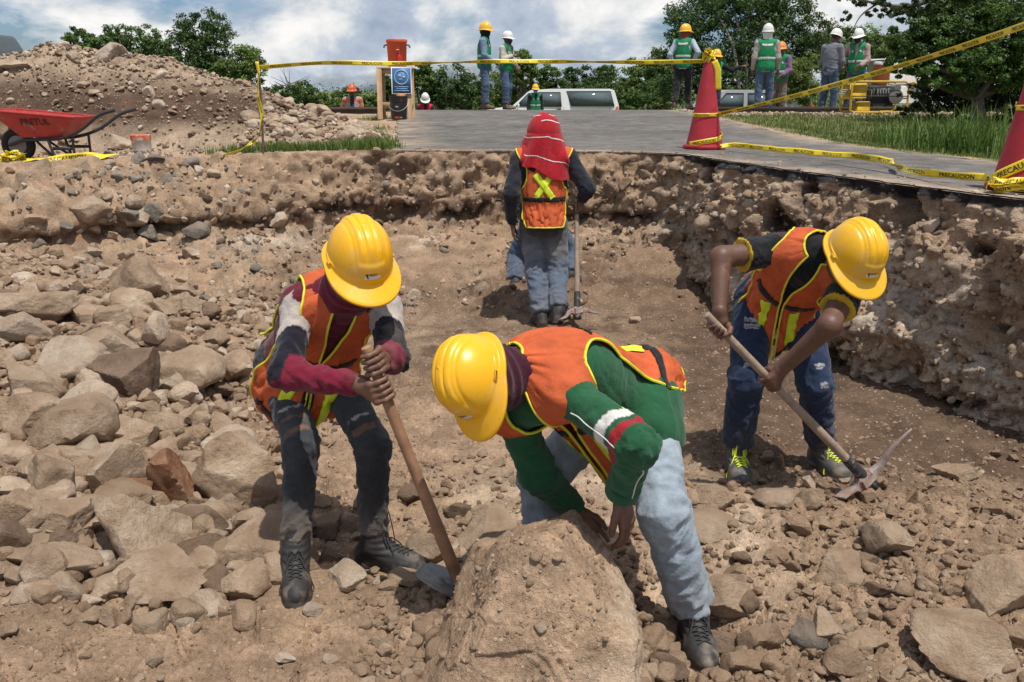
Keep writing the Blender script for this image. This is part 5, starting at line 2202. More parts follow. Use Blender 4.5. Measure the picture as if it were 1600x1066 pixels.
def digger4():
    J = POSES['w4']
    C = on_axis(SPK_A, SPK_B, 326)
    wrist_on(J, 'R', C, .078)
    fig = Fig(J, 1.0, 1.02)
    root = person('digger seen from behind with a red striped cloth over his head', (J['ankR'] + J['ankL']) / 2 - A(0, 0, ANK))
    hands = {'R': grip_hand(J['wrR'], C, SPK_A - SPK_B, .017, 1), 'L': open_hand(J['wrL'], A(.05, .1, -1), A(1, 0, 0), A(0, 1, 0), 1.0, 30)}
    build_body(root, fig, SKIN3, .010, hands, hh=.0055)
    NV = A(.016, .017, .026)

    def sc(V, f):
        tz = (V - J['pelvis']) @ nrm(f.up)
        col = np.tile(NV, (len(V), 1))
        col[tz < .0] = (.05, .045, .042)
        return mixc(col, A(.2, .16, .12), .15 * sstep(.0, .5, fbm(V * 8, 3, 9)))
    build_shirt(root, fig, .0095, sc, amp=.006, seed=41, armr=(.066, .058, .044), g=.014, hemcut=-.08)

    def jc(V, f):
        col = denim((.085, .115, .165), (.13, .155, .19), .12, (), 9)(V, f)
        tz = V[:, 2] - J['pelvis'][2]
        n = fbm(V * 6, 3, 3)
        col = mixc(col, A(.085, .075, .066), np.clip(sstep(-.22, -.02, tz + .06 * n), 0, 1) * .9)
        col = mixc(col, A(.26, .235, .20), .6 * np.exp(-((tz + .20) / .07) ** 2) * sstep(-.3, .3, n))
        return col
    build_trousers(root, fig, .0095, jc, r=(.098, .078, .068), amp=.007, seed=42, hem=.015)
    make_boot(root, fig, 'R', LEATHER, SOLEC, .010)
    make_boot(root, fig, 'L', LEATHER, SOLEC, .010)
    v = Vest(fig, .026, -.02, seed=12, wr=.009, drape=lambda U, V, s: (np.exp(-((np.abs(U) - np.pi) / 1.4) ** 2) * sstep(.3, 0, V))[..., None] * -fig.Fp[1] * .035)
    o = v.shape(vest_fn(gap=.1, vneck=.9, arm_c=.60, arm_v=.19, arm_u=.72, neck=.90), 'vest', OR_M(), root, trim_mat=TRIM_M(), trim_r=.0055)
    for s_ in (-1, 1):
        v.strip('webbing', [(s_ * 3.13, .33), (s_ * 2.6, .33), (s_ * 2.0, .34)], .034, BLACK_M(), o)
        v.strip('webbing', [(s_ * 2.35, .70), (s_ * 2.7, .675)], .034, BLACK_M(), o)
        v.strip('reflective_strip', [(s_ * (np.pi - .42), .345), (s_ * (np.pi + .42), .62)], .048, LIME_M(), o, lift=.005 + .0015 * s_)
    # cloth over the head, falling to the shoulder blades
    R = frame(np.cross(J['hfwd'], J['hup']), J['hup'])
    nu, nv = 230, 170
    th = np.linspace(-np.pi, np.pi, nu)
    vv = np.linspace(0, 1, nv)
    T, Vv = np.meshgrid(th, vv, indexing='ij')
    back = A(0, -1, 0)                                  # towards the camera: the side that shows
    right = A(1, 0, 0)
    c = J['head'] + A(0, -.005, .02)
    ang = np.clip(Vv / .38, 0, 1) * np.pi / 2
    fall = np.clip((Vv - .38) / .62, 0, 1)
    rx, ry = .128 + .10 * fall ** .8 * (1 + .25 * np.sin(T)), .145 + .05 * fall ** .8
    fold = fall * .022 * np.sin(T * 7 + 2.2 * np.sin(T * 2) + 2.5 * fall) + fall * .012 * fbm(np.stack([T * 3, Vv * 3, 0 * T], -1), 3, 6)
    X = c + (np.cos(T) * np.sin(ang) * (ry + fold))[..., None] * back + (np.sin(T) * np.sin(ang) * (rx + fold))[..., None] * right
    length = .28 * (1 + .30 * np.sin(T + .2) + .05 * np.sin(T * 5))
    X[..., 2] += .150 * np.cos(ang) - fall * length + .006 * fbm(X * 14, 2, 3)
    # rests on the shoulders
    dd = fig.torso(X.reshape(-1, 3), .045).reshape(nu, nv)
    X = X + back * np.clip(-dd, 0, .1)[..., None] * 1.0
    d2 = Vv + .03 * np.sin(T * 2 + 1) + .02 * vnoise(np.stack([T * 2, Vv * 2, 0 * T], -1), 3)
    red = A(.34, .012, .020)
    col = np.tile(red, (nu, nv, 1)).astype(float)
    for y0 in (.13, .24, .46, .78):
        on = np.abs(d2 - y0) < .0070
        seg = vnoise(np.stack([T * 1.4, d2 * 0 + y0 * 30, 0 * T], -1), 9) > -.35
        col[on & seg] = (.62, .56, .52)
        col[(np.abs(d2 - y0 - .016) < .005) & seg] = (.05, .006, .010)
    keep = (np.abs(T) < 2.3) | (Vv < .34)
    Fq = grid_faces(nu, nv)
    Fq = Fq[keep.reshape(-1)[Fq].all(1)]
    cl = obj('head_cloth', mesh_np('head_cloth', X.reshape(-1, 3), Fq, cloth_mat('red_cloth', attr=True, weave=260), True, col.reshape(-1, 3)), root)
    m = cl.modifiers.new('thickness', 'SOLIDIFY')
    m.thickness = .003


def digger5():
    J = POSES['w5']
    fig = Fig(J, .95)
    root = person('person in blue jeans bent over, almost hidden behind the man under the red cloth', (J['ankR'] + J['ankL']) / 2 - A(0, 0, ANK))
    hands = {s_: open_hand(J['wr' + s_], A(0, .3, -1), A(0, 1, 0), A(1, 0, 0), 1.0, 25) for s_ in 'RL'}
    build_body(root, fig, SKIN3, .013, hands, hh=.008)
    build_shirt(root, fig, .013, lambda V, f: np.tile(A(.03, .032, .04), (len(V), 1)), amp=.006, seed=51)
    build_trousers(root, fig, .011, denim((.055, .085, .14), (.10, .14, .20), .2, (), 11), r=(.10, .085, .078), amp=.008, seed=52, hem=.02)
    make_boot(root, fig, 'R', LEATHER, SOLEC, .012)
    make_boot(root, fig, 'L', LEATHER, SOLEC, .012)


digger1()
digger2()
digger3()
digger4()
digger5()


# ---------------------------------------------------------------- stones
def ico(sub):
    t = (1 + 5 ** .5) / 2
    V = np.array([(-1, t, 0), (1, t, 0), (-1, -t, 0), (1, -t, 0), (0, -1, t), (0, 1, t), (0, -1, -t), (0, 1, -t), (t, 0, -1), (t, 0, 1), (-t, 0, -1), (-t, 0, 1)], float)
    V /= np.linalg.norm(V, axis=1)[:, None]
    Fa = np.array([(0, 11, 5), (0, 5, 1), (0, 1, 7), (0, 7, 10), (0, 10, 11), (1, 5, 9), (5, 11, 4), (11, 10, 2), (10, 7, 6), (7, 1, 8), (3, 9, 4), (3, 4, 2), (3, 2, 6), (3, 6, 8), (3, 8, 9), (4, 9, 5), (2, 4, 11), (6, 2, 10), (8, 6, 7), (9, 8, 1)])
    for _ in range(sub):
        m, Vl, nf = {}, list(V), []

        def mid(a, b):
            k = (min(a, b), max(a, b))
            if k not in m:
                p = Vl[a] + Vl[b]
                m[k] = len(Vl)
                Vl.append(p / np.linalg.norm(p))
            return m[k]
        for a, b, c in Fa:
            x, y, z = mid(a, b), mid(b, c), mid(c, a)
            nf += [(a, x, z), (b, y, x), (c, z, y), (x, y, z)]
        V, Fa = np.array(Vl), np.array(nf)
    return V, Fa


ICO = {k: ico(k) for k in (1, 2, 3, 4, 5)}


def rock_geo(seed, sub=3, planes=10, rough=.085, round_=.03, scale=(1, 1, 1)):
    "a broken stone: a ball cut by planes, edges worn, surface pitted; radius about 1"
    r = np.random.default_rng(seed)
    V, Fa = ICO[sub]
    n = r.normal(size=(planes, 3))
    n /= np.linalg.norm(n, axis=1)[:, None]
    d = r.uniform(.46, .95, planes)
    c = V @ n.T
    with np.errstate(divide='ignore'):
        t = np.where(c > .05, d[None] / np.maximum(c, .05), 5.)
    t = np.minimum(t, 1.25)
    k = 1 / round_ * 1.6
    rad = -np.log(np.exp(-k * t).sum(1)) / k
    X = V * rad[:, None]
    X = X * (1 + rough * fbm(X * 1.8 + seed, 4, seed, .6) + rough * .55 * fbm(X * 6 + seed, 4, seed + 5, .65) - rough * .5 * np.clip(.28 - worley(X * 3.3 + seed, seed)[0], 0, 1))[:, None]
    return X * np.asarray(scale), Fa


def stone_mat(name, c1, c2, c3, dust=.5, scale=6.0):
    if name in MATS:
        return MATS[name]
    m = bpy.data.materials.new(name)
    m.use_nodes = True
    nt = m.node_tree
    n, l = nt.nodes, nt.links
    b = n['Principled BSDF']
    b.inputs['Roughness'].default_value = .93
    b.inputs['Specular IOR Level'].default_value = .18
    geo = n.new('ShaderNodeNewGeometry')
    oi = n.new('ShaderNodeObjectInfo')

    def noise(sc, det, rg):
        t = n.new('ShaderNodeTexNoise')
        t.noise_dimensions = '4D'
        t.inputs['Scale'].default_value = sc
        t.inputs['Detail'].default_value = det
        t.inputs['Roughness'].default_value = rg
        l.new(geo.outputs['Position'], t.inputs['Vector'])
        l.new(oi.outputs['Random'], t.inputs['W'])
        return t.outputs['Fac']
    r = n.new('ShaderNodeValToRGB')
    e = r.color_ramp.elements
    e[0].position, e[0].color = .33, (*c1, 1)
    e[1].position, e[1].color = .68, (*c3, 1)
    k = e.new(.50)
    k.color = (*c2, 1)
    l.new(noise(scale, 10, .68), r.inputs['Fac'])
    mr = n.new('ShaderNodeMapRange')
    mr.inputs['To Min'].default_value = .78
    mr.inputs['To Max'].default_value = 1.18
    l.new(oi.outputs['Random'], mr.inputs['Value'])
    mu = n.new('ShaderNodeMixRGB')
    mu.blend_type = 'MULTIPLY'
    mu.inputs['Fac'].default_value = 1
    l.new(r.outputs['Color'], mu.inputs['Color1'])
    l.new(mr.outputs['Result'], mu.inputs['Color2'])
    # dry soil lying on the upward faces
    sp = n.new('ShaderNodeSeparateXYZ')
    l.new(geo.outputs['Normal'], sp.inputs['Vector'])
    ad = n.new('ShaderNodeMath')
    ad.operation = 'MULTIPLY_ADD'
    l.new(noise(scale * 1.7, 6, .6), ad.inputs[0])
    ad.inputs[1].default_value = 1.3
    l.new(sp.outputs['Z'], ad.inputs[2])
    m2 = n.new('ShaderNodeMapRange')
    m2.inputs['From Min'].default_value = 1.15
    m2.inputs['From Max'].default_value = 1.65
    m2.inputs['To Max'].default_value = dust
    l.new(ad.outputs[0], m2.inputs['Value'])
    mi = n.new('ShaderNodeMixRGB')
    l.new(m2.outputs['Result'], mi.inputs['Fac'])
    l.new(mu.outputs['Color'], mi.inputs['Color1'])
    mi.inputs['Color2'].default_value = (.33, .225, .148, 1)
    l.new(mi.outputs['Color'], b.inputs['Base Color'])
    h = n.new('ShaderNodeMath')
    h.operation = 'MULTIPLY_ADD'
    l.new(noise(28, 8, .75), h.inputs[0])
    h.inputs[1].default_value = .6
    l.new(noise(9, 8, .7), h.inputs[2])
    bp = n.new('ShaderNodeBump')
    bp.inputs['Strength'].default_value = .95
    bp.inputs['Distance'].default_value = .045
    l.new(h.outputs[0], bp.inputs['Height'])
    l.new(bp.outputs['Normal'], b.inputs['Normal'])
    MATS[name] = m
    return m


LIME_ST = stone_mat('limestone', (.22, .142, .090), (.41, .300, .205), (.60, .48, .365), .55)
CLOD_ST = stone_mat('dry_clod', (.235, .158, .102), (.32, .22, .145), (.41, .30, .21), .7, 9.0)
PALE_ST = stone_mat('pale_limestone', (.30, .21, .14), (.50, .395, .295), (.68, .59, .48), .4)
DARK_ST = stone_mat('brown_stone', (.085, .056, .040), (.165, .112, .078), (.28, .205, .150), .35)
GREY_ST = stone_mat('grey_stone', (.13, .105, .085), (.25, .215, .18), (.36, .32, .28), .30)
RUST_ST = stone_mat('rusty_stone', (.13, .055, .03), (.28, .135, .07), (.40, .29, .20), .30)

ROCK_ME = {}


def rock_mesh(seed, mat, sub=3):
    key = (seed, mat.name, sub)
    if key not in ROCK_ME:
        X, Fa = rock_geo(seed, sub)
        me = mesh_np('rock', X, Fa, mat, True)
        me.set_sharp_from_angle(angle=math.radians(34))
        ROCK_ME[key] = me
    return ROCK_ME[key]


def surf_point(px, py):
    "where a pixel's ray meets the pit floor or the bank"
    r = ray(px, py)
    t = np.linspace(1.4, 10, 900)
    p = CAM + t[:, None] * r
    z = floor_z(p[:, 0], p[:, 1], False)
    k = np.argmax(p[:, 2] < z)
    return p[k], t[k]


BVT = None


def bank_point(px, py):
    global BVT
    from mathutils.bvhtree import BVHTree
    if BVT is None:
        dg = bpy.context.evaluated_depsgraph_get()
        BVT = [BVHTree.FromObject(bpy.data.objects[nm], dg) for nm in ('pit_floor', 'pit_bank', 'ground', 'road', 'spoil_heap')]
    r = Vector(ray(px, py).tolist())
    best = None
    for b in BVT:
        h = b.ray_cast(Vector(CAM.tolist()), r)
        if h[0] is not None and (best is None or h[3] < best[3]):
            best = h
    return (np.array(best[0]), best[3] / r.length) if best else (None, None)


ROCKS_AT = []


def rock(px, py, w, h, seed, mat, label=None, group=None, sub=3, rot=None, flat=1.0, sink=.30, asp=1.0, cat='rock', name='rock', tilt=0.0):
    "a stone whose picture covers w x h photograph pixels round (px, py)"
    p, d = bank_point(px, py + h * .30)
    if p is None:
        return None
    m = d / F_PX
    rr = random.Random(seed * 7 + int(px))
    sx, sz = w * m / 2 / .92, h * m / 2 / .90
    sy = (sx * .8 + sz * .2) * asp
    o = bpy.data.objects.new(name, rock_mesh(seed, mat, sub))
    COL.objects.link(o)
    c = p + A(0, sy * .35, sz * (1 - sink) * .62)
    o.location = c.tolist()
    o.rotation_euler = (0, tilt, 0)
    o.scale = (sx, sy, sz)
    # the mesh itself is turned by choosing the seed; a small yaw keeps neighbours different
    o.rotation_euler[2] = rot if rot is not None else rr.uniform(-.35, .35)
    ROCKS_AT.append((c[0], c[1], max(sx, sy)))
    return tag(o, label, cat, group)


ANCHORS = []


def named_rocks():
    L, Pm, D, Gm, Ru = LIME_ST, PALE_ST, DARK_ST, GREY_ST, RUST_ST
    rows = [
        (196, 594, 112, 104, 3, D, 'dark brown boulder, the darkest of the left rock pile', 4),
        (357, 732, 132, 148, 8, L, 'largest upright pale boulder of the rock pile, nearest the hoe digger', 5),
        (214, 832, 150, 130, 12, L, 'broad flat-faced slab low in the rock pile', 5),
        (76, 742, 98, 84, 15, L, 'rounded tan boulder at the left, above the long wedge stone', 4),
        (88, 812, 104, 62, 18, L, 'long wedge-shaped tan stone pointing up to the right', 4),
        (92, 856, 92, 40, 21, D, 'thin brown slab lying flat under the wedge stone', 4),
        (52, 900, 72, 72, 24, L, 'round pitted stone at the bottom left of the rock pile', 4),
        (262, 758, 66, 92, 27, Ru, 'split stone with a rusty orange broken edge', 4),
        (196, 770, 100, 40, 30, Ru, 'rusty topped flat stone leaning on the broad slab', 3),
        (30, 480, 120, 66, 33, L, 'large weathered boulder at the upper left of the rock pile', 4),
        (92, 566, 110, 62, 36, Pm, 'pale rounded boulder left of the dark brown one', 4),
        (122, 632, 90, 66, 39, Pm, 'pale flat stone below the pale rounded boulder', 4),
        (200, 690, 110, 58, 42, L, 'low tan boulder under the dark brown one', 4),
        (235, 525, 52, 58, 45, Pm, 'upright pale stone behind the dark brown boulder', 4),
        (182, 498, 58, 44, 48, L, 'tan stone high in the middle of the rock pile', 4),
        (298, 555, 56, 38, 51, L, 'tan stone right of the dark brown boulder', 4),
        (268, 600, 52, 40, 54, Pm, 'small pale stone touching the right of the dark brown boulder', 3),
        (150, 722, 130, 66, 57, L, 'wide dusty boulder in the middle of the rock pile', 4),
        (20, 795, 70, 66, 60, L, 'grey tan boulder cut by the left edge of the picture', 4),
        (308, 815, 78, 40, 63, D, 'flat brown stone below the largest pale boulder', 3),
        (312, 862, 76, 52, 66, D, 'dark blocky stone at the foot of the rock pile', 4),
        (382, 880, 40, 38, 69, L, 'small cube-like stone just left of the hoe digger boots', 3),
        (232, 900, 160, 66, 72, L, 'sloping dusty slab at the bottom of the rock pile', 4),
        (338, 905, 66, 34, 75, L, 'low stone half buried beside the dark blocky stone', 3),
        (135, 490, 62, 38, 78, L, 'tan block left of the high middle stone', 3),
        (40, 600, 90, 70, 81, L, 'big dusty boulder at the left edge, middle height', 4),
        (40, 655, 84, 60, 84, L, 'weathered stone just below the big dusty left edge boulder', 3),
        (455, 830, 60, 50, 87, D, 'dark stone between the legs of the hoe digger', 3),  # dark material paints in the shadow the digger casts here
        (510, 820, 66, 46, 90, D, 'dark cracked stone behind the boots of the hoe digger', 3),  # the digger's cast shadow, put into the stone's colour
        (545, 900, 60, 36, 93, Pm, 'pale stone between the two boots of the hoe digger', 3),
        (760, 832, 90, 62, 96, L, 'tan block between the hoe handle and the big boulder', 4),
        (640, 905, 56, 32, 99, L, 'tan stone at the toe of the hoe digger', 3),
        (668, 862, 60, 50, 97, L, 'tan stone behind the hoe blade', 3),
        (1146, 946, 82, 72, 102, L, 'round boulder right of the pale jeans and boot', 4),
        (1204, 780, 62, 36, 105, L, 'flat round stone left of the pick head', 3),
        (1268, 778, 46, 34, 108, L, 'stone right below the pickaxe head', 3),
        (1262, 752, 22, 34, 111, L, 'small upright stone between the lime laced boots', 3),
        (1386, 850, 68, 54, 114, L, 'chunky stone in the middle of the right rubble', 4),
        (1325, 892, 84, 34, 117, L, 'long flat stone in the right rubble', 3),
        (1290, 984, 50, 58, 120, L, 'leaning stone resting on a grey one at lower right', 3),
        (1268, 994, 52, 40, 123, GREY_ST, 'grey chip under the leaning stone at lower right', 3),
        (1324, 990, 34, 30, 126, Pm, 'small pale stone right of the leaning stone', 3),
        (1372, 1004, 62, 26, 129, L, 'thin sliver of stone lying in the lower right rubble', 3),
        (1562, 928, 108, 80, 132, L, 'smooth dusty boulder at the right edge', 4),
        (1530, 1010, 150, 76, 135, L, 'half buried slab with a dark gap beneath at lower right', 4),
        (1112, 790, 66, 46, 138, L, 'tan stone pair right of the green sleeve', 3),
        (1108, 826, 86, 40, 141, L, 'wide low stone under the tan pair, right of the jeans', 3),
        (1500, 742, 60, 30, 144, L, 'low clod at the foot of the right bank', 3),
        (165, 86, 52, 34, 147, Pm, 'large block perched on top of the spoil heap', 4),
        (20, 102, 44, 18, 150, Pm, 'flat pale stone on the left shoulder of the spoil heap', 3),
        (234, 146, 18, 20, 153, Pm, 'white stone halfway down the spoil heap', 3),
        (185, 224, 44, 26, 156, Pm, 'pale stone at the foot of the heap beside the painted tub', 3),
        (432, 348, 38, 30, 159, PALE_ST, 'white faced block set in the back bank left of the diggers', 3),
        (215, 340, 44, 26, 162, PALE_ST, 'white stone under the ledge of the left bank', 3),
        (245, 330, 34, 34, 165, GREY_ST, 'brown grey stone beside the white one under the ledge', 3),
        (208, 318, 28, 24, 168, PALE_ST, 'small white stone on top of the one under the ledge', 3),
        (130, 325, 70, 46, 171, L, 'ochre boulder bulging from the left bank', 4),
        (1170, 318, 22, 16, 174, Pm, 'pale stone sticking out of the right bank below the asphalt', 3),
        (1460, 350, 24, 30, 177, Pm, 'white stone near a hole in the right bank', 3),
        (1395, 500, 20, 16, 180, Pm, 'small pale stone in the right bank beside the helmet', 3),
        (555, 205, 40, 18, 183, Pm, 'pale boulder at the right end of the spoil heap', 3),
        (990, 500, 18, 14, 186, Pm, 'lone pale stone on the pit floor', 3),
    ]
    for i, (px, py, w, h, sd, m, lab, sub) in enumerate(rows):
        rock(px, py, w, h, sd, m, lab, None, 4 if w > 70 else 3)
        short = lab.split(',')[0]
        for cut in (' at ', ' in ', ' of ', ' under ', ' below ', ' beside ', ' with ', ' left of', ' right of', ' touching', ' cut by', ' half', ' lying', ' leaning', ' resting', ' low ', ' high ', ' just ', ' pointing', ' set ', ' sticking', ' near', ' on ', ' between', ' behind', ' halfway', ' bulging', ' perched', ' right below'):
            if cut in short and len(short.split(cut)[0].split()) >= 3:
                short = short.split(cut)[0]
        ANCHORS.append((px, py, 'the ' + short))


def pile_rocks():
    "the other stones one can count: left pile, right rubble, bank and heap"
    rr = random.Random(5)
    taken = []

    def try_(px, py, w):
        for (x, y, q) in taken:
            if abs(px - x) < (w + q) * .30 and abs(py - y) < (w + q) * .19:
                return False
        taken.append((px, py, w))
        return True
    def word(o, w, h, m):
        size = 'tiny' if w < 16 else 'small' if w < 26 else 'mid-sized' if w < 42 else 'large'
        colour = {'limestone': 'tan', 'pale_limestone': 'pale', 'brown_stone': 'brown', 'grey_stone': 'grey', 'dry_clod': 'earthy'}[m.name]
        return size, colour, ('flat' if h / w < .62 else 'blocky' if h / w > .76 else 'rough')

    def batch(n, region, size, noun, group, mats, tall=(.55, .85), tries=40):
        made = 0
        for _ in range(n * tries):
            if made >= n:
                break
            px, py = region(rr)
            w = size(rr, px, py)
            if not try_(px, py, w):
                continue
            h, m = w * rr.uniform(*tall), rr.choice(mats)
            o = rock(px, py, w, h, rr.randrange(200, 226), m, None, group, 3 if w > 24 else 2, sink=rr.uniform(.15, .5))
            if not o:
                continue
            made += 1
            # say which one: by its look and by the picked-out rock nearest to it
            sz, cl, shp = word(o, w, h, m)
            for ax, ay, nm in sorted(ANCHORS, key=lambda a: (a[0] - px) ** 2 + ((a[1] - py) * 1.3) ** 2)[:6]:
                dx, dy = px - ax, py - ay
                where = ('left of' if dx < 0 else 'right of') if abs(dx) > 2.2 * abs(dy) else ('above' if dy < 0 else 'below') if abs(dy) > 2.2 * abs(dx) else \
                    ('up and ' if dy < 0 else 'down and ') + ('left of' if dx < 0 else 'right of')
                far = 'just ' if math.hypot(dx, dy) < 55 else ''
                done = False
                for lab in ('%s %s %s %s%s %s' % (sz, cl, noun, far, where, nm), '%s %s %s %s %s%s %s' % (shp, sz, cl, noun, far, where, nm)):
                    if lab not in USED and len(lab.split()) <= 16:
                        USED.add(lab)
                        o['label'] = lab
                        done = True
                        break
                if done:
                    break
            if 'label' not in o:
                o['label'] = 'loose ' + cl + ' ' + noun + ' among ' + group
    L, Pm, D, Gm, Cl = LIME_ST, PALE_ST, DARK_ST, GREY_ST, CLOD_ST

    def left(r):
        while True:
            x, y = r.uniform(-20, 430), r.uniform(440, 925)
            lim = 290 + (y - 440) * .30
            if x < lim + r.gauss(0, 25):
                return x, y
    batch(132, left, lambda r, x, y: min(115, max(18, r.lognormvariate(3.95, .42) * (.75 + .5 * (y - 430) / 450))), 'stone', 'stones of the left rock pile', [L, L, L, L, Pm, Pm, D])
    batch(22, lambda r: (r.uniform(-10, 330), r.uniform(330, 470)), lambda r, x, y: r.uniform(14, 34), 'stone', 'stones on the left slope', [L, Pm, Gm])
    batch(42, lambda r: (r.uniform(1040, 1600), 745 + (r.random() ** .8) * 315), lambda r, x, y: min(70, r.lognormvariate(3.35, .42) * (.8 + .5 * (y - 740) / 300)), 'clod', 'clods of the right rubble', [L, Cl, Cl, D])
    batch(16, lambda r: (r.uniform(430, 720), r.uniform(770, 900)), lambda r, x, y: r.uniform(22, 50), 'stone', 'stones round the hoe digger', [L, L, D])
    batch(10, lambda r: (r.uniform(0, 700), r.uniform(945, 1062)), lambda r, x, y: r.uniform(16, 36), 'stone', 'stones in the foreground soil', [L, Pm])
    batch(10, lambda r: (r.uniform(400, 560), r.uniform(165, 222)), lambda r, x, y: r.uniform(12, 22), 'stone', 'stones on the tail of the heap', [Pm, L])
    batch(10, lambda r: (r.uniform(90, 420), r.uniform(240, 300)), lambda r, x, y: r.uniform(12, 26), 'stone', 'stones on the left lip', [Gm, Pm, Gm])


USED = set()


def big_boulder():
    "the soil-covered boulder being turned over in the foreground"
    V, Fa = ico(6)
    n = np.array([(-.25, .25, 1), (-.80, -.1, .60), (1, -.12, .06), (.8, .5, .3), (-.9, .3, .2), (0, 1, .1), (-.12, -.70, .70), (.1, -1, .25), (-.7, -.7, .25), (.50, -.05, .85)], float)
    n /= np.linalg.norm(n, axis=1)[:, None]
    d = np.array([.76, .74, .86, .90, 1.0, .92, .66, .98, .98, .72])
    c = V @ n.T
    t = np.minimum(np.where(c > .05, d[None] / np.maximum(c, .05), 5.), 1.3)
    k = 30
    rad = -np.log(np.exp(-k * t).sum(1)) / k
    X = V * rad[:, None] * A(.33, .36, .43)
    f1, f2, cid = worley(X * 26, 5)
    g1, g2, gid = worley(X * 60, 6)
    soil = sstep(-.25, .25, V[:, 2] * 1.0 + .35 * fbm(X * 7, 3, 8) - V[:, 0] * .75 + .05)
    b1, b2, bid = worley(X * 5.5 + .4 * vnoise(X * 6, 4)[:, None], 17)
    X = X + V * (.022 * (bid - .5) * sstep(0, .12, b2 - b1) - .009 * sstep(.06, 0, b2 - b1) + .04 * fbm(X * 4.2, 4, 7) + .016 * np.clip(.42 - f1, 0, 1) * (cid > .5) * soil + .008 * np.clip(.5 - g1, 0, 1) * soil + .006 * fbm(X * 30, 3, 9) + .014 * (1 - soil) * fbm(X * 13, 3, 10))[:, None]
    ctr = P(850, 1000, 2.70)
    W = X + ctr
    W[:, 0] -= .10 * np.clip((ctr[2] + .05 - W[:, 2]), 0, 1) * (W[:, 0] < ctr[0])       # skirt of earth to the left
    nn = fbm(X * 8, 4, 11)
    col = mixc(A(.42, .32, .23) * np.ones((len(X), 1)), A(.31, .212, .138), soil)
    col = mixc(col, A(.36, .16, .07), .5 * np.exp(-(np.linalg.norm((X - A(.10, -.22, .25)) * A(1, 1, 1.2), axis=1) / .055) ** 2) * sstep(-.2, .4, nn))
    peb = (np.clip(.42 - f1, 0, 1) > .08) & (cid > .72)
    col[peb] = A(.33, .235, .155)
    col = col * (1 + .2 * nn[:, None])
    o = obj('boulder', mesh_np('boulder', W, Fa, earth('boulder_soil', 1.6, .55, .65), True, col), None, 'big soil-covered boulder being turned over in the foreground', 'boulder')
    return W, vert_tri_normals(W, Fa), soil


def vert_tri_normals(V, Fa):
    N = np.zeros_like(V)
    n = np.cross(V[Fa[:, 1]] - V[Fa[:, 0]], V[Fa[:, 2]] - V[Fa[:, 0]])
    for k in range(3):
        np.add.at(N, Fa[:, k], n)
    return N / (np.linalg.norm(N, axis=1)[:, None] + 1e-12)


def scatter(name, pts, scl, mats, label, cat, seed=0, sub=2, nproto=8, flat=.75):
    "loose grit: instances of a few stones on points"
    r = np.random.default_rng(seed)
    pc = bpy.data.collections.new(name + '_kinds')
    for i in range(nproto):
        X, Fa = rock_geo(300 + seed * 20 + i, sub, 10, .08, .12, (1, r.uniform(.7, 1), r.uniform(.55, .85) * flat / .75))
        me = mesh_np(name + '_kind', X, Fa, mats[i % len(mats)], sub > 1)
        po = bpy.data.objects.new(name + '_kind_%d' % i, me)
        pc.objects.link(po)
    me = bpy.data.meshes.new(name)
    n = len(pts)
    me.vertices.add(n)
    me.vertices.foreach_set('co', np.asarray(pts, np.float32).reshape(-1))
    a = me.attributes.new('scl', 'FLOAT', 'POINT')
    a.data.foreach_set('value', np.asarray(scl, np.float32))
    a = me.attributes.new('rot', 'FLOAT_VECTOR', 'POINT')
    rot = np.stack([r.uniform(-.5, .5, n), r.uniform(-.5, .5, n), r.uniform(0, 6.28, n)], 1).astype(np.float32)
    a.data.foreach_set('vector', rot.reshape(-1))
    a = me.attributes.new('pick', 'INT', 'POINT')
    a.data.foreach_set('value', r.integers(0, nproto, n).astype(np.int32))
    o = obj(name, me, None, label, cat, None, 'stuff')
    ng = bpy.data.node_groups.new(name + '_nodes', 'GeometryNodeTree')
    ng.interface.new_socket('Geometry', in_out='INPUT', socket_type='NodeSocketGeometry')
    ng.interface.new_socket('Geometry', in_out='OUTPUT', socket_type='NodeSocketGeometry')
    N, Lk = ng.nodes, ng.links
    gi, go = N.new('NodeGroupInput'), N.new('NodeGroupOutput')
    ip = N.new('GeometryNodeInstanceOnPoints')
    ci = N.new('GeometryNodeCollectionInfo')
    ci.inputs['Collection'].default_value = pc
    ci.inputs['Separate Children'].default_value = True
    ci.inputs['Reset Children'].default_value = True

    def named(nm, t):
        k = N.new('GeometryNodeInputNamedAttribute')
        k.data_type = t
        k.inputs['Name'].default_value = nm
        return k.outputs['Attribute']
    e2r = N.new('FunctionNodeEulerToRotation')
    Lk.new(named('rot', 'FLOAT_VECTOR'), e2r.inputs[0])
    m2p = N.new('GeometryNodeMeshToPoints')
    Lk.new(gi.outputs[0], m2p.inputs['Mesh'])
    Lk.new(m2p.outputs['Points'], ip.inputs['Points'])
    Lk.new(ci.outputs[0], ip.inputs['Instance'])
    ip.inputs['Pick Instance'].default_value = True
    Lk.new(named('pick', 'INT'), ip.inputs['Instance Index'])
    Lk.new(e2r.outputs[0], ip.inputs['Rotation'])
    Lk.new(named('scl', 'FLOAT'), ip.inputs['Scale'])
    Lk.new(ip.outputs['Instances'], go.inputs[0])
    md = o.modifiers.new('scatter', 'NODES')
    md.node_group = ng
    return o


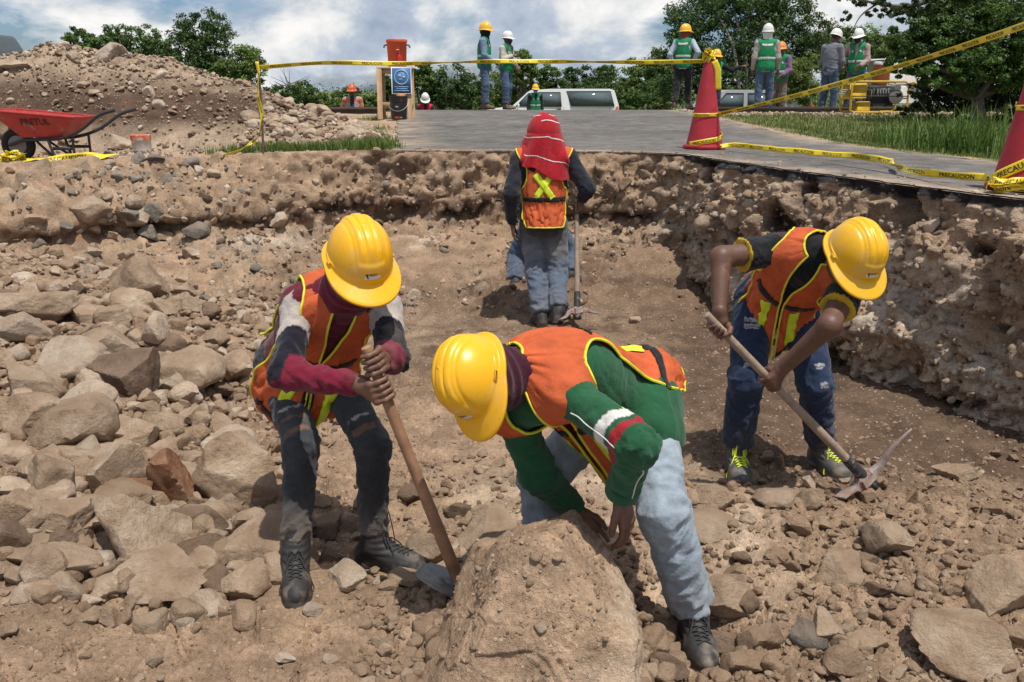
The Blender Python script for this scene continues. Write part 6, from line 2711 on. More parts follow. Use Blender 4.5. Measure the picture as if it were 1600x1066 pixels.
def gravel(bw, bn, bsoil):
    r = np.random.default_rng(3)
    # pit floor: even per picture area, so that near ground has as much grit as far ground
    n = 30000
    px, d = r.uniform(-200, 1800, n), 1.5 * (8.6 / 1.5) ** (r.random(n) ** .85)
    x, y = (px - CX) / F_PX * d, d
    dens = fbm(xyz(x, y) * 1.4, 3, 131)
    keep = r.random(n) < np.clip(.45 + .9 * dens + .25 * (x < -1) + .25 * (y < 3), .06, 1)
    x, y, d = x[keep], y[keep], d[keep]
    s = np.clip(r.lognormal(-5.5, .62, len(x)), .002, .024) * np.clip(.65 + .16 * d, .6, 1.6)
    z = floor_z(x, y) - s * .05
    scatter('floor_gravel', np.stack([x, y, z], 1), s, [CLOD_ST, CLOD_ST, PALE_ST, CLOD_ST, LIME_ST, CLOD_ST, LIME_ST, CLOD_ST], 'loose grit and pebbles over the pit floor', 'gravel', 1)
    # clods of the right-hand rubble and round the boulder
    n = 2600
    px, py = r.uniform(560, 1640, n), r.uniform(700, 1080, n)
    pts, sc = [], []
    dd = 1.74 / (ST + (py - CY) / F_PX * CT)
    x, y = (px - CX) / F_PX * dd, dd * (CT - (py - CY) / F_PX * ST)
    s = np.clip(r.lognormal(-4.15, .45, n), .008, .045)
    z = floor_z(x, y) + s * .2
    scatter('rubble_clods', np.stack([x, y, z], 1), s, [CLOD_ST, CLOD_ST, CLOD_ST, LIME_ST], 'loose clods of dry earth in the rubble', 'rubble', 2, 3, 4)
    # fines that fill the gaps of the left pile
    n = 5200
    x, y = r.uniform(-3.9, -.75, n), r.uniform(2.6, 6.6, n)
    keep = r.random(n) < np.clip(1.2 * sstep(-.7, -1.7, x + .25 * fbm(xyz(x, y) * 2, 2, 9)), .04, 1)
    x, y = x[keep], y[keep]
    s = np.clip(r.lognormal(-3.75, .5, len(x)), .010, .075)
    scatter('pile_rubble', np.stack([x, y, floor_z(x, y) + s * .25], 1), s, [LIME_ST, PALE_ST, CLOD_ST, LIME_ST, CLOD_ST], 'broken stone filling the gaps of the left rock pile', 'rubble', 10, 3, 5, .85)
    # stones in the bank
    V, N, wall, wr, wl = BANK['V'], BANK['N'], BANK['wall'], BANK['wr'], BANK['wl']
    f = V.reshape(-1, 3)
    p = (.55 + .45 * wr.reshape(-1)) * (.35 + .65 * wall.reshape(-1)) * (f[:, 2] < 1.12)
    band = BANK['band'].reshape(-1)
    p = p * (1 - .8 * np.clip(band, 0, 1))
    p = p / p.sum()
    k = r.choice(len(f), 9000, p=p)
    s = np.clip(r.lognormal(-4.35, .55, len(k)), .005, .045)
    scatter('bank_stones', f[k] + N.reshape(-1, 3)[k] * (s * .1)[:, None], s, [PALE_ST, LIME_ST, PALE_ST, LIME_ST, DARK_ST, LIME_ST], 'small stones bedded in the cut bank of the pit', 'gravel', 3, 2, 6, .95)
    # spoil heap
    n = 9000
    x, y = r.uniform(-9.5, -1.2, n), 9.6 + 2.3 * r.random(n)
    hz = heap_z(x, y)
    keep = (hz > .02) & (r.random(n) < .35 + .65 * sstep(.5, 1.0, hz) + .5 * sstep(-3.3, -2.4, x))
    x, y, hz = x[keep], y[keep], hz[keep]
    s = np.clip(r.lognormal(-4.35, .68, len(x)), .006, .085)
    s = s * np.where((x > -3.0) & (hz < .6), 1.6, 1.0)
    scatter('heap_stones', np.stack([x, y, land_z(x, y) + hz - .01], 1), s, [PALE_ST, LIME_ST, PALE_ST, LIME_ST, DARK_ST], 'broken limestone mixed through the spoil heap', 'rubble', 4, 3, 5, .8)
    f2 = f[:, 2]
    p = (1 - wr.reshape(-1)) * (.35 + .65 * wl.reshape(-1)) * (f2 < 1.15) * (f2 > .05) * np.clip(.5 + 1.5 * fbm(f * 1.3, 3, 141), .03, 2)
    k = r.choice(len(f), 2600, p=p / p.sum())
    s = np.clip(r.lognormal(-3.95, .55, len(k)), .008, .075)
    scatter('slope_stones', f[k] + A(0, 0, 1) * (s * .2)[:, None], s, [CLOD_ST, LIME_ST, GREY_ST, PALE_ST, CLOD_ST, DARK_ST], 'broken stones strewn over the left and back slope of the pit', 'rubble', 8, 3, 6, .8)
    # spilt grit on the ground by the rim and on the road edge
    n = 7000
    x, y = r.uniform(-6.5, 4.2, n), r.uniform(4.5, 10.2, n)
    sd = pit_sd(x, y)
    keep = (sd > .01) & (r.random(n) < np.where(x < -1.2, .9, .9 * np.exp(-sd / .28)))
    x, y = x[keep], y[keep]
    s = np.clip(r.lognormal(-4.9, .6, len(x)), .004, .04) * np.where(x < -1.2, 1.5, .8)
    scatter('rim_grit', np.stack([x, y, land_z(x, y) + .012 + s * .2], 1), s, [GREY_ST, PALE_ST, LIME_ST, GREY_ST], 'spilt grit along the rim of the pit and road edge', 'gravel', 5, 2, 4)
    # earth heaped round the foot of the boulder
    n = 900
    a = r.uniform(0, 6.28, n)
    q = r.uniform(.75, 1.35, n)
    x, y = .10 + .33 * q * np.cos(a), 2.50 + .36 * q * np.sin(a)
    s = np.clip(r.lognormal(-4.0, .5, n), .008, .06)
    scatter('boulder_skirt', np.stack([x, y, floor_z(x, y) + s * .1 + .07 * sstep(1.35, .8, q)], 1), s, [CLOD_ST, CLOD_ST, CLOD_ST, LIME_ST], 'clods and soil heaped round the foot of the big boulder', 'rubble', 9, 3, 4)
    # on the boulder
    m = np.where((bsoil > .6) & (bn[:, 2] > .25))[0]
    k = r.choice(m, 500)
    s = np.clip(r.lognormal(-5.5, .65, len(k)), .003, .022)
    scatter('boulder_grit', bw[k] + bn[k] * (s * .2)[:, None], s, [CLOD_ST, LIME_ST, CLOD_ST, CLOD_ST, PALE_ST], 'pebbles stuck in the soil on the big boulder', 'gravel', 6, 2, 6)
    # ballast beside the rails
    n = 5000
    x, y = r.uniform(3.7, 14, n), r.uniform(17.5, 21.4, n)
    s = r.uniform(.015, .05, n)
    scatter('ballast', np.stack([x, y, land_z(x, y) + .02 * r.random(n)], 1), s, [PALE_ST, GREY_ST, LIME_ST], 'crushed stone ballast under the railway track', 'ballast', 7, 1, 4)


named_rocks()
pile_rocks()
_b = big_boulder()
gravel(*_b)


# ---------------------------------------------------------------- caution tape, stake, cones
TAPE_M = lambda: pbr('tape_yellow', (.74, .56, .02), rough=.38, spec=.5, var=.12, vscale=12)
INK = lambda: pbr('tape_ink', (.02, .018, .015), rough=.6)
_TXT = {}


def ribbon(pts, width, up=(0, 0, 1), twist=None, step=.02, sag=0.0):
    c = catmull(np.asarray(pts, float), 14)
    p, s = resample(c, step)
    T = np.gradient(p, axis=0)
    T /= np.linalg.norm(T, axis=1)[:, None] + 1e-9
    u = np.asarray(up, float)
    u = np.broadcast_to(u, p.shape)
    B = u - T * (u * T).sum(1)[:, None]
    B /= np.linalg.norm(B, axis=1)[:, None] + 1e-9
    N = np.cross(T, B)
    if twist is not None:
        a = twist(s / s[-1])[:, None]
        B, N = B * np.cos(a) + N * np.sin(a), N * np.cos(a) - B * np.sin(a)
    return p, s, T, B, N


def tape(label, pts, width=.07, up=(0, 0, 1), twist=None, crumple=0.0, text=True, phase=.1, parent=None, name='caution_tape', seed=0, both=False):
    p, s, T, B, N = ribbon(pts, width, up, twist)
    k = np.linspace(-.5, .5, 5)
    V = p[:, None] + B[:, None] * (k * width)[None, :, None]
    if crumple:
        V = V + N[:, None] * (crumple * fbm(V * 9, 3, seed))[..., None] + crumple * .7 * np.stack([fbm(V * 7, 2, seed + q) for q in (1, 2, 3)], -1)
    nu = len(p)
    o = obj(name, mesh_np(name, V.reshape(-1, 3), grid_faces(nu, 5), TAPE_M(), True), parent, *((label, 'tape') if parent is None else ()))
    m = o.modifiers.new('thickness', 'SOLIDIFY')
    m.thickness = .0012
    m.offset = 0
    if text:
        if 't' not in _TXT:
            _TXT['t'] = text_geo('PRECAUCION', 1.0)
        TV, TF = _TXT['t']
        hgt = width * .78
        wd = TV[:, 0].max()
        al, allF, n = [], [], 0
        pos = phase
        L = wd * hgt * .95
        while pos + L < s[-1]:
            x, y = pos + TV[:, 0] * hgt * .95, (TV[:, 1] - .36) * hgt
            i = np.clip(x / (s[1] - s[0]), 0, nu - 1.001)
            i0 = i.astype(int)
            f = i - i0
            yy = np.clip(y / width + .5, 0, 1) * 4
            j0 = np.clip(yy.astype(int), 0, 3)
            g = yy - j0
            q = lambda a, b: V[a, b]
            pt = (q(i0, j0) * (1 - f)[:, None] + q(i0 + 1, j0) * f[:, None]) * (1 - g)[:, None] + (q(i0, j0 + 1) * (1 - f)[:, None] + q(i0 + 1, j0 + 1) * f[:, None]) * g[:, None]
            pt = pt + N[i0] * .0016
            al.append(pt)
            allF += [[v + n for v in fc] for fc in TF]
            n += len(pt)
            pos += L + width * 2.2
        if al:
            obj('lettering', mesh_np('lettering', np.concatenate(al), allF, INK(), False), o, kind='stuff')
    return o


def cone(base, H, label):
    root = empty('traffic_cone', base, label, 'traffic cone')
    red = pbr('cone_red', (.36, .022, .035), rough=.62, var=.2, vscale=9, spec=.35, spot=[((.12, .012, .02), 7, .60, .75, 9), ((.05, .03, .03), 22, .68, .76, 9)])
    MB().lathe(base + A(0, 0, .03), [(H * .192, 0), (H * .188, .02), (H * .150, H * .22), (H * .112, H * .45), (H * .07, H * .72), (H * .034, H * .95), (H * .030, H * .97), (H * .012, H * .972)], 36).build('cone_body', red, root, smooth=True)
    mb = MB()
    w = H * .215
    poly = [(w * math.cos(a) * (1.06 if i % 2 else 1.06), w * math.sin(a) * 1.06) for i, a in enumerate(np.linspace(math.pi / 8, 2 * math.pi + math.pi / 8, 9)[:-1])]
    mb.prism(poly, lambda u, v: base + A(u, v, .004), lambda u, v: base + A(u, v, .04))
    mb.build('base_plate', red, root, bevel=.008)
    return root


def cone_wrap(base, H, z0, z1, turns, a0, label, width=.055, seed=0, crumple=.006):
    t = np.linspace(0, 1, int(18 * turns) + 4)
    a = a0 + t * turns * 2 * math.pi
    z = z0 + (z1 - z0) * t
    r = np.interp(z, [0, H * .22, H * .45, H * .72, H], [H * .19, H * .15, H * .112, H * .07, H * .032]) + .010
    pts = np.stack([base[0] + r * np.cos(a), base[1] + r * np.sin(a), base[2] + .03 + z], 1)
    return tape(label, pts, width, crumple=crumple, seed=seed, phase=.05)


def bundle(c, size, label, seed, n=5, width=.05, flat=1.0):
    "a knot of crumpled tape: one strip wound over and over itself"
    r = np.random.default_rng(seed)
    pts, a = [], 0
    for i in range(n * 6):
        a += r.uniform(.7, 1.3)
        pts.append(c + A(math.cos(a) * size[0] * r.uniform(.55, 1), math.sin(a) * size[1] * r.uniform(.55, 1), r.uniform(-1, 1) * size[2]))
    return tape(label, np.array(pts), width, crumple=.02, seed=seed, twist=lambda t: 1.4 * np.sin(t * 23 + seed), up=(0, 0, 1))


def barriers():
    c1 = G(1100, 232, 1.222)
    c1[2] = lz(c1[0], c1[1]) + .013
    H1 = .94
    cone(c1, H1, 'scuffed red traffic cone at the corner of the pit, its top bundled in tape')
    c2 = G(1602, 296, 1.222)
    c2[2] = lz(c2[0], c2[1]) + .013
    cone(c2, .97, 'red traffic cone cut by the right edge, standing on heaped tape')
    st = bank_point(411, 240)[0]
    st = A(st[0], st[1], lz(st[0], st[1]))
    top = P(415, 94, st[1] / CT * .985)
    top = st + A(.02, .0, .90)
    pole = empty('stake', st, 'thin rusty stake holding one end of the tape', 'stake')
    MB().tube(np.stack([st - A(0, 0, .1), st + (top - st) * .5 + A(.006, 0, 0), top]), [.011, .0115, .010], 8).build('rod', pbr('stake_rust', (.13, .085, .06), rough=.85, var=.3, vscale=30), pole, smooth=True)
    a = top - A(0, 0, .08)
    b = c1 + A(0, 0, H1 - .10)
    mid = lambda t, dz, dy=0: a * (1 - t) + b * t + A(0, dy, dz)
    tape('long yellow caution tape stretched from the stake to the cone at the pit corner',
         [a, mid(.14, .035, .1), mid(.31, .02, .15), mid(.5, .03, .2), mid(.66, .02, .2), mid(.85, .0, .1), b], .042, twist=lambda t: .95 * np.sin(t * 19) * np.sin(t * math.pi) + .45)
    tape('end of tape knotted round the stake and trailing down to the grass', [a + A(-.01, -.02, .05), a + A(.0, -.025, -.06), a + A(-.02, -.03, -.25), a + A(.0, -.02, -.42), a + A(-.03, -.03, -.60), P(394, 222, 8.5), P(372, 236, 8.4), P(345, 243, 8.3)], .032, up=(1, .2, 0), twist=lambda t: 1.2 * np.sin(t * 9), crumple=.006)
    # from the cone up to the right, out of the picture
    tape('caution tape running up from the near cone across the trees at right', [c1 + A(.09, -.04, .33), P(1250, 148, 7.6), P(1430, 96, 6.2), P(1600, 40, 5.0), P(1760, -20, 4.2)], .040, twist=lambda t: .5 + .9 * np.sin(t * 13) * .5)
    # along the ground
    g = lambda px, py, dz=.03: G(px, py, 1.235) + A(0, 0, dz)
    tape('loose tape lying on the asphalt between the two cones', [c1 + A(.12, -.12, .03), g(1150, 232), g(1210, 239), g(1290, 246), g(1350, 252), g(1392, 259), g(1402, 268), g(1440, 277), g(1480, 281), g(1540, 286), c2 + A(-.25, -.05, .03)], .05, up=(0, .55, .8), twist=lambda t: .9 * np.sin(t * 31) * sstep(.3, .7, t), crumple=.010, seed=4)
    cone_wrap(c1, H1, .02, .16, .7, 3.6, 'tape slanting round the foot of the cone at the pit corner', .05, 3)
    cone_wrap(c1, H1, .30, .31, 1.0, 3.2, 'level band of tape round the middle of the cone at the pit corner', .035, 5)
    bundle(c1 + A(0, 0, H1 - .06), (.045, .045, .075), 'crumpled crown of tape tied over the tip of the pit corner cone', 6, 5, .05)
    tape('tape tail hanging from the crown of the pit corner cone', [c1 + A(.04, -.05, H1 - .1), c1 + A(.075, -.06, H1 - .18), c1 + A(.085, -.06, H1 - .28), c1 + A(.095, -.06, H1 - .38)], .06, up=(1, -.3, 0), crumple=.004)
    cone_wrap(c2, .97, .62, .66, 1.0, 2.6, 'upper tape tied in folds round the right edge cone', .07, 11, .012)
    cone_wrap(c2, .97, .44, .46, 1.0, 3.0, 'level band of tape round the right edge cone', .03, 12, .003)
    cone_wrap(c2, .97, .03, .30, .45, 3.0, 'wide tape slanting up the right edge cone', .06, 13, .004)
    bundle(c2 + A(-.10, -.16, .05), (.20, .12, .03), 'heap of crumpled tape at the foot of the right edge cone', 14, 6, .055)
    # scraps at the left
    tape('tape lying along the left rim of the pit beside the wheelbarrow', [P(-40, 252, 7.7), P(30, 250, 7.75), P(60, 249, 7.8), P(110, 246, 7.9), P(150, 244, 8.0), P(185, 241, 8.05)], .07, up=(0, .6, .8), crumple=.012, seed=21, twist=lambda t: .8 * np.sin(t * 11))
    bundle(P(22, 248, 7.75) + A(0, 0, .03), (.10, .06, .03), 'small heap of crumpled tape at the left edge', 23, 3, .055)


# ---------------------------------------------------------------- things at the left
def wheelbarrow():
    base = A(-4.66, 9.0, 0)
    base[2] = lz(base[0], base[1]) + heap_or0(base[0], base[1])
    root = empty('wheelbarrow', base, 'red wheelbarrow with black handles in front of the spoil heap', 'wheelbarrow')
    X = lambda x, y, z: base + A(x, y, z) * .86                # x along the barrow to the handles (image right)
    red = pbr('barrow_red', (.36, .035, .03), rough=.5, var=.18, vscale=8, spot=[((.30, .22, .16), 9, .58, .72, 9), ((.10, .03, .025), 18, .66, .75, 9)])
    blk = pbr('barrow_black', (.025, .025, .026), rough=.55, spot=[((.2, .16, .12), 14, .62, .75, 8)])
    # tray: open tub with sloping sides
    top = [(-.36, -.30), (.58, -.27), (.58, .27), (-.36, .30)]
    bot = [(-.08, -.17), (.36, -.17), (.36, .17), (-.08, .17)]
    zt = [.58, .50, .50, .58]
    n = 8
    mb = MB()
    rings = []
    for t in np.linspace(0, 1, n):
        ring = []
        for i in range(4):
            j = (i + 1) % 4
            for q in np.linspace(0, 1, 6, endpoint=False):
                bx = np.array(bot[i]) * (1 - q) + np.array(bot[j]) * q
                tx = np.array(top[i]) * (1 - q) + np.array(top[j]) * q
                z = .28 + (zt[i] * (1 - q) + zt[j] * q - .28) * t
                ring.append(X(*(bx * (1 - t) + tx * t), z))
        rings.append(ring)
    V = np.array(rings).reshape(-1, 3)
    m = 24
    Fl = [(i * m + k, i * m + (k + 1) % m, (i + 1) * m + (k + 1) % m, (i + 1) * m + k) for i in range(n - 1) for k in range(m)] + [list(range(m))[::-1]]
    mb.add(V, Fl)
    tray = mb.build('tray', red, root, smooth=True)
    s = tray.modifiers.new('thickness', 'SOLIDIFY')
    s.thickness = .006
    MB().tube(np.array(rings[-1]), .010, 8, closed=True).build('tray_rim', red, tray, smooth=True)
    TV, TF = text_geo('PRETUL', .095)
    q = np.stack([(-.03 + TV[:, 0] * 1.0), 0 * TV[:, 0], .42 + TV[:, 1]], 1)
    t = (q[:, 2] - .28) / .27
    q[:, 1] = -(.17 + .125 * t) - .006
    obj('lettering', mesh_np('lettering', q * .86 + base, TF, pbr('barrow_ink', (.05, .02, .02), rough=.7), False), tray)
    for s_ in (-1, 1):
        y = s_ * .20
        MB().tube(catmull(np.array([X(-.30, s_ * .05, .19), X(-.05, s_ * .15, .25), X(.35, y, .27), X(.62, y * 1.25, .36), X(.86, y * 1.4, .52), X(1.05, y * 1.45, .58)]), 6), .016, 8).build('handle', blk, root, smooth=True)
        MB().tube(catmull(np.array([X(.22, y, .26), X(.26, y, .12), X(.28, y, .01)]), 4), .013, 8).build('leg', blk, root, smooth=True)
        MB().tube(catmull(np.array([X(.50, y, .30), X(.50, y, .14), X(.50, y, .01)]), 4), .013, 8).build('leg', blk, root, smooth=True)
        MB().bar(X(.27, y, .16), X(.50, y, .16), .012, .03).build('brace', blk, root)
        MB().bar(X(.30, y, .03), X(.05, s_ * .12, .24), .012, .022).build('brace', blk, root)
    c = X(-.22, 0, .19)
    a = np.linspace(0, 2 * math.pi, 32, endpoint=False)
    tyre = MB().tube(np.stack([c[0] + .125 * np.cos(a), c[1] + 0 * a, c[2] + .125 * np.sin(a)], 1), .040, 12, closed=True, up=(0, 1, 0))
    w = MB().lathe(c - A(0, .03, 0), [(.02, 0), (.09, .005), (.095, .055), (.02, .06)], 28, (0, 1, 0)).build('wheel', pbr('wheel_hub', (.2, .2, .2), rough=.5, metal=.5), root, smooth=True)
    tyre.build('tyre', pbr('rubber', (.022, .021, .020), rough=.85, bump=.2, bscale=60), w, smooth=True)


def heap_or0(x, y):
    h = float(heap_z(np.array([x]), np.array([y]))[0]) - .03
    return max(0., h)


def tub():
    base = bank_point(222, 236)[0]
    root = empty('painted_tub', base, 'small concrete-filled tub painted orange and white below the heap', 'tub')
    r = .105
    MB().lathe(base - A(0, 0, .0), [(r * .93, 0), (r * .96, .11), (r * 1.0, .115)], 24).build('white_band', pbr('tub_white', (.52, .49, .45), rough=.8, spot=[((.35, .28, .2), 9, .5, .66, 8)]), root, smooth=True)
    MB().lathe(base + A(0, 0, .116), [(r * 1.0, 0), (r * 1.02, .05), (r * .95, .055)], 24).build('orange_band', pbr('tub_orange', (.55, .10, .05), rough=.7, spot=[((.45, .38, .33), 16, .5, .6, 8)]), root, smooth=True)


def left_truck():
    base = P(-22, 110, 15.5)
    base[2] = 1.10
    root = empty('truck', base, 'corner of a parked truck cab with round mirror at the far upper left', 'truck')
    X = lambda x, y, z: base + A(x, y, z)
    body = pbr('truck_paint', (.07, .085, .09), rough=.45, var=.15, spot=[((.3, .25, .2), 6, .6, .75, 8)])
    poly = [(-1.6, 0), (.42, 0), (.42, .75), (.30, 1.30), (.12, 1.62), (-1.6, 1.62)]
    MB().prism(poly, lambda u, v: X(u, -.9, v), lambda u, v: X(u, .9, v)).build('cab', body, root, bevel=.06)
    MB().prism([(.02, .85), (.36, .85), (.27, 1.27), (.09, 1.52), (-.02, 1.52)], lambda u, v: X(u, -.905, v), lambda u, v: X(u, -.912, v)).build('side_window', emit_free_glass('car_glass', (.10, .13, .14)), root)
    MB().bar(X(.38, -.6, .9), X(.17, -.6, 1.55), .03, 1.0, (0, 1, 0)).build('windscreen', emit_free_glass('car_glass'), root)
    m = MB().tube(catmull(np.array([X(.20, -.92, 1.15), X(.36, -1.05, 1.35), X(.42, -1.05, 1.55)]), 4), .018, 8).build('mirror_arm', pbr('rubber'), root, smooth=True)
    MB().lathe(X(.40, -1.09, 1.62), [(.02, -.03), (.10, -.025), (.115, 0), (.10, .03), (.03, .045)], 20, (.2, 1, .1)).build('mirror', pbr('rubber'), m, smooth=True)
    for x in (-1.0, .05):
        w = MB().lathe(X(x, -.95, .0), [(.10, 0), (.36, .01), (.40, .08), (.40, .22), (.30, .24)], 28, (0, 1, 0)).build('wheel', pbr('rubber'), root, smooth=True)


def wash_stand():
    def g(px, py):
        p = G(px, py, 1.225)
        p[2] = lz(p[0], p[1]) + .012
        return p
    b0 = G(620, 188, 1.27)
    d = b0[1]
    base = A(b0[0], d, lz(b0[0], d) + .012)
    k = d / CT / F_PX * 1.0
    root = empty('wash_stand', base, 'rough wooden stand carrying the orange water cooler', 'stand')
    wood = pbr('raw_timber', (.40, .26, .15), rough=.8, var=.2, vscale=9, bump=.25, bscale=30)
    X = lambda x, y, z: base + A(x, y, z)
    W, D, H = .52, .42, .90
    for sx in (-1, 1):
        for sy in (-1, 1):
            MB().bar(X(sx * W / 2, sy * D / 2, -.02), X(sx * W / 2 * .96, sy * D / 2, H - .08), .085, .05, (0, 1, 0), .004).build('leg', wood, root)
        MB().bar(X(sx * W / 2, -D / 2, .22), X(sx * W / 2, D / 2, .22), .04, .09, (0, 0, 1)).build('rail', wood, root)
        MB().bar(X(sx * W / 2 * .96, -D / 2, H - .12), X(sx * W / 2 * .96, D / 2, H - .12), .045, .085, (0, 0, 1)).build('rail', wood, root)
    MB().bar(X(-W / 2 + .02, -D / 2 + .055, .22), X(W / 2 - .02, -D / 2 + .055, .22), .04, .10, (0, 0, 1)).build('rail', wood, root)
    MB().bar(X(-W / 2 + .02, -D / 2 + .055, H - .12), X(W / 2 - .02, -D / 2 + .055, H - .12), .04, .085, (0, 0, 1)).build('rail', wood, root)
    for i in range(4):
        MB().box(X(0, -D / 2 + .055 + i * .107, H - .055), (W + .08, .10, .03), bev=.004).build('plank', wood, root)
    top = H - .038
    # cooler
    c = X(.04, .02, top)
    cr = empty('water_cooler', c, 'orange water cooler with red tap on the wooden stand', 'cooler')
    orn = pbr('cooler_orange', (.56, .085, .03), rough=.5, var=.08, vscale=6)
    MB().lathe(c, [(.150, 0), (.155, .01), (.172, .40), (.176, .405)], 32).build('tank', orn, cr, smooth=True)
    MB().lathe(c + A(0, 0, .404), [(.182, 0), (.184, .03), (.175, .045), (.08, .052), (.02, .052)], 32).build('lid', orn, cr, smooth=True)
    for s_ in (-1, 1):
        MB().tube(catmull(np.array([c + A(s_ * .165, 0, .36), c + A(s_ * .21, 0, .35), c + A(s_ * .225, 0, .31)]), 4), .014, 8).build('handle', pbr('grip_grey', (.12, .11, .10), rough=.6), cr, smooth=True)
    # soap bottle in front of the cooler
    bt = c + A(.06, -.175, 0)
    br = empty('soap_bottle', bt, 'small red pump bottle in front of the orange cooler', 'bottle')
    MB().lathe(bt, [(.035, 0), (.038, .01), (.038, .15), (.03, .18), (.014, .20), (.014, .215)], 18).build('bottle_body', pbr('bottle_red', (.50, .012, .02), rough=.25, spec=.6), br, smooth=True)
    MB().lathe(bt + A(0, 0, .215), [(.020, 0), (.020, .03), (.008, .034), (.008, .06)], 12).build('pump', pbr('bottle_red'), br, smooth=True)
    MB().bar(bt + A(0, 0, .275), bt + A(-.05, -.01, .27), .012, .012).build('nozzle', pbr('tag_white'), br)
    # sign
    sc = X(.135, -D / 2 - .045, H - .27)
    sg = empty('notice_sign', sc - A(0, 0, .21), 'blue and white hygiene notice hanging from the wooden stand', 'sign')
    MB().box(sc, (.345, .006, .44), bev=.002).build('board', pbr('sign_white', (.62, .62, .60), rough=.5), sg)
    MB().box(sc + A(0, -.0045, 0), (.315, .002, .41)).build('blue_field', pbr('sign_blue', (.045, .16, .36), rough=.5), sg)
    a = np.linspace(0, 2 * math.pi, 36, endpoint=False)
    MB().tube(np.stack([sc[0] + .115 * np.cos(a), sc[1] - .007 + 0 * a, sc[2] + .055 + .115 * np.sin(a)], 1), .006, 6, closed=True, up=(0, 1, 0)).build('ring', pbr('sign_white'), sg)
    for (x, z, w, h) in ((-.03, .07, .05, .07), (.035, .05, .06, .05), (0, .02, .09, .03)):
        MB().box(sc + A(x, -.0062, z), (w, .001, h), bev=.0).build('pictogram', pbr('sign_pale', (.22, .34, .50), rough=.5), sg)
    for i, w in enumerate((.24, .20, .25)):
        MB().box(sc + A(0, -.0062, -.105 - i * .032), (w, .001, .016)).build('text_line', pbr('sign_pale'), sg)
    # black bucket
    bk = A(*G(627, 189, 1.26)[:2], 0)
    bk = A(base[0] + .10, base[1] - .48, 0)
    bk[2] = lz(bk[0], bk[1]) + .013
    kr = empty('bucket', bk, 'black plastic bucket with wire handle standing in front of the wooden stand', 'bucket')
    blk = pbr('bucket_black', (.020, .019, .019), rough=.45, spot=[((.10, .07, .06), 6, .56, .7, 7)])
    MB().lathe(bk, [(.130, 0), (.132, .004), (.150, .30), (.158, .302), (.158, .318), (.152, .32), (.152, .335), (.160, .337), (.160, .355), (.152, .356), (.152, .37), (.162, .372), (.162, .385), (.148, .385), (.135, .06), (.02, .055)], 32).build('bucket_body', blk, kr, smooth=True)
    a = np.linspace(math.pi * 1.03, math.pi * 1.97, 16)
    MB().tube(np.stack([bk[0] + .172 * np.cos(a), bk[1] - .03 - .14 * np.abs(np.sin(a)), bk[2] + .30 + .16 * np.sin(a)], 1), .004, 6).build('wire_handle', pbr('wire', (.45, .44, .42), rough=.35, metal=.8), kr, smooth=True)
    for i, (a0, a1, z0, z1, cc) in enumerate(((-2.0, -1.35, .02, .05, (.50, .10, .05)), (-1.85, -1.5, .20, .225, (.35, .33, .31)), (-1.3, -1.05, .025, .05, (.35, .33, .31)))):
        aa = np.linspace(a0, a1, 8)
        r = lambda z: .132 + .018 * z / .3 + .0022
        Vq = np.array([[bk[0] + r(z) * math.cos(t), bk[1] + r(z) * math.sin(t), bk[2] + z] for t in aa for z in (z0, z1)])
        obj('print', mesh_np('print', Vq, grid_faces(8, 2), pbr('bucket_print_%d' % i, cc, rough=.5), True), kr)


# ---------------------------------------------------------------- vehicles and machines
def side_vehicle(label, base, L, W, prof_body, glass, paint, extra=None, cat='car', name='car', wheels=(.17, .80), wr=.36, tail=True, handles=(.62,), mirror=.30, flip=False):
    root = empty(name, base, label, cat)
    X = lambda x, y, z: base + A((x - .5) * L * (-1 if flip else 1), y, z)
    t = W / 2
    n = len(prof_body)
    rows = []
    for yy, ins in ((-1, .06), (-.97, .02), (-.9, 0), (.9, 0), (.97, .02), (1, .06)):
        row = []
        for (u, v) in prof_body:
            tum = max(0., v - 1.0) * .22                            # sides lean in above the waist
            row.append(X(.5 + (u - .5) * (1 - ins * .12), yy * (t - tum), v - ins * .12))
        rows.append(row)
    V = np.array(rows).reshape(-1, 3)
    m = len(rows)
    Fl = [(i * n + k, i * n + (k + 1) % n, (i + 1) * n + (k + 1) % n, (i + 1) * n + k) for i in range(m - 1) for k in range(n)]
    Fl += [list(range(n))[::-1], [(m - 1) * n + k for k in range(n)]]
    body = MB().add(V, Fl).build('body', paint, root, smooth=True)
    gl = emit_free_glass('car_glass')
    for poly in glass:
        def f(off):
            return lambda u, v: X(u, -(t - max(0., v - 1.0) * .22) - off, v)
        MB().prism(poly, f(.004), f(-.02)).build('window', gl, root)
        # gasket round the pane
        pts = np.array([f(.005)(u, v) for u, v in poly])
        MB().tube(pts, .014, 6, closed=True).build('window_seal', pbr('rubber'), root)
    for w in wheels:
        k = MB().lathe(X(w, -t + .02, wr), [(wr * .2, -.02), (wr * .62, -.015), (wr * .64, .01)], 24, (0, -1, 0)).build('wheel', pbr('wheel_hub'), root, smooth=True)
        a = np.linspace(0, 2 * math.pi, 28, endpoint=False)
        c = X(w, -t + .10, wr)
        MB().tube(np.stack([c[0] + wr * .82 * np.cos(a), c[1] + 0 * a, c[2] + wr * .82 * np.sin(a)], 1), wr * .2, 10, closed=True, up=(0, 1, 0)).build('tyre', pbr('rubber'), k, smooth=True)
    for h in handles:
        MB().box(X(h, -t - .012, .98), (.17, .02, .07), bev=.008).build('door_handle', pbr('rubber'), root)
    if tail:
        MB().box(X(.985, -t + .02, 1.0), (.10, .08, .20), bev=.01).build('tail_light', pbr('tail_red', (.55, .06, .02), rough=.3), root)
    if mirror:
        MB().box(X(mirror, -t - .12, 1.13), (.10, .18, .17), bev=.03).build('mirror', paint, root, smooth=True)
    return root, X, t


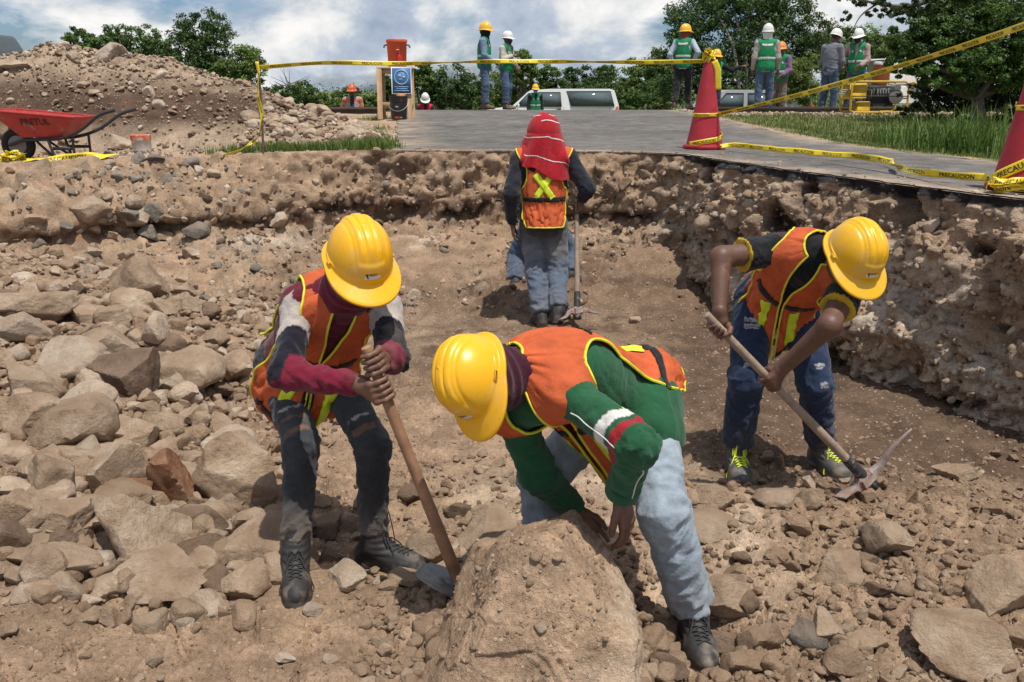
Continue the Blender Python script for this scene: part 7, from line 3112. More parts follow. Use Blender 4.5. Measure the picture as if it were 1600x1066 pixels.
def vehicles():
    d = 38.0
    c = P(862, 172, d)
    base = A(c[0] - .05, c[1], lz(c[0], c[1]))
    white = pbr('suv_white', (.80, .80, .78), rough=.3, coat=.4, var=.05, vscale=2)
    L = 5.6
    body = [(0, .45), (.0, .85), (.03, .98), (.20, 1.06), (.315, 1.62), (.35, 1.74), (.50, 1.80), (.93, 1.80), (.965, 1.74), (1.0, 1.12), (1.0, .45), (.9, .30), (.1, .30)]
    glass = [[(.235, 1.10), (.375, 1.10), (.385, 1.66), (.33, 1.62)], [(.405, 1.10), (.575, 1.10), (.565, 1.66), (.40, 1.66)], [(.645, 1.12), (.965, 1.12), (.935, 1.70), (.61, 1.70)]]
    root, X, t = side_vehicle('white four-wheel-drive with dark windows parked behind the road crest', base, L, 1.95, body, glass, white, name='parked_car', handles=(.555, .36), mirror=.255)
    MB().add(np.array([X(.207, -t * .8, 1.075), X(.207, t * .8, 1.075), X(.318, t * .74, 1.625), X(.318, -t * .74, 1.625)]) + A(-.02, 0, .02), [(0, 1, 2, 3)]).build('windscreen', emit_free_glass('car_glass'), root)
    for q in (.39, .59):
        MB().bar(X(q, -t - .002, .5), X(q, -t - .002, 1.06), .012, .01).build('door_gap', pbr('rubber'), root)
    # silver car behind the rails
    d = 24.3
    c = P(1140, 168, d)
    base = A(c[0] + .05, c[1], lz(c[0], c[1]))
    silver = pbr('car_silver', (.50, .51, .53), rough=.3, coat=.4, metal=.1)
    body = [(0, .40), (0, .72), (.03, .88), (.24, .98), (.36, 1.40), (.42, 1.47), (.70, 1.47), (.80, 1.38), (.93, 1.02), (1.0, .95), (1.0, .40), (.9, .26), (.1, .26)]
    glass = [[(.33, 1.02), (.53, 1.02), (.53, 1.38), (.415, 1.38)], [(.56, 1.02), (.78, 1.02), (.735, 1.38), (.56, 1.38)]]
    side_vehicle('silver hatchback half hidden behind the railway embankment', base, 3.9, 1.65, body, glass, silver, name='parked_car', wr=.30, handles=(.52, .76), mirror=.33)


def machines():
    # generator set
    d = 18.2
    c = P(1362, 178, d)
    base = A(c[0], c[1], lz(c[0], c[1]) + .02)
    root = empty('generator', base, 'yellow tube-framed generator on the ballast beside the rails', 'generator')
    X = lambda x, y, z: base + A(x, y, z)
    yel = pbr('gen_yellow', (.56, .36, .03), rough=.5, var=.15, spot=[((.2, .14, .05), 9, .62, .74, 8)])
    blk = pbr('gen_black', (.025, .025, .026), rough=.55, var=.3)
    for y in (-.28, .28):
        pts = [(-.55, .06), (-.55, .55), (-.48, .62), (.50, .62), (.58, .54), (.58, .10), (.50, .03), (-.48, .03)]
        MB().tube(np.array([X(u, y, v) for u, v in pts]), .022, 8, closed=True, up=(0, 1, 0)).build('frame_tube', yel, root, smooth=True)
    for u, v in ((-.55, .3), (.58, .3), (0, .62), (0, .03)):
        MB().tube(np.array([X(u, -.28, v), X(u, .28, v)]), .018, 8).build('cross_tube', yel, root, smooth=True)
    MB().bar(X(-.55, -.30, .34), X(.58, -.30, .34), .03, .02).build('side_bar', blk, root)
    MB().box(X(-.40, -.04, .44), (.34, .40, .30), bev=.02).build('control_box', yel, root)
    MB().box(X(-.28, -.16, .14), (.28, .20, .20), bev=.02).build('fuel_panel', yel, root)
    e = MB().box(X(.12, 0, .32), (.46, .36, .34), bev=.03).build('engine', blk, root)
    MB().lathe(X(.36, -.19, .33), [(.04, 0), (.13, .005), (.14, .05), (.05, .07)], 20, (0, -1, 0)).build('recoil_starter', pbr('gen_grey', (.2, .2, .2), rough=.5), e, smooth=True)
    for i in range(5):
        MB().box(X(.0 + i * .055, -.185, .42), (.02, .02, .12), bev=.003).build('cooling_fin', pbr('gen_grey'), e)
    MB().lathe(X(.42, .0, .50), [(.07, -.12), (.08, -.10), (.08, .10), (.06, .12)], 16, (0, 1, 0)).build('muffler', pbr('gen_grey'), root, smooth=True)
    for s_ in range(3):
        MB().tube(np.array([X(-.57, -.06 - s_ * .05, .38 + s_ * .04), X(-.70, -.06 - s_ * .05, .38 + s_ * .04)]), .012, 8).build('outlet_stub', pbr('wire'), root, smooth=True)
    # site trailer behind it
    d = 21.5
    c = P(1400, 172, d)
    base = A(c[0], c[1], lz(c[0], c[1]))
    root = empty('site_trailer', base, 'white rust-flecked machine trailer half hidden by the dark tree', 'trailer')
    X = lambda x, y, z: base + A(x, y, z)
    wht = pbr('trailer_white', (.50, .49, .46), rough=.6, var=.1, spot=[((.20, .09, .05), 5, .63, .72, 9)])
    gry = pbr('trailer_grey', (.16, .17, .17), rough=.7, var=.2)
    MB().box(X(.0, 0, 1.55), (1.2, 1.0, .62), bev=.04).build('upper_cabinet', wht, root)
    MB().box(X(-.12, -.05, 1.02), (.95, .95, .42), bev=.03).build('lower_cabinet', wht, root)
    MB().box(X(.95, .1, 1.15), (.75, .8, .85), bev=.04).build('tank_cabinet', wht, root)
    MB().box(X(.3, -.56, 1.26), (.55, .02, .10)).build('warning_band', pbr('band_orange', (.55, .28, .03), rough=.5), root)
    MB().box(X(.3, 0, .58), (2.1, .9, .34), bev=.05).build('chassis', pbr('gen_black'), root)
    w = MB().lathe(X(.62, -.52, .36), [(.05, -.02), (.2, -.01), (.21, .03)], 24, (0, -1, 0)).build('wheel', pbr('wheel_hub'), root, smooth=True)
    a = np.linspace(0, 2 * math.pi, 28, endpoint=False)
    ww = X(.62, -.47, .36)
    MB().tube(np.stack([ww[0] + .29 * np.cos(a), ww[1] + 0 * a, ww[2] + .29 * np.sin(a)], 1), .08, 10, closed=True, up=(0, 1, 0)).build('tyre', pbr('rubber'), w, smooth=True)
    for x in (-.45, .45):
        MB().box(X(x, -.506, 1.55), (.012, .012, .56)).build('panel_joint', gry, root)
    # drinks cooler standing on it
    c = P(1378, 136, 20.4)
    c = A(c[0], base[1] - .80, 0)
    c[2] = lz(c[0], c[1]) + .70
    tr = empty('cooler_table', A(c[0], c[1], c[2] - .70), 'low black trestle under the tilted orange cooler behind the generator', 'trestle')
    MB().box(A(c[0], c[1], c[2] - .025), (.62, .40, .05), bev=.01).build('table_top', pbr('gen_black'), tr)
    for sx in (-1, 1):
        for sy in (-1, 1):
            MB().bar(A(c[0] + sx * .27, c[1] + sy * .16, c[2] - .72), A(c[0] + sx * .25, c[1] + sy * .15, c[2] - .05), .04, .04).build('leg', pbr('gen_black'), tr)
    cr = empty('drinks_cooler', c, 'tilted orange drinks cooler with white lid behind the generator', 'cooler')
    up = nrm(A(.12, 0, 1))
    orn = pbr('cooler_orange2', (.50, .15, .05), rough=.5)
    MB().lathe(c + A(0, 0, .02), [(.16, 0), (.165, .01), (.20, .42), (.205, .43)], 28, up).build('tank', orn, cr, smooth=True)
    MB().lathe(c + A(0, 0, .02) + up * .43, [(.21, 0), (.212, .04), (.19, .07), (.04, .08)], 28, up).build('lid', pbr('sign_white'), cr, smooth=True)


def rails():
    steel = pbr('rail_steel', (.075, .055, .045), rough=.75, var=.3, vscale=6, metal=.2)
    prof_ = [(-.065, 0), (.065, 0), (.065, .012), (.012, .03), (.012, .105), (.034, .115), (.034, .15), (-.034, .15), (-.034, .115), (-.012, .105), (-.012, .03), (-.065, .012)]
    ang = .02
    for y, x0, x1, lab in ((19.35, -30, -2.75, 'nearer rail left of the road'), (20.6, -30, -2.75, 'farther rail left of the road'),
                           (19.35, 3.9, 34, 'nearer rail right of the road'), (20.6, 3.9, 34, 'farther rail right of the road')):
        z = lz(6.5, y) - .035
        a, b = A(x0, y + x0 * ang, z), A(x1, y + x1 * ang, z)
        MB().prism(prof_, lambda u, v: a + A(0, u, v), lambda u, v: b + A(0, u, v)).build('rail', steel, None, label='rusty steel ' + lab, cat='rail', group='rails')


# ---------------------------------------------------------------- people further off
def stand(px, py, d, H=1.70, yaw=0.0, arms=('down', 'down'), lean=0.0, step=.10, z=None, headyaw=None, nod=.0):
    "joints of a standing figure; yaw 0 faces the camera, positive turns to the image right"
    b = P(px, py, d)
    if z is not None:
        b[2] = z
    k = H / 1.70
    f = A(math.sin(yaw), -math.cos(yaw), 0)
    r = np.cross(f, A(0, 0, 1))
    X = lambda x, y, z_: b + (r * x + f * y) * k + A(0, 0, z_ * k)
    J = {'pelvis': X(0, 0, .92), 'hipR': X(.092, 0, .90), 'hipL': X(-.092, 0, .90)}
    J['kneeR'], J['kneeL'] = X(.105, .03 + step * .5, .50), X(-.105, .03 - step * .4, .50)
    J['ankR'], J['ankL'] = X(.115, step, .095), X(-.115, -step, .095)
    J['neck'] = X(0, .02 + lean, 1.42 - abs(lean) * .15)
    J['shR'], J['shL'] = X(.185, .01 + lean * .95, 1.385 - abs(lean) * .15), X(-.185, .01 + lean * .95, 1.385 - abs(lean) * .15)
    for sd, s_, kind in (('R', 1, arms[0]), ('L', -1, arms[1])):
        sh = J['sh' + sd]
        q = lambda x, y, z_: sh + (r * x * s_ + f * y) * k + A(0, 0, z_ * k)
        if kind == 'down': e, w = q(.05, -.02, -.28), q(.06, .05, -.51)
        elif kind == 'hip': e, w = q(.17, -.12, -.22), q(.04, .02, -.37)
        elif kind == 'front': e, w = q(.05, .05, -.27), q(-.07, .24, -.24)
        elif kind == 'low': e, w = q(.05, .03, -.28), q(-.07, .20, -.40)
        elif kind == 'reach': e, w = q(.20, .14, -.12), q(.42, .22, -.03)
        elif kind == 'pocket': e, w = q(.10, -.08, -.26), q(.05, .03, -.46)
        elif kind == 'cross': e, w = q(.05, .06, -.26), q(-.16, .18, -.17)
        J['el' + sd], J['wr' + sd] = e, w
    hy = yaw if headyaw is None else headyaw
    hf = A(math.sin(hy), -math.cos(hy), 0)
    J['head'] = J['neck'] + (hf * .02 + A(0, 0, .165)) * k + hf * nod * .08
    J['hfwd'], J['hup'] = nrm(hf * math.cos(nod) - A(0, 0, math.sin(nod))), nrm(A(0, 0, math.cos(nod)) + hf * math.sin(nod))
    J['toeR'], J['toeL'] = nrm(f + r * .2), nrm(f - r * .2)
    return J, k


def bystander(label, J, k, shirt, trousers, vest=None, hat=None, skin=SKIN2, sleeve='long', bands=True, scarf=None, mask=None, vox=.017, boots=(.06, .04, .03), gloves=None, jacket=None, seed=0):
    fig = Fig(J, k, 1.05)
    base = (J['ankR'] + J['ankL']) / 2
    base = A(base[0], base[1], min(J['ankR'][2], J['ankL'][2]) - ANK)
    root = person(label, base)
    hands = {s_: open_hand(J['wr' + s_], nrm(J['wr' + s_] - J['el' + s_]), A(0, 0, -1), nrm(np.cross(J['wr' + s_] - J['el' + s_], A(0, 0, 1)) + J['hfwd']), 1.05, 22) for s_ in 'RL'}
    body, R, loc = build_body(root, fig, skin, vox, hands, hh=.0115)
    sc = np.asarray(shirt)

    def colf(V, f):
        col = np.tile(sc, (len(V), 1)) * (1 + .12 * fbm(V * 8, 2, seed)[:, None])
        if jacket:
            for sd in 'RL':
                t, th, r, L = limb_coords(V, J['sh' + sd], J['el' + sd])
                col[(r < .08) & (np.abs(t / L - .55) < .16)] = jacket[0]
            q = (V - f.chest) @ f.Fc.T
            col[(np.abs(q[:, 2] - .12) < .05) & (np.abs(q[:, 0]) > .055)] = jacket[0]
            col[(np.abs(q[:, 0]) < .05) & (q[:, 1] > 0)] = jacket[1]
        return col
    build_shirt(root, fig, vox, colf, sleeve=(sleeve, sleeve), amp=.006, seed=seed + 3, armr=(.064, .057, .045), g=.012, hemcut=-.10)
    tc = np.asarray(trousers)
    build_trousers(root, fig, vox, denim(tc, tc * 1.55 + .01, .15, (), seed), r=(.098, .080, .070), amp=.007, seed=seed + 5, hem=.03)
    for s_ in 'RL':
        make_boot(root, fig, s_, boots, (.05, .04, .03), vox * .9)
    if vest is not None:
        v = Vest(fig, .022, -.10, nu=84, nv=60, seed=seed, wr=.006)
        m = pbr('vest_%02d_%02d_%02d' % tuple(int(x * 99) for x in vest), vest, rough=.7, var=.15, vscale=12, spec=.25)
        o = v.shape(vest_fn(gap=.06, vneck=.8, arm_c=.62, arm_v=.17, arm_u=.66, neck=.90, side=.12), 'vest', m, root, trim_mat=None)
        if bands:
            wm = pbr('silver_band', (.50, .53, .52), rough=.4, spec=.5)
            for s_ in (-1, 1):
                v.strip('reflective_strip', [(s_ * .12, .34), (s_ * .7, .34), (s_ * 1.35, .34)], .05, wm, o, n=16)
                v.strip('reflective_strip', [(s_ * 1.8, .34), (s_ * 2.5, .34), (s_ * 3.13, .34)], .05, wm, o, n=16)
                v.strip('reflective_strip', [(s_ * 3.13, .70), (s_ * 2.7, .70), (s_ * 2.4, .715)], .045, wm, o, n=12)
                v.strip('reflective_strip', [(s_ * .5, .62), (s_ * .72, .64)], .045, wm, o, n=10)
    if scarf is not None:
        hood(root, fig, R, loc, vox * .8, np.asarray(scarf), None, 'scarf', .05, hole=(0, .13, .02), hr=(.06, .07, .055))
    if mask is not None:
        fn = lambda p: np.maximum(np.maximum(head_sdf(J['head'], J['hfwd'], J['hup'])[0](p) - .008, ((p - loc(0, 0, -.018)) @ R[2])), -((p - loc(0, .01, 0)) @ R[1]))
        lo, hi = box_of([loc(0, .05, -.06)], .14)
        V, Q = surface(fn, lo, hi, vox * .6)
        obj('face_mask', mesh_np('face_mask', V, Q, pbr('mask_%02d%02d' % (int(mask[0] * 99), int(mask[2] * 99)), mask, rough=.8), True), root)
    if hat:
        col, kind = hat
        add_hat(root, J['head'] + nrm(J['hup']) * .012, J['hfwd'], J['hup'], col, kind, None, k)
    return root


def crowd():
    Y, W, O = (.80, .42, .01), (.68, .68, .66), (.72, .22, .03)
    GRV, JEAN = (.012, .20, .075), (.055, .085, .14)
    pi = math.pi
    D = 22.2
    J, k = stand(552, 180, 22.6, 1.72, .1, ('pocket', 'down'), z=.14)
    bystander('man in grey jacket with orange patches and red cap beyond the rails', J, k, (.36, .30, .26), (.03, .035, .05), None, ((.55, .08, .03), 'plain'), jacket=(A(.62, .16, .05), A(.03, .035, .06)), seed=61)
    J, k = stand(627, 180, 23.4, 1.70, .2, ('down', 'down'), z=-.02)
    bystander('person in orange helmet seen through the legs of the wooden stand', J, k, (.45, .43, .40), (.05, .06, .09), (.05, .10, .16), (O, 'plain'), bands=False, scarf=(.03, .03, .035), seed=62)
    J, k = stand(665, 180, 24.0, 1.66, .1, ('front', 'front'), z=-.02, nod=.45)
    bystander('person in white helmet and red vest looking down at his hands', J, k, (.03, .028, .03), (.04, .045, .06), (.42, .02, .035), (W, 'plain'), seed=63)
    J, k = stand(757, 171, 19.7, 1.74, 1.45, ('low', 'pocket'), step=.04, headyaw=1.3)
    bystander('man in yellow helmet, green vest and blue sleeves watching on the road crest', J, k, (.16, .24, .34), JEAN, GRV, (Y, 'plain'), scarf=(.012, .012, .014), seed=64, boots=(.11, .06, .04))
    J, k = stand(791, 171, 20.9, 1.66, 1.0, ('cross', 'low'), step=.05, headyaw=1.2)
    bystander('man in white cap, cream sleeves and open green vest on the road crest', J, k, (.46, .43, .36), JEAN, GRV, (W, 'cap'), mask=(.04, .035, .03), seed=65, boots=(.11, .06, .04))
    J, k = stand(836, 190, 30.0, 1.70, .15, ('down', 'down'), z=.20)
    bystander('person in yellow helmet and blue face mask in front of the white car', J, k, (.02, .02, .022), (.04, .05, .08), GRV, (Y, 'plain'), mask=(.22, .36, .50), seed=66)
    J, k = stand(1064, 168, 20.3, 1.72, 2.7, ('hip', 'pocket'), step=.16, headyaw=2.0)
    bystander('person in yellow helmet, dark red scarf and black trousers left of the cone', J, k, (.36, .42, .50), (.012, .013, .016), GRV, (Y, 'plain'), scarf=(.20, .055, .04), seed=67)
    J, k = stand(1113, 182, 21.6, 1.62, .3, ('down', 'reach'), z=1.02, step=.05)
    bystander('person pointing right with a black sleeved arm behind the corner cone', J, k, (.014, .014, .016), (.03, .035, .05), GRV, (Y, 'plain'), seed=68)
    J, k = stand(1191, 178, 19.2, 1.76, 2.95, ('down', 'down'), step=.05, headyaw=2.9)
    bystander('tall man in white helmet and green vest standing with his back turned', J, k, (.34, .31, .27), JEAN, GRV, (W, 'plain'), scarf=(.62, .62, .60), seed=69, boots=(.10, .06, .04))
    J, k = stand(1214, 180, 20.6, 1.58, -.6, ('front', 'low'), z=1.18, step=.03)
    bystander('person in green vest and purple sleeve mostly hidden behind the tall man', J, k, (.20, .11, .22), (.14, .11, .09), GRV, (O, 'plain'), seed=70)
    J, k = stand(1291, 180, 19.3, 1.70, 2.3, ('low', 'low'), step=.03, headyaw=2.0, nod=.35)
    bystander('man in plain grey shirt and jeans turned away, wearing a white cap', J, k, (.17, .18, .21), (.045, .075, .13), None, (W, 'cap'), seed=71, boots=(.03, .03, .03))
    J, k = stand(1331, 176, 20.4, 1.74, -.55, ('hip', 'low'), step=.06, headyaw=-.9, nod=.15)
    bystander('man in wide-brimmed white helmet, pink shirt and green vest by the generator', J, k, (.40, .27, .26), (.05, .07, .12), GRV, (W, 'wide'), mask=(.02, .02, .022), seed=72)


# ---------------------------------------------------------------- plants
def leaves(centres, radii, per, size, cols, seed, up=.35, droop=.0, jitter=.35):
    "many small leaves gathered in clumps"
    r = np.random.default_rng(seed)
    n = len(centres) * per
    ci = np.repeat(np.arange(len(centres)), per)
    d = r.normal(size=(n, 3))
    d /= np.linalg.norm(d, axis=1)[:, None]
    rad = r.random(n) ** .45
    p = centres[ci] + d * rad[:, None] * radii[ci]
    nrmv = d * .7 + r.normal(size=(n, 3)) * .6 + A(0, 0, up)
    nrmv /= np.linalg.norm(nrmv, axis=1)[:, None]
    t = r.normal(size=(n, 3)) + A(0, 0, -droop)
    t -= nrmv * (t * nrmv).sum(1)[:, None]
    t /= np.linalg.norm(t, axis=1)[:, None]
    b = np.cross(nrmv, t)
    s = size * r.uniform(.6, 1.4, n)[:, None]
    V = np.stack([p - t * s, p + b * s * .42 - nrmv * s * .08, p + t * s, p - b * s * .42 - nrmv * s * .08], 1).reshape(-1, 3)
    cc = cols[ci] * r.uniform(1 - jitter, 1 + jitter, n)[:, None]
    cc = cc * A(1, 1, 1) + (r.random((n, 1)) < .06) * A(.05, .05, .0)
    return V, np.arange(n * 4).reshape(n, 4), np.repeat(cc, 4, 0)


LEAF = lambda: pbr('leaf', rough=.55, attr=True, spec=.35, trans=.30)


def bark(c):
    return pbr('bark_%02d' % int(c[0] * 99), c, rough=.9, var=.35, vscale=14, bump=.4, bscale=30)


def tree(label, d, blobs, col, leaf_px=2.3, clumps=60, per=60, base=None, trunk=None, tr=.12, tcol=(.10, .08, .065), seed=0, name='tree', cat='tree', limb=True, group=None, fill=1.0, ground=None, depth=.8):
    r = np.random.default_rng(seed)
    m = d / F_PX
    C = [P(b[0], b[1], d) + A(0, (b[4] if len(b) > 4 else 0), 0) for b in blobs]
    Rr = [A(b[2] * m, (b[2] + b[3]) / 2 * m * depth, b[3] * m) for b in blobs]
    area = np.array([b[2] * b[3] for b in blobs], float)
    bx = np.mean([b[0] for b in blobs]) if base is None else base
    ymean = np.mean([c[1] for c in C])
    gx = P(bx, 160, d)[0]
    g = A(gx, ymean, lz(gx, ymean) if ground is None else ground)
    root = empty(name, g, label, cat, group)
    if limb or clumps < 50:
        clumps, per = int(clumps * 1.6), int(per * 1.5)
    cen, rad, cl = [], [], []
    for c, q, a in zip(C, Rr, area):
        k = max(3, int(clumps * a / area.sum()))
        u = r.normal(size=(k, 3))
        u /= np.linalg.norm(u, axis=1)[:, None]
        pp = c + u * q * (r.random((k, 1)) ** .33) * .92
        cen.append(pp)
        s = r.uniform(.16, .34, (k, 1)) * min(q[0], q[2]) * fill
        rad.append(np.concatenate([s * 1.25, s * 1.25, s * .8], 1))
        cl.append(np.asarray(col) * r.uniform(.62, 1.35, (k, 1)) * A(1, 1, 1) + r.uniform(-.008, .012, (k, 1)) * A(1, .6, 0))
    V, Fq, cc = leaves(np.concatenate(cen), np.concatenate(rad), per, leaf_px * m, np.clip(np.concatenate(cl), .008, .5), seed + 1)
    obj('crown', mesh_np('crown', V, Fq, LEAF(), False, np.clip(cc, .004, .6)), root)
    top = np.mean(C, axis=0)
    if limb:
        mb = MB()
        fork = g + (top - g) * .45 + A(0, 0, 0)
        mid = (g + fork) / 2 + A(r.normal() * .06, r.normal() * .06, 0) * np.linalg.norm(fork - g)
        mb.tube(catmull(np.array([g - A(0, 0, .1), mid, fork]), 6), np.linspace(tr, tr * .65, 13), 8)
        o = mb.build('trunk', bark(tcol), root, smooth=True)
        for c, q in zip(C, Rr):
            for j in range(2):
                e = c + r.normal(size=3) * q * .35
                md = (fork + e) / 2 + r.normal(size=3) * .08 * np.linalg.norm(e - fork)
                MB().tube(catmull(np.array([fork - A(0, 0, tr), md, e]), 5), np.linspace(tr * .55, tr * .12, 11), 6).build('limb', bark(tcol), o, smooth=True)
    return root


DG, MG, LG, YG = (.055, .105, .026), (.082, .145, .034), (.115, .18, .042), (.15, .20, .045)


def woods():
    tree('low tree at the left end of the row behind the spoil heap', 40, [(122, 60, 28, 20), (150, 74, 34, 24), (108, 78, 20, 16)], MG, clumps=70, per=46, seed=1)
    tree('broad tree behind the perched block on the heap', 41, [(188, 60, 36, 22), (225, 68, 38, 28), (165, 82, 32, 22), (255, 80, 30, 30), (210, 95, 40, 20)], MG, clumps=120, per=46, seed=2)
    tree('tallest dark tree behind the spoil heap', 38, [(318, 45, 52, 30), (292, 78, 36, 36), (335, 80, 36, 34), (295, 118, 58, 36), (330, 128, 40, 30), (262, 108, 30, 26)], DG, clumps=190, per=50, seed=3)
    tree('bright green tree right of the tallest dark tree', 37, [(382, 100, 34, 30), (358, 118, 30, 28), (392, 122, 24, 22)], LG, clumps=90, per=46, seed=4)
    # scrub along the far side of the rails
    sh = [(432, 152, 30, 18, DG, 'dark bush just right of the stake'), (470, 148, 34, 24, MG, 'green bush below the bare tree'), (508, 162, 30, 16, LG, 'low light bush left of the man in grey jacket'),
          (580, 162, 26, 16, LG, 'low bush right of the man in grey jacket'), (604, 140, 16, 22, DG, 'dark sapling framed by the legs of the wooden stand'), (545, 150, 22, 14, MG, 'bush behind the man in grey jacket')]
    for i, (x, y, a, b, c, lab) in enumerate(sh):
        tree(lab + ' beyond the rails', 33 + i * .8, [(x, y, a, b), (x - a * .6, y + b * .4, a * .6, b * .6), (x + a * .6, y + b * .4, a * .6, b * .6)], c, clumps=46, per=50, seed=10 + i, name='bush', cat='bush', limb=False)
    # bare tree
    g = P(452, 160, 36)
    g[2] = lz(g[0], g[1])
    root = empty('bare_tree', g, 'leafless grey tree above the bushes right of the stake', 'tree')
    r = random.Random(4)
    top = P(452, 128, 36)
    mb = MB()
    mb.tube(np.stack([g, (g + top) / 2 + A(.05, 0, 0), top]), [.08, .06, .045], 6)
    tk = mb.build('trunk', bark((.16, .13, .11)), root, smooth=True)
    for i in range(26):
        a, l_ = r.uniform(-1.35, 1.35), r.uniform(.5, 1.15)
        s_ = g + (top - g) * r.uniform(.6, 1.0)
        e = s_ + A(math.sin(a) * l_, r.uniform(-.4, .4), math.cos(a) * l_ * .9)
        MB().tube(catmull(np.array([s_, (s_ + e) / 2 + A(r.uniform(-.08, .08), 0, r.uniform(-.05, .05)), e]), 4), np.linspace(.022, .006, 9), 5).build('branch', bark((.16, .13, .11)), tk, smooth=True)
    mid = [(655, 112, 24, 18, 34, 'feathery grey-green tree just right of the wooden stand'), (700, 128, 40, 30, 35, 'wide tree between the stand and the road crest'), (735, 140, 30, 24, 37, 'bush tree left of the man in blue sleeves'),
           (816, 96, 22, 20, 44, 'slim tree rising behind the man in the white cap'), (850, 122, 36, 22, 46, 'round tree above the white car roof'), (905, 126, 38, 24, 47, 'leafy tree behind the roof of the white car'),
           (960, 124, 40, 24, 46, 'tree right of the white car'), (1005, 112, 34, 28, 44, 'tree between the white car and the scarfed person'), (1040, 100, 30, 30, 42, 'tree behind the scarfed person'),
           (930, 142, 60, 18, 42, 'low hedge tree behind the tail of the white car'), (1010, 145, 50, 20, 40, 'low dark thicket left of the scarfed person'), (780, 130, 36, 30, 45, 'tree framed by the two men on the crest')]
    for i, (x, y, a, b, d, lab) in enumerate(mid):
        c = [MG, DG, MG, LG][i % 4]
        tree(lab, d, [(x, y, a, b), (x - a * .5, y + b * .7, a * .7, b * .8), (x + a * .55, y + b * .6, a * .7, b * .8), (x, y + b * 1.3, a, b * .7)], c, clumps=70, per=50, seed=30 + i, tr=.10)
    # the big tree with pale stems
    big = tree('tall dark tree with several pale stems behind the tall man in the vest', 26, [(1090, 30, 62, 40), (1150, 8, 70, 40), (1220, 20, 60, 44), (1265, 62, 44, 40), (1060, 78, 40, 34), (1110, 95, 54, 40), (1180, 75, 60, 50), (1240, 110, 48, 36), (1070, 130, 50, 30), (1140, 138, 60, 26)], DG, leaf_px=2.6, clumps=640, per=74, fill=1.15, seed=50, limb=False, base=1170)
    for i, pts in enumerate(([(1168, 150), (1150, 95), (1138, 55), (1120, 20)], [(1172, 150), (1165, 90), (1150, 30), (1142, -10)], [(1176, 150), (1172, 80), (1170, 30), (1178, -10)], [(1178, 150), (1205, 95), (1235, 60), (1258, 40)])):
        q = np.array([P(x, y, 25.7 + .2 * i) for x, y in pts])
        q[0][2] = lz(q[0][0], q[0][1]) - .1
        MB().tube(catmull(q, 5), np.linspace(.062, .02, 16), 8).build('stem', bark((.24, .21, .18)), big, smooth=True)
    tree('feathery light green shrub between the tall man and the man in grey', 23.5, [(1240, 120, 30, 34), (1258, 140, 26, 26), (1222, 148, 26, 20), (1262, 100, 20, 20)], YG, leaf_px=1.7, clumps=150, per=110, seed=52, name='shrub', cat='shrub', limb=False)
    tree('pale green tree behind the two men by the generator', 34, [(1300, 70, 34, 34), (1345, 66, 36, 30), (1320, 105, 40, 34), (1375, 85, 30, 30)], LG, clumps=130, per=50, seed=53)
    tree('light tree in the gap left of the dark right-hand tree', 33, [(1400, 92, 34, 26), (1420, 70, 30, 24)], LG, clumps=60, per=50, seed=54)
    # near dark trees on the right
    tree('large dark tree filling the upper right corner', 15.5, [(1440, 62, 60, 42), (1500, 30, 70, 50), (1570, 50, 70, 70), (1470, 108, 56, 34), (1540, 105, 70, 44), (1620, 110, 60, 60), (1415, 96, 34, 26), (1640, 30, 60, 60)], (.072, .132, .028), leaf_px=2.7, clumps=520, per=76, seed=55, base=1545, tr=.14, tcol=(.10, .085, .07), fill=.8)
    tree('dark undergrowth beneath the large right-hand tree', 16.5, [(1450, 150, 50, 24), (1520, 150, 60, 28), (1590, 160, 60, 30), (1425, 170, 26, 14), (1490, 175, 50, 14)], (.026, .052, .014), leaf_px=2.4, clumps=300, per=60, seed=56, name='bush', cat='bush', limb=False)
    H_ = tree('leafy twigs hanging into the top of the picture at right', 11.5, [(1335, 2, 30, 10), (1372, 12, 26, 14), (1410, 22, 30, 16), (1445, 8, 40, 22), (1330, 52, 8, 10), (1322, 28, 12, 10), (1500, -20, 60, 30)], (.040, .075, .018), leaf_px=3.0, clumps=170, per=60, seed=57, limb=False, base=1700, ground=1.15)
    b0 = P(1700, 60, 11.5)
    gb = A(b0[0], b0[1], 1.1)
    MB().tube(catmull(np.stack([gb, gb + A(0, 0, 1.6), P(1640, -30, 11.5), P(1500, -18, 11.5), P(1420, 10, 11.5), P(1340, 0, 11.5)]), 6), np.linspace(.10, .012, 31), 7).build('limb', bark((.11, .09, .075)), H_, smooth=True)
    MB().tube(catmull(np.stack([P(1370, 6, 11.5), P(1345, 25, 11.5), P(1328, 55, 11.5)]), 5), np.linspace(.014, .005, 11), 6).build('twig', bark((.11, .09, .075)), H_, smooth=True)
    # far wood that closes the view
    r = np.random.default_rng(8)
    n = 1300
    x, y = r.uniform(-50, 52, n), r.uniform(60, 74, n)
    z = r.uniform(-.5, 1.7, n) + 1.0 * fbm(xyz(x, y) * .06, 3, 5)
    c = np.stack([x, y, z], 1)
    rad = np.tile(A(2.2, 2.2, 1.0), (n, 1)) * r.uniform(.6, 1.2, (n, 1))
    V, Fq, cc = leaves(c, rad, 60, .11, np.array([MG, DG, LG])[r.integers(0, 3, n)] * r.uniform(.7, 1.2, (n, 1)), 81)
    obj('far_wood', mesh_np('far_wood', V, Fq, LEAF(), False, np.clip(cc, .004, .5)), None, 'far green wood along the horizon', 'wood', None, 'stuff')


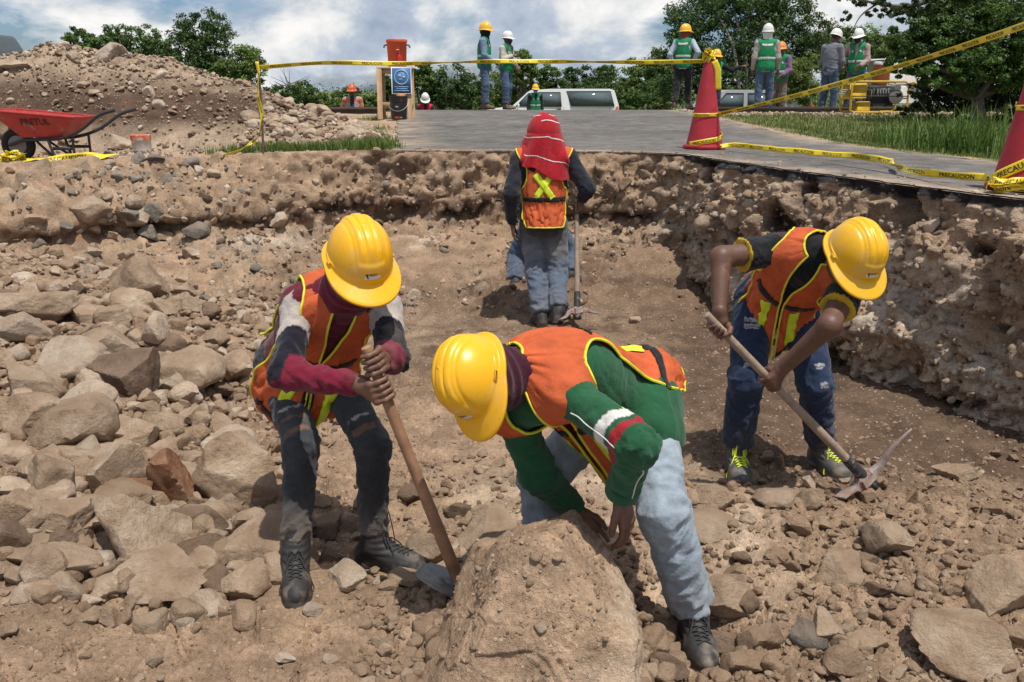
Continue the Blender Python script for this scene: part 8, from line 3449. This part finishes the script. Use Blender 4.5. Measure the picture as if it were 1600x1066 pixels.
def blades(x, y, z, h, w, col, seed, lean=.35):
    r = np.random.default_rng(seed)
    n = len(x)
    a = r.uniform(0, 2 * math.pi, n)
    d = np.stack([np.cos(a), np.sin(a), 0 * a], 1)
    s = np.stack([-np.sin(a), np.cos(a), 0 * a], 1)
    b = np.stack([x, y, z], 1)
    ln = (lean * r.uniform(.2, 1.4, n) * h)[:, None]
    up = A(0, 0, 1) * h[:, None]
    p0, p1, p2 = b, b + up * .55 + d * ln * .35, b + up * .95 + d * ln
    V = np.stack([p0 - s * w[:, None], p0 + s * w[:, None], p1 + s * w[:, None] * .8, p1 - s * w[:, None] * .8, p2], 1).reshape(-1, 3)
    i = np.arange(n)[:, None] * 5
    return V, [i + np.array([[0, 1, 2, 3]]), i + np.array([[3, 2, 4]])], np.repeat(col * r.uniform(.6, 1.4, (n, 1)), 5, 0)


def meadow():
    r = np.random.default_rng(12)
    gm = pbr('grass_blade', rough=.6, attr=True, spec=.3, trans=.3)
    n = 95000
    x, y = r.uniform(-5.2, 11.0, n), 6.0 + 12.6 * r.random(n) ** .8
    keep = (r.random(n) < green_amt(x, y) * .95) & (pit_sd(x, y) > .05)
    x, y = x[keep], y[keep]
    hp = heap_z(x, y)
    k2 = (hp < .1) | (x > -1)
    x, y = x[k2], y[k2]
    right = x > 3
    dist = np.where(right, x - road_r(y), 1.0)
    h = r.uniform(.03, .11, len(x)) * np.where(right, .55 + .45 * sstep(.2, 1.6, dist), .9)
    col = mixc(A(.10, .15, .03) * np.ones((len(x), 1)), A(.20, .19, .06), (r.random(len(x)) < .22).astype(float))
    xl, yl = r.uniform(-4.7, -1.0, 30000), r.uniform(8.9, 10.6, 30000)
    kl = (r.random(30000) < green_amt(xl, yl)) & (pit_sd(xl, yl) > .03) & (heap_z(xl, yl) < .12)
    x, y, h = np.concatenate([x, xl[kl]]), np.concatenate([y, yl[kl]]), np.concatenate([h, r.uniform(.05, .15, kl.sum())])
    col = np.concatenate([col, np.tile(A(.12, .17, .035), (kl.sum(), 1))])
    V, Fl, cc = blades(x, y, land_z(x, y) - .005, h, np.full(len(x), .0045), col, 13)
    obj('grass', mesh_np('grass', V, Fl, gm, False, cc), None, 'short green grass on the road verges', 'grass', None, 'stuff')
    # rough growth beyond the rails
    n = 20000
    x, y = r.uniform(-14, 16, n), 21.6 + 12 * r.random(n)
    h = r.uniform(.12, .5, n)
    V, Fl, cc = blades(x, y, land_z(x, y), h, np.full(n, .014), np.array([[.10, .15, .03]]) * np.ones((n, 1)), 14)
    obj('field_grass', mesh_np('field_grass', V, Fl, gm, False, cc), None, 'rough tall grass in the field beyond the rails', 'grass', None, 'stuff')
    # tall reedy tufts by the right-hand cone
    for i, (px, py, d, hh, lab) in enumerate(((1448, 236, 9.0, .48, 'tall grass tuft furthest left below the dark tree'), (1490, 240, 8.8, .55, 'tall grass tuft in the middle of the right verge'), (1530, 242, 8.6, .66, 'tallest grass tuft, next to the right-hand cone'), (1395, 222, 10.5, .40, 'small grass tuft below the generator'))):
        b = G(px, py, 1.12)
        m = 150 if i < 3 else 90
        x, y = b[0] + r.normal(0, .16, m), b[1] + r.normal(0, .14, m)
        h = r.uniform(.45, 1.05, m) * hh
        V, Fl, cc = blades(x, y, land_z(x, y), h, np.full(m, .0075), np.array([[.10, .17, .035]]) * np.ones((m, 1)), 20 + i, .6)
        obj('grass_tuft', mesh_np('grass_tuft', V, Fl, gm, False, cc), None, lab, 'grass tuft', 'tall grass tufts')


barriers()
wheelbarrow()
tub()
left_truck()
wash_stand()
vehicles()
machines()
rails()
crowd()
woods()
meadow()
